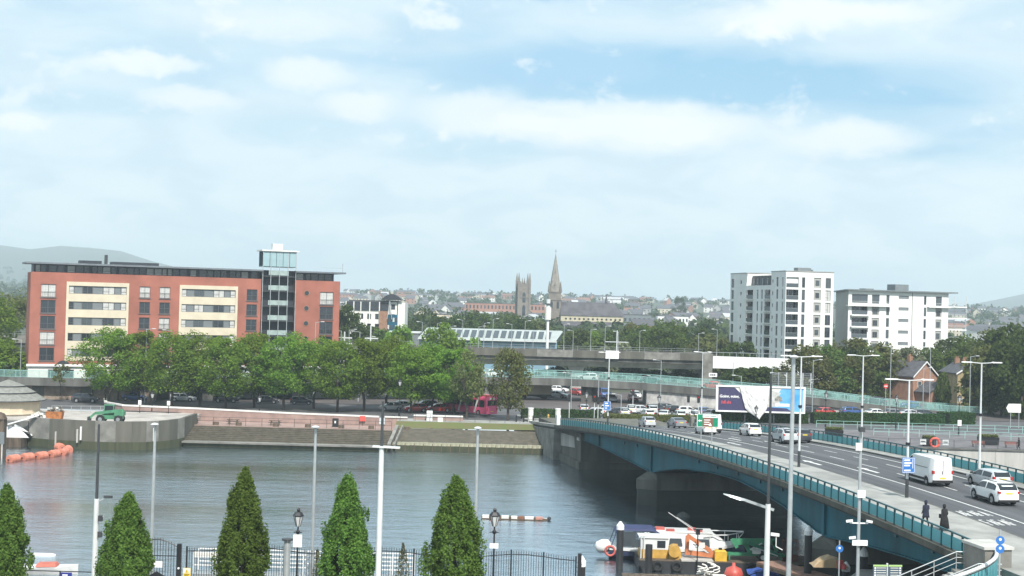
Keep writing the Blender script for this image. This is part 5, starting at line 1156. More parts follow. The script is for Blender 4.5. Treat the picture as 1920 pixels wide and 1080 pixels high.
def lorry():
    p = atY(1000, 740, 284); t = thing('box_lorry', 'cream box lorry parked under the ramp beyond the pale tree', 'lorry', (p.x, 284, 3.71), math.radians(200))
    b = MB(); b.box(-3.4,1.6,-1.2,1.2,.9,3.7); b.build('cargo_box', M['cream'], t); b = MB(); b.loft([[(1.7,-1.1,.5),(1.7,1.1,.5),(1.7,1.1,2.7),(1.7,-1.1,2.7)],[(3.1,-1.1,.5),(3.1,1.1,.5),(3.1,1.05,1.5),(3.1,-1.05,1.5)],[(3.15,-1.0,.5),(3.15,1.0,.5),(3.15,1.0,1.45),(3.15,-1.0,1.45)]]); b.build('cab', M['yellow'], t)
    b = MB(); b.box(-3.3,3,-.9,.9,.5,.88); b.build('chassis', M['trim'], t)
    for x in (-2.2, 2.3):
        for sy in (-1,1): b = MB(); b.cyl((x,sy*.85,.45),(x,sy*1.12,.45),.45,n=14); b.build('wheel', M['tyre'], t)
    b = MB(); b.poly([(2.2,-1.0,2.45),(2.2,1.0,2.45),(3.08,1.0,1.62),(3.08,-1.0,1.62)]); b.v = [(x+.05,y,z+.05) for x,y,z in b.v]; b.build('windscreen', M['car_glass'], t)
lorry()
def telehandler():
    gr = mat('plant_green', (.07,.24,.13), .5, .15, 1.2); p = at(208, 790, 3.6); t = thing('telehandler', 'green telehandler with a glazed cab parked on the quay platform', 'telehandler', (-57.6, 206.2, 3.6), math.radians(184))
    b = MB(); b.box(-1.7,1.9,-.75,.75,.6,1.15); b.box(-1.9,-.6,-.9,.9,1.1,1.7); b.build('chassis', gr, t)
    b = MB(); [b.bar((x,y,1.15),(x*.93,y,2.5),.09) for x in (-.3,1.05) for y in (-.95,-.1)]; b.box(-.4,1.1,-1.0,-.05,2.5,2.62); b.box(-.35,1.1,-.98,-.06,1.15,1.5); cb = b.build('cab', gr, t)
    b = MB(); b.box(-.28,1.0,-.93,-.1,1.5,2.48); b.build('cab_glass', M['car_glass'], cb)
    b = MB(); b.bar((-1.8,.4,1.9),(2.2,.4,1.4),.35,.4); b.bar((2.2,.4,1.4),(3.0,.4,.7),.25,.3); b.build('boom', gr, t); b = MB(); b.box(2.9,3.15,-.5,1.1,.2,.9); b.bar((3.1,-.2,.25),(4.1,-.2,.22),.1); b.bar((3.1,.8,.25),(4.1,.8,.22),.1); b.build('fork', M['steel_dark'], t)
    for x in (-1.2,1.35):
        for y in (-.95,.95): b = MB(); b.cyl((x,y-.2,.6),(x,y+.2,.6),.6,n=16); o = b.build('wheel', M['rubber'], t); b = MB(); b.cyl((x,y-.22,.6),(x,y+.22,.6),.28,n=10); b.build('hub', M['hub'], o)
    t = thing('skip', 'rusty orange skip heaped with rubble on the quay platform', 'skip', (-66.2, 207.6, 3.6), .1)
    b = MB(); b.loft([[(-1.0,-.7,.05),(1.0,-.7,.05),(1.0,.7,.05),(-1.0,.7,.05)],[(-1.2,-.85,1.35),(1.2,-.85,1.35),(1.2,.85,1.35),(-1.2,.85,1.35)]]); b.build('bin', mat('rust_orange', (.42,.16,.05), .8, .25, 2), t)
    r = random.Random(2); rub = [M['concrete_light'], M['concrete'], M['offwhite'], M['wood']]
    for k in range(26): b = MB(); b.cbox((r.uniform(-1,1),r.uniform(-.65,.65),1.4+r.uniform(0,.5)), (r.uniform(.2,.6),r.uniform(.15,.4),r.uniform(.1,.3)), r.uniform(0,3), r.uniform(-.5,.5)); b.build('rubble', r.choice(rub), t)
    t = thing('rubble_heap', 'pale heap of broken slabs between the skip and the round pavilion', 'rubble', (-69.3, 210, 3.6))
    for k in range(40): rr = r.uniform(0,1.7); a = r.uniform(0,6.3); b = MB(); b.cbox((rr*math.cos(a),rr*math.sin(a)*.8,max(.1,.9-rr*.5)+r.uniform(-.1,.1)), (r.uniform(.3,.8),r.uniform(.2,.5),r.uniform(.1,.3)), r.uniform(0,3), r.uniform(-.6,.6)); b.build('slab', r.choice(rub[:3]), t)
telehandler()
# ---------------------------------------------------------------- lamps, signs, signals, street furniture
M['lens'] = mat('lamp_lens', (.60,.61,.61), .3, .03, 3)
def lamp_t(label, base, h=9.8, arm=1.75, yaw=0, group='twin armed lamps along the bridge', collar=None, dark=0, single=False):
    t = thing('street_lamp', label, 'street lamp', base, yaw, group)
    b = MB(); b.cyl((0,0,0),(0,0,1.4),.13,.12,10); b.build('base_tube', M['steel_dark'] if dark else M['steel_light'], t)
    b = MB(); b.cyl((0,0,1.402),(0,0,h),.105,.06,10); b.build('pole', M['steel_light'], t)
    if collar:
        b = MB(); b.cyl((0,0,collar),(0,0,collar+.22),.17,.17,10); b.build('collar', M['black'], t)
    for sx in ((-1,) if single else (-1,1)):
        b = MB(); b.bar((0,0,h-.05),(sx*arm*.55,0,h+.02),.07); a = b.build('arm', M['steel_light'], t)
        b = MB(); b.loft([[(sx*x,-w,h+.02+z0),(sx*x,w,h+.02+z0),(sx*x,w*.7,h+.02+z1),(sx*x,-w*.7,h+.02+z1)] for x,w,z0,z1 in ((arm*.5,.08,-.03,.06),(arm*.62,.15,-.03,.06),(arm*.92,.17,-.03,.06),(arm*1.05,.08,-.03,.05))]); b.build('lantern', M['lens'], a)
    return t
bt = lambda s, o: BP(s, o, zd(s)+.10)
lamp_t('twin armed lamp on the near footway carrying the blue sign beside the white van', bt(22.0,6.15), 8.8, 1.85, BYAW-math.pi/2, collar=3.9, dark=1)
lamp_t('twin armed lamp on the near footway in mid bridge with a dark foot', bt(40.9,5.0), 9.7, 1.85, BYAW-math.pi/2, collar=5.2, dark=1)
lamp_t('twin armed lamp on the far footway right of the silver car in mid bridge', bt(61,19.6), 9.6, 1.7, BYAW-math.pi/2, collar=4.2)
lamp_t('twin armed lamp on the far footway near the right edge of the photo', bt(36.5,19.7), 9.6, 1.8, BYAW-math.pi/2, collar=5.0)
lamp_t('twin armed lamp at the far bridge end carrying a small blue sign', bt(116.5,6.2), 10.3, 1.5, BYAW-math.pi/2, collar=6.6, dark=1)
p = atY(1317, 700, 226); lamp_t('twin armed lamp on the junction beyond the green direction sign', (p.x,226,3.75), 11.8, 1.4, 0, collar=6)
def blue_sign(label, p, w, h, yaw, rows, cat='sign'):
    t = thing('road_sign', label, cat, p, yaw); b = MB(); b.box(-w/2,w/2,-.02,.02,0,h); b.build('plate', M['blue'], t)
    b = MB(); e = .035; b.box(-w/2+e,w/2-e,-.032,-.022,e,e*1.8); b.box(-w/2+e,w/2-e,-.032,-.022,h-e*1.8,h-e); b.box(-w/2+e,-w/2+e*1.8,-.032,-.022,e*1.8,h-e*1.8); b.box(w/2-e*1.8,w/2-e,-.032,-.022,e*1.8,h-e*1.8); b.build('border', M['white'], t)
    for (x0,x1,z0,z1) in rows: b = MB(); b.box(x0*w-w/2,x1*w-w/2,-.034,-.022,z0*h,z1*h); b.build('legend', M['white'], t)
    return t
blue_sign('blue bus lane sign fixed to the lamp beside the white van', bt(21.6,6.0) + Vector((.0,-.15,1.9)), 1.05, 1.15, .25, ((.15,.6,.78,.88),(.15,.72,.60,.70),(.15,.6,.44,.54),(.15,.65,.12,.22),(.8,.84,.3,.9)))
blue_sign('small blue sign on the lamp at the far bridge end', bt(116.3,6.0) + Vector((0,-.15,2.2)), 1.0, 1.25, .15, ((.2,.6,.7,.85),(.2,.75,.45,.58),(.2,.5,.2,.3)))
def post_sign(label, base, h, w, sh, n=1, col='blue'):
    t = thing('road_sign', label, 'sign', base); b = MB(); b.cyl((0,0,0),(0,0,h),.05,.05,8); b.build('post', M['steel'], t)
    for k in range(n):
        z = h - .55 - k*(sh+.06); b = MB(); b.cyl((0,-.06,z),(0,-.03,z),w/2,w/2,18); o = b.build('disc', M[col], t)
        b = MB(); b.cyl((0,-.07,z+w*.1),(0,-.062,z+w*.1),w*.16,w*.16,12); b.build('symbol', M['white'], o)
    return t
p = at(1873, 1100, 7.9); post_sign('two blue cycle route discs on a thin post by the curved balustrade', (p.x,p.y,7.9), 3.0, .46, .40, 2)
p = at(1579, 1098, 3.5); post_sign('single blue disc on a thin post at the quay under the bridge', (p.x, 98.5, 3.5), 2.9, .52, .4, 1)
def direction_sign():
    a, c = bt(67.6,4.5), bt(64.6,4.8); t = thing('direction_sign', 'green and brown direction sign on two posts above the bridge footway', 'sign', (a+c)/2, -.02); t.scale = (.88,1,.72)
    for x in (-.75,.55): b = MB(); b.cyl((x,.06,-.3),(x,.06,4.4),.055,n=8); b.build('post', M['steel'], t)
    b = MB(); b.box(-1.3,1.3,-.03,.03,2.35,4.3); b.build('plate', M['green'], t); w = .03
    f = lambda nm, m, x0, x1, z0, z1: MB().box(x0,x1,-.05,-.031,z0,z1).build(nm, M[m], t)
    f('border','white',-1.28,1.28,2.37,2.43); f('border','white',-1.28,1.28,4.22,4.28); f('border','white',-1.28,-1.22,2.44,4.21); f('border','white',1.22,1.28,2.44,4.21)
    f('header','white',-.60,1.16,3.76,4.18); f('brown_panel','brown',-.60,.62,2.46,3.74); f('header_text','green',-.35,.2,3.92,4.0); f('header_text','green',.3,1.0,3.92,4.02)
    for k in range(3): MB().box(-.45,.2+.1*(k==0),-.06,-.051,3.36-k*.32,3.48-k*.32).build('legend', M['white'], t)
    b = MB(); b.ext([(.1,-.06,2.6),(.5,-.06,2.6),(.3,-.06,3.05)], (0,.008,0)); b.build('legend', M['white'], t)
    b = MB(); b.ext([(-1.16,-.05,3.3),(-.95,-.05,3.12),(-.95,-.05,3.23),(-.7,-.05,3.23),(-.7,-.05,3.37),(-.95,-.05,3.37),(-.95,-.05,3.48)], (0,.018,0)); b.build('arrow', M['white'], t)
direction_sign()
def text_mesh(body, size, loc, parent, mt, name='lettering', bold=.0):
    cu = bpy.data.curves.new(name, 'FONT'); cu.body = body; cu.size = size; cu.extrude = .012; cu.offset = bold; cu.align_x = 'LEFT'; cu.materials.append(mt)
    o = bpy.data.objects.new(name, cu); COL.objects.link(o); me = bpy.data.meshes.new_from_object(o.evaluated_get(bpy.context.evaluated_depsgraph_get())); bpy.data.objects.remove(o); me.name = name
    o = link(name, me, parent, loc); o.rotation_euler = (math.pi/2, 0, 0); return o
def billboard():
    a = atY(1343, 775, 235.5); c = atY(1508, 779, 235.5); L = c.x - a.x; zb = 22 - (772-587)/FPX*235.5; zt = 22 - (727-587)/FPX*235.5; H = zt - zb
    t = thing('billboard', 'wide roadside billboard with a torn poster reading Going, going,', 'billboard', (a.x, 235.5, zb))
    navy = mat('poster_navy', (.045,.04,.11), .6, .1, 2); sky = mat('poster_sky', (.04,.30,.66), .6, .2, .25, col2=(.22,.50,.74)); gry = mat('poster_back', (.58,.58,.56), .8, .14, .8)
    b = MB(); b.box(0,L,.1,.2,.1,H); b.build('backing', M['offwhite'], t)
    for x0,x1,z0,z1 in ((-.12,L+.12,-.15,.1),(-.12,L+.12,H,H+.28),(-.12,.12,.1,H),(L-.12,L+.12,.1,H)): b = MB(); b.box(x0,x1,-.05,.22,z0,z1); b.build('frame', M['white'], t)
    px = lambda f: f*L
    b = MB(); b.ext([(px(.02),.09,.1),(px(.36),.09,.1),(px(.33),.09,H*.42),(px(.28),.09,H*.72),(px(.20),.09,H-.02),(px(.02),.09,H-.02)], (0,.008,0)); b.build('poster_left', navy, t)
    b = MB(); b.ext([(px(.58),.09,.1),(px(.98),.09,.1),(px(.98),.09,H-.02),(px(.74),.09,H-.02),(px(.66),.09,H*.6)], (0,.008,0)); b.build('poster_right', sky, t)
    b = MB(); b.ext([(px(.56),.085,.1),(px(.86),.085,.1),(px(.80),.085,H*.17),(px(.58),.085,H*.2)], (0,.003,0)); b.build('poster_strip', navy, t)
    b = MB(); b.ext([(px(.56),.08,H*.22),(px(.70),.08,H*.22),(px(.72),.08,H*.35),(px(.70),.08,H*.62),(px(.73),.08,H*.8),(px(.56),.08,H*.95)], (0,.004,0)); b.build('poster_tear', gry, t)
    b = MB(); b.ext([(px(.67),.07,H*.24),(px(.83),.07,H*.24),(px(.83),.07,H*.36),(px(.67),.07,H*.36)], (0,.005,0)); b.build('poster_caption', M['white'], t)
    b = MB(); b.ext([(px(.66),.07,H*.45),(px(.75),.07,H*.45),(px(.74),.07,H*.62),(px(.70),.07,H*.7),(px(.66),.07,H*.55)], (0,.005,0)); b.build('poster_rock', mat('poster_rock', (.30,.29,.26), .7, .3, 3), t)
    text_mesh('Going, going,', .62, (px(.035), .07, H*.56), t, M['white'], bold=.02)
    b = MB()
    for i,(x,h) in enumerate(((.055,.9),(.075,.7),(.09,1),(.115,.6),(.13,.9),(.15,.7))): b.box(px(x),px(x)+.22,.07,.08,H*.30,H*.30+.55*h)
    b.build('poster_word', mat('poster_red', (.45,.06,.09), .6, .05), t)
    # the torn sheet hangs forward in folds and ends in a point below the frame
    r = random.Random(8); n, m = 14, 9; V = []
    for j in range(m+1):
        v = j/m; x0 = .26 + .10*v if v < .72 else .332 + (v-.72)/.28*.155; x1 = .60 - .05*v if v < .72 else .564 - (v-.72)/.28*.077; z = H - v*(H + 1.25)
        for i in range(n+1):
            u = i/n; V.append((px(x0 + (x1-x0)*u), -.08 - .25*math.sin(math.pi*u)*(.4+v) - r.uniform(0,.16), z + r.uniform(-.06,.06)))
    b = MB(); b.add(V, [(j*(n+1)+i, j*(n+1)+i+1, (j+1)*(n+1)+i+1, (j+1)*(n+1)+i) for j in range(m) for i in range(n)]); b.build('torn_poster', mat('torn_paper', (.70,.70,.69), .8, .06, 1), t)
    for x in (.6, L*.33, L*.66, L-.6): b = MB(); b.bar((x,.5,3.7-zb),(x,.4,H),.2); b.build('post', M['steel_dark'], t)
billboard()
def signal(label, x, y, z, h=3.6, red=False, yaw=0):
    t = thing('traffic_light', label, 'traffic light', (x,y,z), yaw, 'traffic lights at the bridge junction'); b = MB(); b.cyl((0,0,0),(0,0,h),.06,n=8); b.build('pole', M['steel_light'], t)
    b = MB(); b.box(-.22,.22,-.2,.1,h-1.1,h+.05); o = b.build('signal_head', M['black'], t)
    for k in range(3): b = MB(); b.cyl((0,-.23,h-.2-k*.33),(0,-.2,h-.2-k*.33),.11,n=10); b.build('lens', M['lamp_red'] if (k == 0 and red) else M['trim'], o)
for px, Y, h, rd, lb in ((1121,229,4.0,False,'traffic light in front of the long hedge'),(1067,231,4.2,False,'traffic light at the bridge end beside the white post'),(1114,232,4.1,True,'traffic light showing red behind the long hedge'),(1290,236,4.2,False,'traffic light in front of the sprayed wall'),(1309,236,4.2,True,'traffic light showing red left of the billboard'),(1186,252,4.2,True,'traffic light under the ramp by the queueing cars')):
    p = atY(px, 780, Y); signal(lb, p.x, Y, 3.75, h, rd)
def tall_lamp(label, px, pyt, Y, z0, r=.10, dark=False, arm=None, group=None, head=True):
    """single column with a flat oval lantern on top"""
    p = atY(px, pyt, Y); h = p.z - z0; t = thing('street_lamp', label, 'street lamp', (p.x, Y, z0), 0, group); m_ = M['black'] if dark else M['steel']
    b = MB(); b.cyl((0,0,0),(0,0,h),r,r*.72,10); b.build('pole', m_, t); b = MB(); b.cyl((0,0,0),(0,0,1.2),r*1.5,r*1.4,10); b.build('base_tube', m_, t)
    if head:
        b = MB(); b.lathe([(.05,h-.02),(.20,h+.04),(.24,h+.1),(.15,h+.17),(.03,h+.2)], n=12); o = b.build('lantern', M['lens'], t); o.scale = (1.1,1.7,1); o.location = (0,-.15,0)
    if arm:
        b = MB(); b.bar((0,0,h-.1),(arm,0,h+.1),.07); a = b.build('arm', m_, t); s = 1 if arm > 0 else -1; b = MB(); b.box(min(arm,arm+s*.6),max(arm,arm+s*.6),-.12,.12,h+.05,h+.17); b.build('lantern', M['lens'], a)
    return t
GQ = 'slim grey lamp columns along the near quay'
tall_lamp('slim grey lamp column rising behind the arched gate', 291, 798, 94.5, 3.5, .12, group=GQ)
tall_lamp('slim grey lamp column left of the middle conical tree', 592, 803, 94.5, 3.5, .12, group=GQ)
tall_lamp('slim grey lamp column behind the rightmost conical tree', 896, 805, 94.5, 3.5, .12, group=GQ)
tall_lamp('tallest pale mast at bottom right reaching above the white beam', 1488, 672, 82, 3.5, .155)
def spar_lamp(label, px, py_base, py_mid, py_top, Y, armdir=0, cams=False):
    """pale lower column with a side lantern and a thin dark upper spar"""
    a = atY(px, py_base, Y); mz = atY(px, py_mid, Y).z; tz = atY(px, py_top, Y).z; z0 = 3.5
    t = thing('mast_lamp', label, 'street lamp', (a.x, Y, z0)); b = MB(); b.cyl((0,0,0),(0,0,mz-z0),.19,.15,12); b.build('lower_column', M['steel_light'], t)
    b = MB(); b.cyl((0,0,mz-z0),(0,0,tz-z0),.10,.07,10); b.build('upper_spar', M['steel_dark'], t); h = mz - z0
    if armdir:
        b = MB(); b.bar((.35*-armdir,0,h-.35),(1.5*armdir,-.2,h+.25),.12,.16); o = b.build('arm', M['steel'], t)
        b = MB(); b.loft([[(armdir*x,-.2-w,h+z),(armdir*x,-.2+w,h+z),(armdir*x,-.2+w*.7,h+z+q),(armdir*x,-.2-w*.7,h+z+q)] for x,w,z,q in ((1.4,.10,.18,.12),(1.75,.24,.22,.16),(2.4,.2,.42,.12),(2.75,.06,.55,.05))]); b.build('lantern', M['steel'], o)
    if cams:
        for zz, s in ((h-.2,1),(h-1.3,1),(h-2.3,1)):
            b = MB(); b.bar((0,0,zz),(s*.5,-.1,zz+.25),.07); o = b.build('bracket', M['steel'], t); b = MB(); b.cbox((s*.75,-.12,zz+.35),(.55,.16,.16),.2) if zz > h-1 else b.cbox((s*.3,-.1,zz+.1),(.25,.25,.35)); b.build('camera', M['steel_dark'], o)
    return t
spar_lamp('pale camera column with a dark spar at the lower left between two conical trees', 177, 1080, 935, 795, 89, 0, True)
spar_lamp('white lamp mast with flat double lantern in the middle of the photo', 709, 1080, 838, 752, 86, 0)
spar_lamp('grey lamp mast with a long side lantern before the dark bridge arch', 1437, 1080, 945, 700, 86, -1)
p = atY(716, 838, 86); t = thing('lamp_head', 'flat pale double lantern on the white lamp mast', 'lantern', (p.x, 86, p.z))
b = MB(); b.bar((-.55,0,.03),(1.1,0,-.02),.5,.09); b.build('lantern', M['lens'], t)
def cctv_pole():
    a = atY(1608, 1080, 86); z0 = 3.5; h = atY(1615, 806, 86).z - z0; t = thing('camera_pole', 'tall white camera pole in front of the bridge with cameras at three heights', 'camera pole', (a.x, 86, z0))
    b = MB(); b.cyl((0,0,0),(0,0,h),.115,.08,12); b.build('pole', M['steel'], t)
    z = lambda py: 22 - (py-590)/FPX*86 - z0
    b = MB(); b.cbox((0,-.2,h+.05),(.3,.5,.28)); b.build('camera', M['steel_dark'], t); b = MB(); b.box(-.17,.3,-.25,-.12,z(930),z(916)); b.build('sign_plate', M['white'], t); b = MB(); b.box(-.35,.02,-.3,-.12,z(842),z(828)); b.build('control_box', M['offwhite'], t)
    b = MB(); b.bar((-.55,-.05,z(978)),(.55,-.05,z(978)),.07); br = b.build('bracket', M['white'], t)
    for s in (-1,1): b = MB(); b.cbox((s*.6,-.15,z(974)),(.38,.15,.15),s*.5,.2*s); b.build('camera', M['white'], br)
    b = MB(); b.cbox((-.4,-.15,z(1005)),(.38,.15,.15),-.5,-.2); b.build('camera', M['white'], t); b = MB(); b.box(-.42,.5,-.25,-.16,z(1019),z(1009)); b.build('sign_plate', M['white'], t)
cctv_pole()
def lantern_lamp(label, x, y, z0, h, group=None, pale=False):
    t = thing('heritage_lamp', label, 'street lamp', (x,y,z0), 0, group); m_ = M['black']
    b = MB(); b.cyl((0,0,0),(0,0,.9),.13,.11,10); b.cyl((0,0,.9),(0,0,h-1.0),.07,.05,10); b.build('post', m_, t)
    b = MB(); b.bar((-.28,0,h-1.35),(.28,0,h-1.35),.05); b.lathe([(.1,h-1.45),(.15,h-1.3),(.06,h-1.2)], n=8); b.build('ladder_bar', m_, t)
    b = MB(); b.lathe([(.13,h-.95),(.30,h-.32)], n=6); b.build('glass', M['lens'], t)
    b = MB(); b.lathe([(.33,h-.32),(.36,h-.26),(.20,h-.06),(.10,h-.02),(.12,h+.1),(.03,h+.22)], n=6); b.build('hood', m_, t)
    b = MB(); [b.bar((.13*math.cos(a),.13*math.sin(a),h-.97),(.31*math.cos(a),.31*math.sin(a),h-.3),.035) for a in [k*math.pi/3 for k in range(6)]]; b.build('lantern_frame', m_, t); return t
for px, lb in ((561,'old style black lantern post beside the grey column with the flat cap'),(928,'old style black lantern post in front of the floating timber')):
    p = atY(px, 960, 91.5); t = lantern_lamp(lb, p.x, 91.2, 3.5, p.z-3.5+.1, 'old style lantern posts by the railing')
    b = MB(); z = 22-(1018-570)/FPX*91 - 3.5; b.box(-.28,.28,-.1,-.05,z-.2 if px > 900 else z-.45,z+.12 if px > 900 else z+.35); b.build('notice', M['white'], t)
# dark lantern posts and grey lamps on the far bank
far = [(1549,735,232,1),(1681,742,229,1),(1799,742,222,1),(750,712,228,1),(1100,735,226,1),(487,742,229,1),(286,735,228,1),(1236,742,233,0),(1418,762,226,0)]
for px, pt, Y, dk in far:
    p = atY(px, pt, Y); lantern_lamp('dark lantern post on the far bank '+{1549:'left of the planters',1681:'near the middle of the right plaza',1799:'with a white notice on the plaza',750:'at the right of the river steps',1100:'beside the bridge end',487:'above the river steps',286:'behind the quay platform',1236:'before the parked white cars',1418:'under the torn poster'}[px], p.x, Y, 3.75, p.z-3.75, 'dark lantern posts on the far bank')
fl = [(1671,650,258),(1732,690,262),(1745,652,268),(1820,668,262),(1375,680,300),(1390,705,240),(1448,690,270),(1525,675,250),(1240,676,268),(1123,700,262),(1072,700,246),(1000,620,330),(898,612,326),(912,690,238),(850,640,330),(640,620,300),(655,618,306),(675,622,262),(688,632,270),(592,604,262),(275,617,244),(322,620,246),(40,637,250),(1165,740,240),(1205,705,300),(1460,700,262)]
fl.sort(); _n.clear()
for i, (px, pt, Y) in enumerate(fl):
    p = atY(px, pt, Y); w = 'on the far bank road' if Y < 290 else 'behind the viaduct'
    tall_lamp('%s slim grey street lamp from the left %s' % (nth(w), w), px, pt, Y, 3.75, .085, arm=(1.0 if i % 2 else -1.0), group='slim street lamps ' + w, head=False)
for i, (px, pt) in enumerate(((792,604),(820,606),(845,612),(868,600),(908,606),(925,598),(960,608),(985,602),(1058,608),(1075,620),(1108,618),(1135,612),(1160,622),(1200,620),(1310,625),(1345,618))):
    p = atY(px, pt, 322); tall_lamp('%s thin pole from the left on the viaduct deck' % ORD[i], px, pt, 322, 11.0, .07, arm=.7 if i % 3 else -.7, group='thin poles on the viaduct', head=False)
p = atY(1157, 630, 321); t = thing('signal_gantry', 'pale cross shaped gantry post above the viaduct', 'gantry', (p.x, 321, 11)); b = MB(); b.bar((0,0,0),(0,0,6.2),.22); b.build('post', M['steel_light'], t); b = MB(); b.bar((-2.6,0,3.6),(2.6,0,3.6),.16); b.build('crossbar', M['steel_light'], t)
for dx in (0, 5.5):
    p = atY(668, 640, 300); t = thing('signal_gantry', 'stacked signal bracket on a pole right of the brick block, %s' % ('nearer the block' if dx == 0 else 'further from the block'), 'gantry', (p.x+dx-2.5, 300, 3.75)); b = MB(); b.cyl((0,0,0),(0,0,13.5 if dx else 12),.14,n=8); b.build('pole', M['steel_light'], t)
    for k in range(4): b = MB(); b.box(-1.2,1.6,-.08,.08,7+k*1.2,7.25+k*1.2); b.build('bracket', M['steel_light'], t)
# plaza furniture
def planter(label, px, py, Y, w=2.0):
    p = atY(px, py, Y); t = thing('planter', label, 'planter', (p.x, Y, 3.7), 0, 'black planters on the plaza'); b = MB(); b.loft([[(-w*.5,-.6,0),(w*.5,-.6,0),(w*.5,.6,0),(-w*.5,.6,0)],[(-w*.53,-.65,1.1),(w*.53,-.65,1.1),(w*.53,.65,1.1),(-w*.53,.65,1.1)]]); b.build('box', M['black'], t)
    g = np.random.default_rng(5); n = 900; P = np.stack([g.uniform(-w*.5,w*.5,n), g.uniform(-.6,.6,n), 1.1+g.uniform(0,.4,n)],1); link('foliage', leaf_mesh('foliage', P, np.tile([[0,0,1.]],(n,1)), .13, LM['olive'], 5), t)
planter('black planter with low shrub close behind the right parapet', 1564, 803, 213, 2.4); planter('black planter with low shrub in the middle of the plaza', 1853, 810, 207, 2.7); planter('small dark planter beside the lifebuoy board', 1742, 829, 202, 1.6)
def lifebuoy():
    p = atY(1751, 826, 199.6); t = thing('lifebuoy', 'red ring lifebuoy on the plaza railing', 'lifebuoy', (p.x, 199.1, 4.5)); b = MB(); n, m = 18, 8
    V = [((.62+.16*math.cos(q))*math.cos(a), .16*math.sin(q), (.62+.16*math.cos(q))*math.sin(a)) for a in [2*math.pi*i/n for i in range(n)] for q in [2*math.pi*k/m for k in range(m)]]
    b.add(V, [(i*m+k, i*m+(k+1)%m, ((i+1)%n)*m+(k+1)%m, ((i+1)%n)*m+k) for i in range(n) for k in range(m)]); b.build('ring', mat('buoy_red', (.75,.10,.06), .5, .05), t, True)
    b = MB(); b.box(-.12,.12,.1,.2,-1,.9); b.build('stand', M['steel_dark'], t)
    for px, lb in ((1731,'pale notice board left of the red lifebuoy'),(1773,'pale notice board right of the red lifebuoy')):
        p = atY(px, 825, 199); t = thing('notice_board', lb, 'sign', (p.x, 199, 3.85)); b = MB(); b.box(-.42,.42,-.03,.03,.35,1.15); b.build('board', M['steel_light'], t); b = MB(); b.box(-.3,.3,-.05,-.031,.72,.84); b.build('legend', M['trim'], t)
lifebuoy()
def bench(label, px, py, Y):
    p = atY(px, py, Y); t = thing('bench', label, 'bench', (p.x, Y, 3.7), 0, 'red brown benches on the plaza'); mt = mat('bench_red', (.22,.09,.075), .7, .1)
    for k in range(3): b = MB(); b.box(-.95,.95,-.25+k*.17,-.12+k*.17,.42,.46); b.build('slat', mt, t)
    b = MB(); b.box(-.95,.95,.26,.30,.55,.85); b.build('backrest', mt, t)
    for x in (-.8,.8): b = MB(); b.bar((x,-.15,0),(x,-.15,.42),.06); b.bar((x,.25,0),(x,.28,.85),.06); b.build('leg', M['steel_dark'], t)
bench('red brown bench left of the walking person on the plaza', 1835, 828, 203); bench('red brown bench behind the walking person on the plaza', 1897, 830, 203)
railing('barrier_railing', 'pale teal guard railing along the road in front of the hedge on the right', [(50,231,3.7),(85,229,3.7)], 1.1, M['teal_pale'], 2.2)
railing('barrier_railing', 'pale teal guard railing on the plaza at the far right', [(56,218,3.7),(92,214,3.7)], 1.1, M['teal_pale'], 2.2)
p = atY(1905, 790, 240); t = thing('direction_sign', 'white arrow shaped direction sign on two legs at the far right', 'sign', (p.x-.3, 240, 3.7)); b = MB(); b.ext([(-1.0,0,2.6),(1.1,0,2.6),(1.1,0,4.1),(-1.0,0,4.1),(-1.4,0,3.35)], (0,.06,0)); b.build('plate', M['offwhite'], t)
for x in (-.6,.8): b = MB(); b.bar((x,.1,0),(x,.1,4.0),.09); b.build('leg', M['steel'], t)
for px, Y, lb in ((1100,225,'black bollard at the bridge end'),(968,226,'black bollard right of the pale lone tree'),(982,226,'black bollard third from the bridge end'),(1000,226,'black bollard next to the white pillar')):
    p = atY(px, 790, Y); tag(MB().lathe([(.11,0),(.11,.95),(.14,1.0),(.05,1.1)], n=10).build('bollard', M['black'], None, loc=(p.x,Y,3.7)), lb, 'bollard', 'black bollards near the bridge end')
for px, Y, lb in ((995,226.5,'white round pillar left of the bridge end'),(1046,226.5,'white round pillar against the bridge parapet end')):
    p = atY(px, 780, Y); t = thing('pillar', lb, 'pillar', (p.x, Y, 3.7)); b = MB(); b.cyl((0,0,0),(0,0,2.1),.42,.42,14); b.build('shaft', M['offwhite'], t); b = MB(); b.cyl((0,0,2.1),(0,0,2.25),.48,.48,14); b.build('cap', M['white'], t)
for px, lb in ((361,'first'),(404,'second'),(447,'third'),(517,'fourth'),(577,'fifth'),(640,'sixth'),(696,'seventh'),(763,'eighth')):
    p = atY(px, 795, 219.5); tag(MB().box(-.42,.42,-.25,.25,0,.5).build('bin', M['wood'], None, loc=(p.x,219.7,2.5)), '%s dark box from the left along the top of the river steps' % lb, 'box', 'dark boxes along the river steps')
for px, lb in ((437,'dark picnic table on the promenade left of the long one'),(516,'dark picnic table at the middle of the steps promenade'),(362,'dark picnic table near the left end of the steps')):
    p = atY(px, 792, 222); t = thing('picnic_table', lb, 'table', (p.x,222,2.5), 0, 'picnic tables on the promenade'); b = MB(); b.box(-.95,.95,-.4,.4,.70,.76); b.build('tabletop', M['wood'], t)
    for y in (-.75,.75): b = MB(); b.box(-.95,.95,y-.13,y+.13,.42,.47); b.build('bench_seat', M['wood'], t)
    for x in (-.6,.6): b = MB(); b.bar((x,-.7,0),(x,-.25,.7),.08); b.bar((x,.7,0),(x,.25,.7),.08); b.bar((x,-.7,.38),(x,.7,.38),.07); b.build('leg', M['wood'], t)
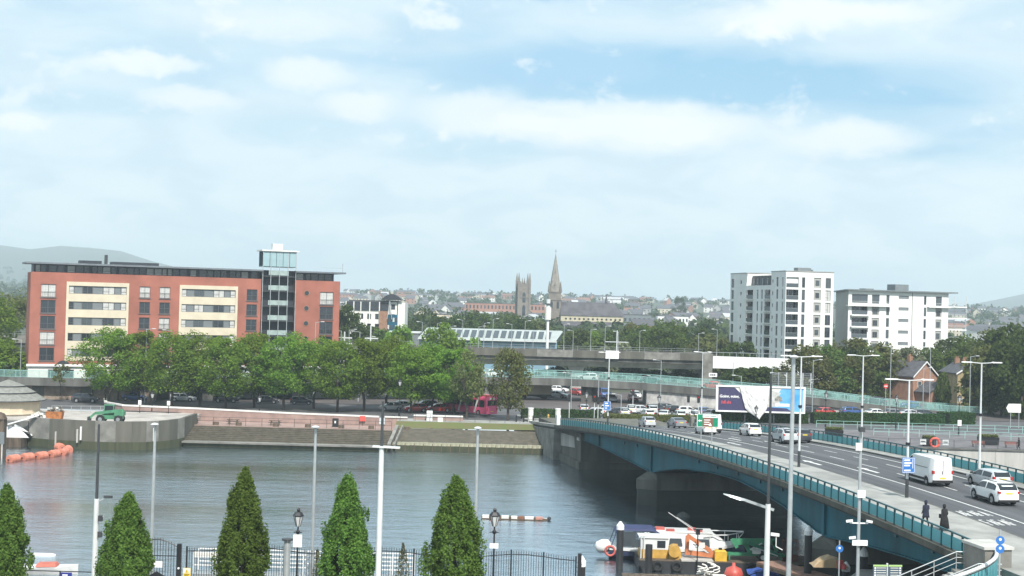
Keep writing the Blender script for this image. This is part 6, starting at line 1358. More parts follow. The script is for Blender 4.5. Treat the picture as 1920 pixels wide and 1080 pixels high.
p = atY(629, 794, 222); t = thing('litter_bin', 'black litter bin with a white label on the steps promenade', 'bin', (p.x,222,2.5)); b = MB(); b.box(-.45,.45,-.4,.4,0,1.3); b.build('body', M['black'], t); b = MB(); b.box(-.12,.12,-.43,-.401,.6,.95); b.build('label_plate', M['white'], t)
p = atY(679, 796, 224.8); t = thing('notice_board', 'red square sign against the pink wall', 'sign', (p.x,225.2,2.5)); b = MB(); b.box(-.45,.45,-.03,.03,.7,1.55); b.build('plate', mat('sign_red', (.75,.10,.08), .5, .05), t)
b = MB(); b.bar((0,.06,0),(0,.06,1.5),.06); b.build('post', M['steel_dark'], t)
for px, lb in ((262,'white information panel on the quay behind the telehandler'),(316,'small white notice on a black post by the pink wall')):
    p = atY(px, 765, 225.5); t = thing('notice_board', lb, 'sign', (p.x,225.5,3.6)); b = MB(); b.bar((0,0,0),(0,0,1.9),.08); b.build('post', M['black'], t); b = MB(); b.box(-.25,.25,-.07,-.03,1.3,2.0); b.build('plate', M['white'], t)

def screen():
    a = atY(1443, 733, 268); c = atY(1521, 735, 267); L = c.x - a.x; t = thing('mesh_screen', 'grey lattice screen on the ramp right of the white beam', 'screen', (a.x, 267.5, 7.0)); H = 3.9
    for i in range(6): b = MB(); b.box(i*L/5-.07,i*L/5+.07,-.07,.07,0,H); b.build('post', M['steel_light'], t)
    for i in range(5):
        b = MB(); x0 = i*L/5; [b.box(x0+k*L/50-.012,x0+k*L/50+.012,-.01,.01,.1,H) for k in range(1,10)]; [b.box(x0+.07,x0+L/5-.07,-.012,.012,.1+k*.42,.13+k*.42) for k in range(10)]; b.build('mesh_panel', M['steel'], t)
screen()
p = atY(1661, 724, 250); t = thing('road_sign', 'red no entry disc on a post below the ramp on the right', 'sign', (p.x, 250, 3.7)); h = p.z - 3.7; b = MB(); b.cyl((0,.05,0),(0,.05,h+.2),.06,n=8); b.build('post', M['steel'], t); b = MB(); b.cyl((0,0,h),(0,.03,h),.42,.42,16); b.build('disc', M['red'], t); b = MB(); b.box(-.28,.28,-.02,-.003,h-.07,h+.07); b.build('bar', M['white'], t)
p = atY(1337, 703, 225.5); t = thing('road_sign', 'small white plate on the lamp beyond the green direction sign', 'sign', (p.x, 225.6, p.z)); b = MB(); b.box(-.65,.65,-.02,.02,-.3,.3); b.build('plate', M['white'], t); b = MB(); [b.box(-.42+k*.3,-.22+k*.3,-.03,-.021,-.15,.15) for k in range(3)]; b.build('legend', M['trim'], t)
p = atY(1799, 793, 221.8); t = thing('notice_board', 'white notice fixed to the dark lantern post on the right plaza', 'sign', (p.x, 221.75, p.z)); b = MB(); b.box(-.3,.3,-.02,.02,-.45,.45); b.build('plate', M['white'], t)
# ---------------------------------------------------------------- boats, barge and things on the water
M['navy'] = mat('navy_canvas', (.025,.035,.11), .7, .1, 1); M['gel'] = mat('gelcoat', (.70,.71,.70), .3, .04, 1)
M['lift_green'] = mat('lift_green', (.05,.23,.12), .45, .12, 1.5); M['crane_orange'] = mat('crane_orange', (.56,.20,.09), .5, .12, 1.5); M['barge'] = mat('barge_black', (.02,.021,.024), .7, .2, 1)
M['plant_yellow'] = mat('plant_yellow', (.52,.31,.07), .5, .15, 1.5)
def cruiser():
    t = thing('cabin_cruiser', 'white cabin cruiser with a navy canopy moored behind the work barge', 'boat', (15.0, 126.5, 0), -.02)
    st = [(-5.8,1.35,-.3,1.05,.9),(-3,1.65,-.45,1.0,1.0),(0,1.75,-.5,1.08,1.05),(3,1.55,-.45,1.25,.95),(5,1.0,-.3,1.5,.55),(6.2,.12,.1,1.75,.05)]
    b = MB(); b.loft([[(x,-w,zt),(x,-w*.92,zt*.35),(x,-k*.6,zb),(x,k*.6,zb),(x,w*.92,zt*.35),(x,w,zt)] for x,w,zb,zt,k in st]); b.build('hull', mat('hull_navy', (.02,.03,.075), .35, .1, 1), t)
    b = MB(); b.loft([[(x,-w-.03,zt-.22),(x,-w-.03,zt+.03),(x,w+.03,zt+.03),(x,w+.03,zt-.22)] for x,w,zb,zt,k in st]); b.build('gunwale', M['gel'], t)
    b = MB(); b.loft([[(-1.6,-1.45,1.0),(-1.5,-1.3,2.45),(-1.5,1.3,2.45),(-1.6,1.45,1.0)],[(3.5,-1.3,1.2),(3.2,-1.15,2.4),(3.2,1.15,2.4),(3.5,1.3,1.2)],[(4.7,-.75,1.5),(4.0,-.65,2.0),(4.0,.65,2.0),(4.7,.75,1.5)]]); cb = b.build('cabin', M['gel'], t)
    for x0,x1 in ((-.6,.6),(1.75,3.0)): b = MB(); b.ext([(x0,-1.45,1.35),(x1,-1.40,1.35),(x1-.12,-1.32,2.0),(x0+.08,-1.36,2.0)], (0,-.05,0)); b.build('window', M['pane_mid'], cb)
    b = MB(); b.box(-1.9,3.3,-1.22,1.22,2.46,2.56); b.build('cabin_roof', M['gel'], t)
    rd = mat('roof_red', (.45,.10,.08), .6, .1)
    for x0,x1,y0,y1 in ((-1.7,-.9,-.4,.6),(-.8,-.1,-1.1,-.5),(1.2,1.9,-.2,.6),(1.7,2.35,-1.1,-.4)): b = MB(); b.box(x0,x1,y0,y1,2.561,2.72); b.build('roof_hatch', rd, t)
    b = MB(); b.bar((1.6,-.6,2.7),(-.6,-.2,4.1),.05); b.bar((1.7,.2,2.7),(.2,.6,3.6),.04); b.build('folded_mast', M['steel_light'], t)
    b = MB(); b.loft([[(-5.3,-1.35,2.2),(-5.3,1.35,2.2),(-5.3,1.3,2.36),(-5.3,-1.3,2.36)],[(-4.9,-1.4,2.55),(-4.9,1.4,2.55),(-4.9,1.3,2.72),(-4.9,-1.3,2.72)],[(-2.0,-1.4,2.55),(-2.0,1.4,2.55),(-2.0,1.3,2.72),(-2.0,-1.3,2.72)],[(-1.4,-1.35,2.2),(-1.4,1.35,2.2),(-1.4,1.3,2.42),(-1.4,-1.3,2.42)]]); cn = b.build('canopy', M['navy'], t)
    b = MB(); [b.bar((x,s*1.38,1.0),(x+dx,s*1.36,2.5),.06) for x,dx in ((-5.7,.5),(-3.4,0),(-1.6,0)) for s in (-1,1)]; b.build('canopy_frame', M['navy'], cn)
    b = MB(); b.ext([(-5.2,-1.40,1.2),(-3.5,-1.40,1.2),(-3.5,-1.38,2.45),(-5.0,-1.38,2.45)], (0,.015,0)); b.build('clear_panel', M['pane_mid'], cn); b = MB(); b.box(-3.3,-1.7,-1.40,-1.37,1.1,1.6); b.build('clear_panel', M['gel'], cn)
    b = MB(); b.tube([(2.5,-1.45,2.35),(4.6,-1.2,2.4),(6.1,-.15,2.55),(6.1,.15,2.55),(4.6,1.2,2.4),(2.5,1.45,2.35)], .05, 6); [b.bar((x,s*w,z),(x,s*w,2.4),.05) for x,w,z in ((3.0,1.45,1.3),(4.6,1.15,1.5),(5.6,.55,1.65)) for s in (-1,1)]; b.bar((5.2,-.8,1.6),(6.1,-.15,2.5),.05); b.build('bow_rail', M['steel_light'], t)
    b = MB(); b.lathe([(.1,-.75),(.5,-.55),(.62,0),(.5,.55),(.1,.75)], n=14); o = b.build('fender', M['gel'], t, True, (-6.3,-.2,.95)); o.rotation_euler = (0, 1.35, 0)
    b = MB(); n, m = 14, 6; V = [((.42+.10*math.cos(q))*math.cos(a), .1*math.sin(q), (.42+.10*math.cos(q))*math.sin(a)) for a in [2*math.pi*i/n for i in range(n)] for q in [2*math.pi*k/m for k in range(m)]]
    b.add(V, [(i*m+k, i*m+(k+1)%m, ((i+1)%n)*m+(k+1)%m, ((i+1)%n)*m+k) for i in range(n) for k in range(m)]); b.build('lifebuoy', mat('ring_red', (.55,.12,.10), .5, .05), t, True, (-5.75,-1.42,.75))
cruiser()
def barge():
    X0, Y0 = 11.3, 120.2; t = thing('work_barge', 'low black work barge with tyre fenders in front of the white cruiser', 'barge', (X0,Y0,0), 0)
    b = MB(); b.box(0,15.2,0,4.6,-.3,.82); b.build('hull', M['barge'], t); b = MB(); b.box(.1,15.1,.1,4.5,.821,.86); b.build('deck', M['wood'], t); b = MB(); b.box(3.6,6.3,-.02,3.2,.865,.98); b.build('deck_plate', M['concrete_light'], t)
    n, m = 14, 6
    for x in (1.6, 3.2, 9.5, 11.8):
        b = MB(); V = [((.36+.13*math.cos(q))*math.cos(a), .13*math.sin(q), (.36+.13*math.cos(q))*math.sin(a)) for a in [2*math.pi*i/n for i in range(n)] for q in [2*math.pi*k/m for k in range(m)]]
        b.add(V, [(i*m+k, i*m+(k+1)%m, ((i+1)%n)*m+(k+1)%m, ((i+1)%n)*m+k) for i in range(n) for k in range(m)]); b.build('tyre_fender', M['rubber'], t, True, (x,-.12,.45))
    b = MB(); [b.box(11.3+i*.34,11.3+i*.34+.22,-.02,-.004,.6,.72) for i in range(10)]; b.build('name_lettering', M['yellow'], t)
    # wheelhouse
    w = thing('wheelhouse', 'white and yellow wheelhouse standing at the left end of the work barge', 'cabin', (X0+.2,Y0+1.2,.865)); b = MB(); b.box(0,2.4,0,2,0,.75); b.build('lower_wall', M['plant_yellow'], w); b = MB(); b.box(0,2.4,0,2,.751,1.7); b.build('upper_wall', M['gel'], w); b = MB(); b.box(-.1,2.5,-.1,2.1,1.701,1.8); b.build('roof', M['gel'], w)
    b = MB(); b.box(1.45,2.15,-.03,.0,.9,1.5); b.build('window', M['pane_dark'], w); b = MB(); b.box(-.75,-.02,-.03,0,.9,1.55); b.build('side_screen', M['pane_mid'], w)
    b = MB(); [b.tube([(x,-.15,0),(x,-.15,1.9),(x+.2,-.1,2.1),(x+.45,0,2.15)], .05, 6) for x in (.05,.3)]; b.build('exhaust', M['steel_light'], w)
    # crane
    c = thing('deck_crane', 'folded orange hydraulic crane on the work barge', 'crane', (X0+3.2,Y0+1.4,.865)); b = MB(); b.cyl((0,0,0),(0,0,.5),.6,.55,14); b.cyl((-.1,-.75,.7),(-.1,.3,.7),.52,.52,16); b.build('winch_drum', M['plant_yellow'], c)
    b = MB(); b.cyl((0,.1,.4),(0,.1,1.2),.3,.25); b.build('slew_post', M['plant_yellow'], c)
    b = MB(); b.bar((1.0,0,.35),(1.05,0,1.95),.3,.42); b.bar((1.0,0,2.0),(3.0,-.2,.75),.26,.32); b.build('main_boom', M['crane_orange'], c); b = MB(); b.bar((1.1,-.1,.55),(3.4,-.2,.35),.34,.36); b.bar((2.8,-.2,.9),(3.5,-.2,.3),.26,.28); b.build('outer_boom', M['crane_orange'], c); b = MB(); b.bar((1.5,-.3,1.3),(2.8,-.35,.6),.1); b.build('ram', M['steel_light'], c)
    b = MB(); b.box(2.0,2.5,-.32,-.28,1.0,1.45); b.build('name_board', M['offwhite'], c)
    k = thing('tank_box', 'yellow square tank on the work barge deck', 'tank', (X0+6.5,Y0+.5,.865)); b = MB(); b.loft([[(0,0,0),(1.0,0,0),(1.0,.9,0),(0,.9,0)],[(0,0,.8),(1.0,0,.8),(1.0,.9,.8),(0,.9,.8)],[(.15,.15,.92),(.85,.15,.92),(.85,.75,.92),(.15,.75,.92)]]); b.build('tank', M['yellow'], k); b = MB(); b.cyl((.5,.45,.92),(.5,.45,1.05),.16); b.build('lid', M['black'], k)
    # boom lift on a trailer
    g = thing('boom_lift', 'green folding boom lift trailer on the work barge', 'boom lift', (X0+10.0,Y0+1.6,.865)); b = MB(); b.bar((-2.5,0,.5),(2.6,0,.5),.8,.18); b.bar((-2.2,-.5,.5),(-2.2,-.5,.05),.12); b.bar((2.2,-.5,.5),(2.2,-.5,.05),.12); b.build('chassis', M['lift_green'], g)
    for s in (-.75,.75): b = MB(); b.cyl((.6,s-.1,.36),(.6,s+.1,.36),.36,n=14); o = b.build('wheel', M['rubber'], g); b = MB(); b.cyl((.6,s-.12,.36),(.6,s+.12,.36),.2,n=10); b.build('hub', M['offwhite'], o)
    b = MB(); b.bar((-.3,0,.55),(-1.0,0,1.75),.3,.35); b.bar((-1.9,-.1,1.55),(1.9,-.1,1.62),.3,.5); b.bar((-1.95,-.1,1.75),(-1.5,-.1,1.05),.35,.3); b.bar((1.6,-.1,1.7),(1.9,-.1,.8),.3,.3); b.build('lower_boom', M['lift_green'], g); b = MB(); b.bar((-.6,-.42,1.55),(2.0,-.42,.55),.24,.3); b.build('upper_boom', mat('lift_green_dark', (.03,.17,.10), .45, .12, 1.5), g); b = MB(); b.bar((.0,-.62,1.15),(1.9,-.62,.5),.09); b.bar((-.4,-.2,.9),(.6,-.2,1.5),.11); b.build('ram', M['steel_light'], g)
    b = MB(); b.box(-.2,.5,-.5,.4,.6,.95); b.build('control_box', M['offwhite'], g)
    cg = thing('lift_cage', 'rusty red lift basket standing at the right end of the barge', 'cage', (X0+12.5,Y0+1.4,.865)); rs = mat('rust_red', (.16,.06,.05), .8, .2, 2); b = MB(); b.box(0,1.2,0,.8,0,.15); b.box(0,1.2,0,.03,.15,.6); b.build('tray', rs, cg); b = MB()
    for x in (0,.4,.8,1.2):
        for y in (0,.8): b.bar((x,y,.1),(x,y,1.75),.05)
    for z in (1.0,1.75): b.bar((0,0,z),(1.2,0,z),.05); b.bar((0,.8,z),(1.2,.8,z),.05); b.bar((0,0,z),(0,.8,z),.05); b.bar((1.2,0,z),(1.2,.8,z),.05)
    b.build('frame', rs, cg)
    p = thing('deck_light', 'thin black light post at the middle of the barge', 'light', (X0+4.9,Y0-.2,.0)); b = MB(); b.cyl((0,0,0),(0,0,3.6),.05); b.build('post', M['black'], p); b = MB(); b.box(-.17,.17,-.15,.15,3.2,3.6); b.box(-.4,.4,-.25,.25,3.62,3.66); b.build('lamp', M['black'], p)
barge()
def pile(label, px, pyt, Y, zb=-1.5, r=.30, cap=True):
    p = atY(px, pyt, Y); t = thing('mooring_pile', label, 'pile', (p.x, Y, 0), 0); zt = p.z
    b = MB(); b.cyl((0,0,zb),(0,0,zt),r,r,12); b.build('shaft', M['barge'], t)
    if cap: b = MB(); b.lathe([(r*1.12,zt+.002),(r*1.12,zt+.34),(r*.3,zt+.68),(.02,zt+.72)], n=12); b.build('cap', M['white'], t)
pile('tall black pile with white cap left of the cruiser', 1163, 993, 121); pile('shorter black pile without cap before the wheelhouse', 1217, 1021, 118, cap=False); pile('black pile with white cap under the bridge by the camera arm', 1516, 1003, 109, r=.29)
pile('black pile with white cap behind the white camera pole', 1620, 1043, 106, r=.28); pile('low black pile with white cap beside the blue disc', 1586, 1071, 105, r=.28); pile('low black pile with white cap at the right end of the railing', 1091, 1062, 97, r=.25)
t = thing('security_camera', 'white pan camera on a bracket at the left of the capped pile under the bridge', 'camera', (20.62, 108.5, 4.0)); b = MB(); b.bar((.5,0,.0),(.0,0,.25),.07); b.bar((0,0,.25),(0,0,1.0),.06); b.build('bracket', M['white'], t); b = MB(); b.cbox((-.1,0,1.15),(.65,.22,.22),0,.1); b.build('camera', M['white'], t)
def floats():
    r = random.Random(12); p = at(968, 974, 0); t = thing('floating_timber', 'long floating timber raft with pale patches in mid river', 'raft', (p.x, p.y, 0), -.03)
    b = MB(); b.loft([[(-3.6,-.35,-.1),(-3.6,.35,-.1),(-3.6,.3,.3),(-3.6,-.3,.3)],[(2.6,-.35,-.1),(2.6,.35,-.1),(2.6,.3,.25),(2.6,-.3,.25)],[(3.3,-.12,-.1),(3.3,.12,-.1),(3.3,.1,.12),(3.3,-.1,.12)]]); b.build('log', M['wood'], t)
    cols = [M['offwhite'], mat('faded_pink', (.55,.28,.22), .8, .15, 2), mat('rust_brown', (.22,.10,.06), .8, .2, 2)]
    x = -3.5
    while x < 2.3: w = r.uniform(.4,1.0); b = MB(); b.box(x,x+w,-.37,.33,.1,.32+r.uniform(0,.06)); b.build('plank', cols[0] if r.random() < .45 else r.choice(cols), t); x += w + r.uniform(.02,.25)
    b = MB(); [b.lathe([(.05,.0),(.22,.1),(.2,.3),(.05,.4)], c=(q,0,0), n=8) for q in (3.4,)]; b.build('buoy', M['steel_dark'], t); b = MB(); b.bar((2.2,-.3,.3),(3.6,.2,.1),.06); b.build('rope', M['offwhite'], t)
    pts = [(25,861),(51,857.5),(77,855),(101,851.5),(119,848.5),(128,843),(112,838.5)]
    om = mat('float_orange', (.60,.21,.14), .55, .12, 1.5); P = [at(px, py+4, 0) for px, py in pts]
    lab = ['orange barrel float nearest the left edge','second orange barrel float from the left edge','third orange barrel float from the left edge','fourth orange barrel float from the left edge','orange barrel float where the line bends','orange barrel float at the far right of the bend','last orange barrel float against the quay wall']
    for i, q in enumerate(P):
        d = (P[min(i+1,6)] - P[max(i-1,0)]); ry = math.atan2(d.y, d.x)
        t = thing('barrel_float', lab[i], 'float', (q.x, q.y, .28), ry if i < 5 else ry, 'orange barrel floats in a line'); b = MB(); n = 14; prof = [(-.86,.1),(-.85,.45),(-.80,.58),(-.45,.60),(-.42,.63),(-.38,.60),(.38,.60),(.42,.63),(.45,.60),(.80,.58),(.85,.45),(.86,.1)]
        b.loft([[(x, R*math.cos(2*math.pi*k/n), R*math.sin(2*math.pi*k/n)) for k in range(n)] for x, R in prof]); b.build('barrel', om, t, False)
        b = MB(); b.cyl((-1.1,0,0),(1.1,0,0),.09,n=6); b.build('coupling', M['rubber'], t)
    t = thing('small_boat', 'small white open boat with a red cover at the bottom left', 'boat', (-36.0, 112.5, 0), .05); st = [(-2.2,.75,.55),(-1,.85,.5),(.6,.8,.55),(1.7,.5,.65),(2.3,.05,.75)]
    b = MB(); b.loft([[(x,-w,z),(x,-w*.7,-.1),(x,w*.7,-.1),(x,w,z)] for x,w,z in st]); b.build('hull', M['gel'], t); b = MB(); b.loft([[(-.9,-.6,.56),(-.9,.6,.56),(-.8,.45,.8),(-.8,-.45,.8)],[(.7,-.55,.6),(.7,.55,.6),(.6,.4,.85),(.6,-.4,.85)]]); b.build('cover', mat('cover_red', (.50,.14,.10), .7, .1), t); b = MB(); b.cyl((-2.3,0,.2),(-2.3,0,.95),.14,.12); b.build('outboard', M['black'], t)
    p = at(80, 1041, 0); tag(MB().loft([[(-.9,-.2,0),(-.9,.2,0),(-.9,.15,.16),(-.9,-.15,.16)],[(.7,-.25,0),(.7,.25,0),(.7,.2,.16),(.7,-.2,.16)],[(1.1,-.05,0),(1.1,.05,0),(1.1,.03,.1),(1.1,-.03,.1)]]).build('floating_board', M['offwhite'], None, loc=p), 'thin white board afloat above the small boat', 'float')
    p = at(1281, 968, 0); b = MB(); b.lathe([(.05,.5),(.5,.3),(.75,0),(.7,-.1)], n=9); tag(b.build('buoy', M['concrete_dark'], None, loc=p), 'grey lump of a buoy at the edge of the bridge shadow', 'buoy')
floats()
def left_quay():
    p = atY(5, 800, 190); t = thing('pier_post', 'dark timber pier post with a grey box at the left edge', 'post', (p.x-.2, 190, 0)); b = MB(); b.box(-.9,.55,-.6,.6,-1,5.2); b.build('pile', M['wood'], t); b = MB(); b.lathe([(.95,5.2),(.6,5.9),(.1,6.1)], c=(-.15,0,0), n=10); b.build('cap', M['wood'], t); b = MB(); b.box(-.9,.7,-.75,-.61,1.9,3.5); b.build('box', M['panel_grey'], t); b = MB(); b.bar((.45,-.7,-.5),(.45,-.7,1.9),.12); b.build('pipe', M['steel_light'], t)
    t = thing('timber_wharf', 'dark low timber wharf left of the concrete quay wall', 'wharf', (-77, 204, 0)); b = MB(); b.box(-10,7.2,0,9,-.5,1.25); b.build('deck', M['wood'], t)
    for x in (-2,1.2,3.4,6): b = MB(); b.cyl((x,-.2,-1),(x,-.2,1.3),.25,n=8); b.build('pile', M['wood'], t)
    b = MB(); b.box(.5,7.2,2.8,3.2,1.25,3.5); b.build('back_wall', M['concrete_dark'], t)
    t = thing('white_sheeting', 'crumpled white sheet and plank dumped on the timber wharf', 'sheeting', (-72.6, 205, 1.26)); r = random.Random(4); n = 7; V = [(u*.62 - .4*(v > 3), v*.5, max(0, 1.9 - abs(u-2.2)*.35 - v*.12 + r.uniform(-.25,.25))) for v in range(6) for u in range(n)]
    b = MB(); b.add(V, [(v*n+u, v*n+u+1, (v+1)*n+u+1, (v+1)*n+u) for v in range(5) for u in range(n-1)]); b.ext([(0,-.02,0),(3.6,-.02,0),(2.8,-.02,.8),(1.6,-.02,1.6),(0,-.02,1.5)], (0,.03,0)); b.build('sheet', M['white'], t); b = MB(); b.bar((.6,-.4,1.9),(4.6,1.0,3.2),.7,.12); b.build('plank', M['white'], t)
    railing('quay_railing', 'pale railing behind the skip on the quay platform', [(-71,221,3.6),(-62.5,223,3.6)], 1.1, M['steel'], 1.5)
left_quay()
# ---------------------------------------------------------------- near bank: railings, gate, conical trees
FY = 91.8
def ftop(x): return 6.12 + .17*math.sin((x+1.2)*math.pi/4.2) 
def fence():
    t = thing('wavy_fence', 'dark upright bar fence with a wavy top along the near quay', 'fence', (0, FY, 3.5))
    bar = MB().box(-.015,.015,-.015,.015,0,1).mesh('bar', M['black']); post = MB().box(-.05,.05,-.05,.05,0,1).mesh('post', M['black'])
    x = -20.5; xs = []
    while x < 4.7: xs.append(x); x += 2.09
    for x in xs:
        o = link('post', post, t, (x,0,0)); o.scale = (1,1,ftop(x)-3.5+.05)
    for a, c in zip(xs, xs[1:]):
        b = MB(); b.bar((a,0,.18),(c,0,.18),.05); b.bar((a,0,ftop(a)-3.75),((a+c)/2,0,ftop((a+c)/2)-3.75),.05); b.bar(((a+c)/2,0,ftop((a+c)/2)-3.75),(c,0,ftop(c)-3.75),.05); pn = b.build('panel', M['black'], t)
        k = 1
        while a + k*.162 < c - .05:
            xx = a + k*.162; o = link('bar', bar, pn, (xx,0,0)); o.scale = (1,1,ftop(xx)-3.5); k += 1
    e = 4.82; b = MB(); b.box(e-.12,e+.12,-.12,.12,0,2.7); b.build('end_post', M['black'], t); r = random.Random(1)
    b = MB(); [b.bar((e,0,.3+k*.16),(e+r.uniform(-.3,-.15)*(1 if k%2 else -1),-.1,.42+k*.16),.03) for k in range(12)]; b.build('anti_climb_spikes', M['black'], t)
fence()
def gate():
    t = thing('arched_gate', 'black arched gate with a white notice at lower left', 'gate', (-22.4, FY, 3.5)); bar = MB().box(-.015,.015,-.015,.015,0,1).mesh('bar', M['black'])
    top = lambda u: 2.45 + .45*math.sin(math.pi*u)
    for k in range(15):
        u = k/14; o = link('bar', bar, t, (-1.25+2.5*u,0,0)); o.scale = (1,1,top(u)+.12)
    b = MB(); pts = [(-1.25+2.5*i/12,0,top(i/12)) for i in range(13)]; b.tube(pts, .035, 6); b.bar((-1.25,0,1.85),(1.25,0,1.85),.05); b.bar((-1.25,0,.15),(1.25,0,.15),.05); b.build('frame', M['black'], t)
    b = MB(); b.box(-.3,.35,-.06,-.03,1.1,1.5); b.build('notice', M['white'], t); b = MB(); b.ext([(-.85,-.05,.35),(.85,-.05,.35),(.85,-.05,.5),(.4,-.05,.62),(0,-.05,.85),(-.4,-.05,.62),(-.85,-.05,.5)], (0,.02,0)); b.build('scroll_panel', M['black'], t)
    for x in (-1.4,1.42): b = MB(); b.box(x-.13,x+.13,-.13,.13,0,2.65); b.build('gate_post', M['black'], t)
    b = MB(); b.cyl((1.42,-.16,1.1),(1.42,-.13,1.1),.07,n=10); b.build('lock', M['white'], t)
    t = thing('warning_sign', 'yellow warning sign with a triangle on the white railing', 'sign', (-20.45, FY-.08, 3.9)); b = MB(); b.box(-.24,.24,-.01,.01,0,.72); b.build('plate', mat('warn_yellow', (.80,.55,.02), .5, .03), t); b = MB(); b.box(-.22,.22,-.02,-.011,.38,.70); b.build('header', M['offwhite'], t); b = MB(); b.ext([(-.14,-.03,.41),(.14,-.03,.41),(0,-.03,.66)], (0,.008,0)); b.build('triangle', mat('warn_yellow2', (.80,.55,.02), .5, .03), t)
    b = MB(); b.box(-.012,.012,-.04,-.031,.47,.59); b.box(-.012,.012,-.04,-.031,.43,.455); b.build('mark', M['black'], t); b = MB(); [b.box(-.17,.17-.05*k,-.02,-.011,.30-.08*k,.33-.08*k) for k in range(3)]; b.build('legend', M['black'], t)
gate()
def gangway():
    t = thing('gangway', 'white railed gangway running behind the dark fence', 'gangway', (0,96.2,3.4)); b = MB(); b.box(-21,-6.2,0,1.5,-.15,0); b.build('deck', M['steel'], t)
    for y in (0,1.5):
        for h in (1.45,1.15,.6): b = MB(); b.bar((-21,y,h),(-6.2,y,h),.07); b.build('rail', M['white'], t)
        for i in range(11): b = MB(); b.bar((-21+i*1.48,y,0),(-21+i*1.48,y,1.45),.06); b.build('post', M['white'], t)
    for i in range(2): b = MB(); b.ext([(-21,-.05,1.2),(-17.6,-.05,1.2),(-17.6,-.05,1.45),(-21,-.05,1.45)], (0,.02,0)); b.build('mesh_panel', M['offwhite'], t); break
gangway()
railing('low_railing', 'low black railing at the bottom left beside the small white boat', [(-31,FY,3.5),(-23.9,FY,3.5)], .68, M['black'], 2.3, rails=(1.0,.35), w=.07)
t = thing('notice_board', 'dark blue notice on the low black railing', 'sign', (-28.2, FY-.1, 3.75)); b = MB(); b.box(-.36,.36,-.02,.02,0,.38); b.build('plate', mat('deep_blue', (.02,.03,.22), .5, .03), t); b = MB(); b.box(-.25,.1,-.03,-.021,.18,.26); b.build('legend', M['white'], t)
def column(px, pyt, Y):
    p = atY(px, pyt, Y); h = p.z - 3.5; t = thing('grey_column', 'thick grey column with a flat cap behind the black lantern post', 'column', (p.x, Y, 3.5)); b = MB(); b.cyl((0,0,0),(0,0,h-.12),.215,.215,16); b.build('shaft', M['steel'], t); b = MB(); b.cyl((0,0,h-.1),(0,0,h),.36,.36,16); b.build('cap', M['steel_dark'], t); b = MB(); b.cyl((0,0,h-.28),(0,0,h-.1),.13,.13,10); b.build('neck', M['black'], t)
column(539, 1010, 90)
p = atY(611, 1034, 88); b = MB(); b.cyl((0,0,0),(0,0,p.z-3.5),.05,.05,8); tag(b.build('marker_post', mat('pale_green', (.45,.52,.36), .6, .05), None, loc=(p.x,88,3.5)), 'thin pale green stake left of the fourth conical tree', 'post')
t = thing('litter_bin', 'black litter bin by the fence below the right lantern post', 'bin', (atY(949,1065,90.5).x, 90.5, 3.5)); b = MB(); b.lathe([(.26,0),(.28,1.0),(.24,1.12),(.05,1.2)], n=12); b.build('body', M['black'], t); b = MB(); b.box(-.15,.45,-.3,.3,0,.75); b.build('side_box', M['black'], t)
t = thing('tarpaulin', 'small blue tarpaulin on the ground beside the white lamp mast', 'tarpaulin', (atY(690,1075,87).x, 87, 3.5)); b = MB(); b.loft([[(-.9,-.5,0),(.8,-.5,0),(.9,.6,0),(-.8,.6,0)],[(-.7,-.3,.75),(.4,-.3,.45),(.5,.4,.4),(-.6,.4,.7)]]); b.build('sheet', mat('tarp_blue', (.03,.09,.35), .6, .1, 2), t)
# conical hornbeams
def cone_prof(z):
    return max(.03, .5*min(1, (1-z)**.62*1.16) * (.60 + .40*min(1, z/.24)))
_cone = {}
def conical(label, px, pyt, Y, w, var, n=42000):
    p = atY(px, pyt, Y); h = p.z - 3.5; t = thing('hornbeam_tree', label, 'tree', (p.x, Y, 3.5), 1.7*var, 'conical street trees on the near quay')
    if var not in _cone:
        g = np.random.default_rng(100+var); k = 420; c = []
        while len(c) < k:
            z = g.uniform(0,1)**1.15; r = cone_prof(z) ; a = g.uniform(0,6.283); r *= 1+.10*math.sin(a*3+z*9+var)+.07*math.sin(a*5-z*17+2*var) + g.normal(0,.09); q = r*math.sqrt(g.uniform(.25,1)); c.append((q*math.cos(a), q*math.sin(a), z))
        c = np.array(c); i = g.integers(0,k,n); d = g.normal(0,1,(n,3)); d /= np.linalg.norm(d,axis=1)[:,None]; rr = g.uniform(.1,1,n)**.6; sc = g.uniform(.06,.125,k)
        P = c[i] + d*(sc[i]*rr)[:,None]*np.array([.75,.75,1.0]); N = d*.5 + c[i]*np.array([1.6,1.6,0]) + np.array([0,0,.35])
        _cone[var] = (P, N)
    P, N = _cone[var]; S_ = np.array([w, w, h*.86]); me = leaf_mesh('crown', P*S_ + np.array([0,0,h*.14]), N, .085, LM['horn'], 7+var); link('crown', me, t)
    b = MB(); b.tube([(0,0,-.1),(.02,0,h*.4),(0,.02,h*.9)], [.14,.09,.02], 7); g = random.Random(var)
    for k in range(26): a = g.uniform(0,6.28); z = h*g.uniform(.14,.75); r = w*.42*cone_prof(z/h)*2; b.tube([(0,0,z),(math.cos(a)*r*.5,math.sin(a)*r*.5,z+.5),(math.cos(a)*r,math.sin(a)*r,z+1.2)], [.035,.025,.008], 4)
    b.build('trunk', M['bark'], t, True)
for i, (px, py, w, lb) in enumerate(((14,921,3.15,'conical tree at the bottom left corner cut by the frame'),(241,934,3.35,'second conical tree from the left beside the arched gate'),(459,891,3.25,'tallest conical tree between the gate and the grey column'),(653,904,3.35,'fourth conical tree left of the white lamp mast'),(857,906,3.9,'rightmost conical tree before the floating timber'))):
    conical(lb, px, py, 87, w, i)
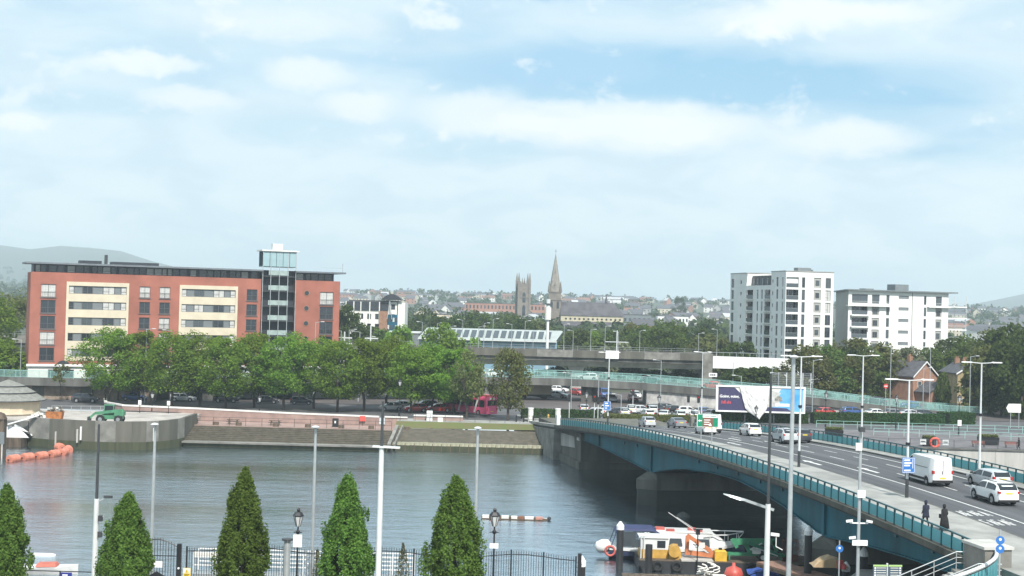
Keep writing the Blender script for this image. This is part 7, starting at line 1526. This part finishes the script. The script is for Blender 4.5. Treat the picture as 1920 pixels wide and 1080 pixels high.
for px, pyt, w, h_, lb in ((756,1018,1.7,0,'small sparse grey sapling in front of the fence'),(596,1030,1.2,0,'thin pale shrub beside the grey lamp column')):
    p = atY(px, pyt, 90); h = p.z - 3.5; t = thing('sapling', lb, 'sapling', (p.x, 90, 3.5)); g = np.random.default_rng(px); n = 900 if px > 700 else 420; z = g.uniform(.1,1,n); a = g.uniform(0,6.28,n); r = w*.5*(1.05-z)*np.sqrt(g.uniform(.1,1,n)); P = np.stack([r*np.cos(a), r*np.sin(a), z*h], 1); link('crown', leaf_mesh('crown', P, np.tile([[0,-.3,.6]],(n,1)), .07, LM['grey'], 3), t); b = MB(); b.tube([(0,0,0),(0,0,h*.9)], [.03,.01], 5); b.build('trunk', M['bark'], t)
# the corner of quay under the bridge
def wayfinder():
    p = atY(1664, 1066, 84); t = thing('wayfinding_sign', 'dark finger board sign with green top strip below the stair', 'sign', (p.x, 84, 3.5), .1); dk = mat('sign_slate', (.06,.10,.14), .5, .05); lg = mat('sign_lime', (.38,.55,.20), .5, .03); z = p.z - 3.5
    for s in (-1,1):
        b = MB(); x0, x1 = (s*.05, s*.88) if s > 0 else (s*.88, s*.05); b.box(x0,x1,-.03,.03,z-.55,z+.22); o = b.build('panel', dk, t); b = MB(); b.box(x0,x1,-.045,-.031,z+.12,z+.22); b.build('top_strip', lg, o)
        for k in range(4): b = MB(); b.box(x0+.12 if s > 0 else x0+.2, x1-.22 if s > 0 else x1-.05, -.045,-.031, z+.02-k*.14, z+.055-k*.14); b.build('legend', M['offwhite'], o); b = MB(); xx = s*.76; b.box(xx-.05,xx+.05,-.045,-.031,z-.01-k*.14,z+.075-k*.14); b.build('pictogram', M['white'], o)
    b = MB(); b.cyl((0,.06,0),(0,.06,z+.3),.06,n=8); b.build('post', M['steel_light'], t)
wayfinder()
def under_bridge():
    t = thing('tan_cover', 'tan tarpaulin heap with red machinery at the quay edge under the bridge', 'tarpaulin', (23.9, 104.2, 3.5)); r = random.Random(3); n = 9; V = [(u*.32-1.3, v*.35, max(0, .75 - ((u-4)/4)**2*.7 - ((v-2.5)/3)**2*.3 + r.uniform(-.07,.07))) for v in range(6) for u in range(n)]
    b = MB(); b.add(V, [(v*n+u, v*n+u+1, (v+1)*n+u+1, (v+1)*n+u) for v in range(5) for u in range(n-1)]); b.ext([(-1.3,0,0),(1.3,0,0),(.9,0,.4),(0,0,.7),(-.9,0,.4)], (0,-.02,0)); b.build('cover', mat('tan_canvas', (.45,.33,.20), .9, .12, 1), t); b = MB(); b.cbox((.5,-.5,.35),(.35,.3,.6),.3); b.cbox((.75,-.6,.2),(.3,.3,.35),.8); b.build('red_machine', mat('machine_red', (.45,.06,.06), .6, .1), t)
    p1, p2 = at(1440, 1052, 2.2), at(1545, 1083, 2.2); t = thing('pontoon_walkway', 'brown timber walkway sloping from the barge to the quay', 'walkway', (0,0,0)); d = (p2-p1); nr = Vector((-d.y,d.x,0)).normalized(); n = 24
    for k in range(n): a = p1 + d*k/n; c = p1 + d*(k+.93)/n; b = MB(); b.ext([a - nr*1.1, c - nr*1.1, c + nr*1.1, a + nr*1.1], (0,0,-.12)); b.build('plank', mat_walk, t)
    b = MB(); b.ext([p1 - nr*1.15 - Vector((0,0,.13)), p2 - nr*1.15 - Vector((0,0,.13)), p2 + nr*1.15 - Vector((0,0,.13)), p1 + nr*1.15 - Vector((0,0,.13))], (0,0,-.25)); b.build('frame', M['wood'], t)
    t = thing('pontoon', 'long dark floating pontoon at the bottom edge before the barge', 'pontoon', (9.5,112.5,0)); b = MB(); b.box(0,13.5,0,3.2,-.3,.55); b.build('float', M['barge'], t)
    for k in range(27): b = MB(); b.box(k*.5,k*.5+.47,.02,3.18,.552,.6); b.build('plank', M['wood'], t)
    t = thing('buoy', 'round red buoy standing on the dark pontoon', 'buoy', (18.2,113.2,.6)); b = MB(); b.lathe([(.1,0),(.6,.15),(.78,.6),(.6,1.05),(.15,1.25),(.12,1.5)], n=16); b.build('body', mat('buoy_red2', (.50,.09,.07), .45, .06), t, True)
    t = thing('tarpaulin', 'bright blue crumpled tarpaulin on the dark pontoon', 'tarpaulin', (19.6,113.5,.6)); r = random.Random(6); V = [(u*.38, v*.5, max(.02, .95 - abs(u-3)*.16 + r.uniform(-.15,.15))) for v in range(5) for u in range(8)]; b = MB(); b.add(V, [(v*8+u, v*8+u+1, (v+1)*8+u+1, (v+1)*8+u) for v in range(4) for u in range(7)]); b.ext([(0,-.01,0),(2.7,-.01,0),(2.6,-.01,.4),(1.2,-.01,.9),(0,-.01,.5)], (0,-.02,0)); b.build('sheet', mat('tarp_blue2', (.03,.08,.33), .6, .15, 2), t)
    t = thing('rope_heap', 'tangled heap of pale rope and net on the pontoon', 'ropes', (16.3,114.0,.6)); b = MB(); 
    for k in range(16): a = r.uniform(0,6.28); c = Vector((r.uniform(-.7,.7), r.uniform(-.4,.4), r.uniform(.1,.9))); b.tube([c + Vector((.35*math.cos(a+q), .3*math.sin(a+q), .08*q*(-1)**k)) for q in (0,.8,1.6,2.4,3.2,4,4.8)], .06, 5)
    b.build('rope', M['offwhite'], t)
    t = thing('white_crate', 'white box on the dark pontoon beside the red buoy', 'box', (17.0,112.8,.6)); b = MB(); b.box(-.5,.5,-.35,.35,0,.5); b.build('box', M['white'], t); b = MB(); b.box(-.52,.52,-.37,.37,.502,.56); b.build('lid', M['offwhite'], t)
mat_walk = mat('walk_brown', (.27,.16,.12), .85, .2, 2)
under_bridge()
# ---------------------------------------------------------------- people
SKIN = mat('skin', (.45,.27,.20), .6, .05); HAIR = mat('hair_dark', (.02,.016,.014), .7, .1)
def person(label, loc, yaw, top, legs, coat=None, pose=0, bag=None, hood=False, h=1.68):
    """walking figure facing +X of its own frame; body grown as one skin surface"""
    t = thing('person', label, 'person', loc, yaw); k = h/1.7
    st = .22
    V = {'pelvis':(0,0,.93),'belly':(0,0,1.10),'chest':(.02,0,1.30),'neck':(.03,0,1.46),'head0':(.05,0,1.56),'head1':(.055,0,1.66),
         'sl':(.01,.17,1.38),'el':(-.08,.23,1.12),'wl':(.06,.24,.90),'hl':(.10,.24,.82),'sr':(.01,-.17,1.38),'er':(-.03,-.24,1.12) if not pose else (.02,-.24,1.15),'wr':(.16,-.23,.93) if not pose else (.18,-.12,1.28),'hr':(.21,-.23,.86) if not pose else (.2,-.08,1.36),
         'hipl':(0,.09,.90),'kl':(st*.75,.10,.50),'al':(st,.10,.09),'tl':(st+.17,.11,.04),'hipr':(0,-.09,.90),'kr':(-.02,-.10,.48),'ar':(-st*1.2,-.10,.12),'tr':(-st*.55,-.11,.04)}
    E = [('pelvis','belly'),('belly','chest'),('chest','neck'),('neck','head0'),('head0','head1'),('chest','sl'),('sl','el'),('el','wl'),('wl','hl'),('chest','sr'),('sr','er'),('er','wr'),('wr','hr'),('pelvis','hipl'),('hipl','kl'),('kl','al'),('al','tl'),('pelvis','hipr'),('hipr','kr'),('kr','ar'),('ar','tr')]
    Rd = {'pelvis':(.15,.13),'belly':(.135,.11),'chest':(.16,.12),'neck':(.058,.058),'head0':(.085,.08),'head1':(.088,.08),'sl':(.07,.07),'el':(.05,.05),'wl':(.036,.036),'hl':(.04,.03),'sr':(.07,.07),'er':(.05,.05),'wr':(.036,.036),'hr':(.04,.03),'hipl':(.10,.10),'kl':(.065,.065),'al':(.045,.045),'tl':(.04,.03),'hipr':(.10,.10),'kr':(.065,.065),'ar':(.045,.045),'tr':(.04,.03)}
    ks = list(V); me = bpy.data.meshes.new('body'); me.from_pydata([tuple(c*k for c in V[q]) for q in ks], [(ks.index(a), ks.index(b)) for a, b in E], [])
    o = bpy.data.objects.new('body', me); COL.objects.link(o); o.modifiers.new('skin','SKIN'); s = o.modifiers.new('sub','SUBSURF'); s.levels = 2; s.render_levels = 2
    for i, q in enumerate(ks): me.skin_vertices[0].data[i].radius = (Rd[q][0]*k, Rd[q][1]*k); me.skin_vertices[0].data[i].use_root = (q == 'pelvis')
    dg = bpy.context.evaluated_depsgraph_get(); m2 = bpy.data.meshes.new_from_object(o.evaluated_get(dg)); bpy.data.objects.remove(o); m2.name = 'body'
    for m_ in (top, legs, SKIN, M['black']): m2.materials.append(m_)
    for p in m2.polygons:
        z = p.center.z/k; x = p.center.x; y = abs(p.center.y); p.use_smooth = True
        hand = (z < .87 and z > .75 and y > .19*k) or (pose and z > 1.31 and z < 1.45 and x > .15)
        p.material_index = 2 if (z > 1.47 or hand) else (3 if z < .10 else (1 if z < .90 and y < .19*k else 0))
    link('body', m2, t)
    b = MB(); b.lathe([(.03,1.775*k),(.085*k,1.75*k),(.108*k,1.66*k),(.10*k,1.55*k),(.075*k,1.48*k)], c=(.025*k,0,0), n=12); hh = b.build('hood' if hood else 'hair', top if hood else HAIR, t, True); hh.location.x = -.012
    b = MB(); b.cbox((.15*k,0,1.60*k),(.04,.025,.05)); b.build('nose', SKIN, t)
    if coat:
        zb, fl = coat; b = MB(); n = 14; R = [(zb,.20+fl,.17+fl),(.75,.185+fl*.5,.155+fl*.4),(1.0,.17,.135),(1.2,.165,.13),(1.38,.20,.12),(1.46,.10,.08)]
        b.loft([[(-.02-(.10*fl*3 if z < .6 else 0)+rx*.85*math.cos(2*math.pi*q/n)*k, ry*1.05*math.sin(2*math.pi*q/n)*k*1.15, z*k) for q in range(n)] for z, ry, rx in R]); b.build('coat', top, t, True)
    if bag: b = MB(); b.cbox((-.05*k,.30*k,.98*k),(.26,.12,.26)); b.build('bag', bag, t); 
    return t
BLK = mat('cloth_black', (.014,.014,.017), .9, .2, 4); NVY = mat('cloth_navy', (.02,.023,.045), .9, .2, 4); YEL = mat('cloth_ochre', (.55,.33,.08), .8, .1, 3); GRY = mat('cloth_grey', (.10,.10,.12), .9, .1, 3)
fy = BYAW
person('person in dark jacket and hood walking over the bridge beside the lamp, one arm raised', bt(9.9,1.75), fy, NVY, BLK, (.62,.02), 1, None, True)
person('person in a long black coat with a shoulder bag on the bridge footway', bt(8.5,2.35), fy+.1, BLK, BLK, (.16,.10), 0, BLK, True, 1.66)
p = atY(1017, 785, 224); person('person in dark clothes on the far pavement by the white pillar', (p.x-.2,224,3.7), 2.8, NVY, NVY, (.7,.0))
p = atY(1028, 785, 224.5); person('person in an ochre jacket on the far pavement by the white pillar', (p.x,224.5,3.7), 2.6, YEL, BLK, (.75,.02))
p = atY(1911, 835, 200); person('person in black walking along the plaza at the far right', (p.x,200.2,3.7), 3.2, BLK, BLK, (.6,.02))
p = atY(191, 757, 236); person('person in black standing behind the dark blue suv by the stone wall', (p.x,238,3.7), .3, BLK, BLK)
# ---------------------------------------------------------------- the far town
def far_houses():
    r = random.Random(21); ws = [mat('far_white', (.72,.71,.68), .85, .05), mat('far_brick', (.36,.19,.14), .9, .08), mat('far_cream', (.55,.50,.40), .85, .05), mat('far_grey', (.33,.33,.33), .85, .05)]; rs = [mat('far_slate', (.10,.10,.115), .8, .1), mat('far_tile', (.22,.12,.09), .85, .1), mat('far_light_roof', (.45,.46,.47), .6, .05)]
    wn = ['white','red brick','cream','grey']; protos = []
    for L, D, H, R in ((11,8,5.5,3),(18,9,5.5,3.2),(8,8,6,3.2),(30,12,6,2.2)):
        for wi, w in enumerate(ws):
            b = MB(); b.ext([(-L/2,-D/2,0),(L/2,-D/2,0),(L/2,-D/2,H),(-L/2,-D/2,H)], (0,D,0)); b.ext([(-L/2,-D/2,H+.01),(-L/2,D/2,H+.01),(-L/2,0,H+R)], (L,0,0)); b.k = 1
            b.k = 1; n = len(b.f); b.add([(-L/2-.3,-D/2-.4,H-.05),(L/2+.3,-D/2-.4,H-.05),(L/2+.3,0,H+R+.1),(-L/2-.3,0,H+R+.1),(-L/2-.3,D/2+.4,H-.05),(L/2+.3,D/2+.4,H-.05)], [(0,1,2,3),(3,2,5,4)])
            b.k = 2
            for i in range(max(2, int(L/4))):
                for z in (1.2, 3.6): x = -L/2 + (i+.5)*L/max(2,int(L/4)); b.box(x-.6,x+.6,-D/2-.05,-D/2-.01,z,z+1.3)
            b.m = [0 if j < n else b.m[j] for j in range(len(b.m))]; protos.append((wi, L, [b.mesh('house', [w, rt, M['pane_dark']]) for rt in rs]))
    k = 0
    while k < 290:
        Y = 900 * (4.2 ** r.uniform(0, 1)); a = r.uniform(-.16, .37); X = a*Y
        if .153 < a < .30 or a < -.125: continue
        wi, L, mm = r.choice(protos); ri = 0 if r.random() < .62 else r.choice((0,1,2))
        if r.random() < .45 and wi != 0: continue
        o = link('house', mm[ri], None, (X, Y, hz(X, Y)-.2), r.uniform(-.7,.7) + (1.57 if r.random() < .3 else 0)); o.scale = (1,1,r.uniform(.9,1.3))
        tag(o, '%s %s %s, %s roof, %s, %s' % ({8:'tiny',11:'small',18:'longish',30:'long'}[L], wn[wi], 'terrace' if L > 12 else 'house', ('slate','red tiled','pale')[ri], 'left of the square tower' if a < .004 else 'beyond the spired church' if a < .075 else 'between church and white tower' if a < .2 else 'right of the white apartments', 'low in the town' if Y < 1500 else 'up the slope' if Y < 2500 else 'near the skyline'), 'house', 'houses of the far town'); k += 1
far_houses()
def far_woods():
    g = np.random.default_rng(33); n = 11000; Y = 480 * (15.5 ** g.uniform(0, 1, n)); a = g.uniform(-.42, .42, n); X = a*Y; r = g.uniform(2.6, 6.0, n) * (1 + .35*(Y > 2200))
    dens = np.sin(X/np.maximum(Y,1)*61 + np.log(Y)*9) + np.sin(X*.011 + 1.3) + g.normal(0, .8, n); keep = ((dens > -.25) | (Y > 3000)) & (Y < 4400); X, Y, r = X[keep], Y[keep], r[keep]
    Z = np.array([hz(x, y) for x, y in zip(X, Y)]); m = 26; P = []; N = []; n = len(X)
    d = g.normal(0, 1, (n, m, 3)); d /= np.linalg.norm(d, axis=2)[:,:,None]; d[:,:,2] = np.abs(d[:,:,2]); q = g.uniform(.45, 1.05, (n, m))[:,:,None]
    pts = np.stack([X, Y, Z + r*.5], 1)[:,None,:] + d*q*r[:,None,None]*np.array([1,1,1.25]); nr = d + np.array([0,-.2,.3])
    me = leaf_mesh('distant_trees', pts.reshape(-1,3), nr.reshape(-1,3), 1.0, LM['far'], 5, .8)
    co = np.empty(len(me.vertices)*3); me.vertices.foreach_get('co', co); co = co.reshape(-1,4,3); c = co.mean(1, keepdims=True); s = np.repeat(r*.34, m)[:,None,None]; me.vertices.foreach_set('co', (c + (co-c)*s).ravel()); me.update()
    tag(link('distant_trees', me), 'hazy belt of woods and garden trees covering the far slopes', 'woods', None, 'stuff')
LM['far'] = leafmat('leaf_far', (.03,.05,.02), (.085,.115,.042), .2)
far_woods()
# ---------------------------------------------------------------- haze
def haze():
    m = MB(); m.box(-5600, 5600, -70, 8050, -2, 262); mt = bpy.data.materials.new('haze'); mt.use_nodes = True; nt = mt.node_tree; nt.nodes.clear(); o = nt.nodes.new('ShaderNodeOutputMaterial'); v = nt.nodes.new('ShaderNodeVolumePrincipled')
    v.inputs['Color'].default_value = (.80,.92,1.0,1); v.inputs['Density'].default_value = HAZE; v.inputs['Anisotropy'].default_value = .2; nt.links.new(v.outputs[0], o.inputs['Volume'])
    h = m.build('haze', mt); h['kind'] = 'stuff'
HAZE = .0002
haze()
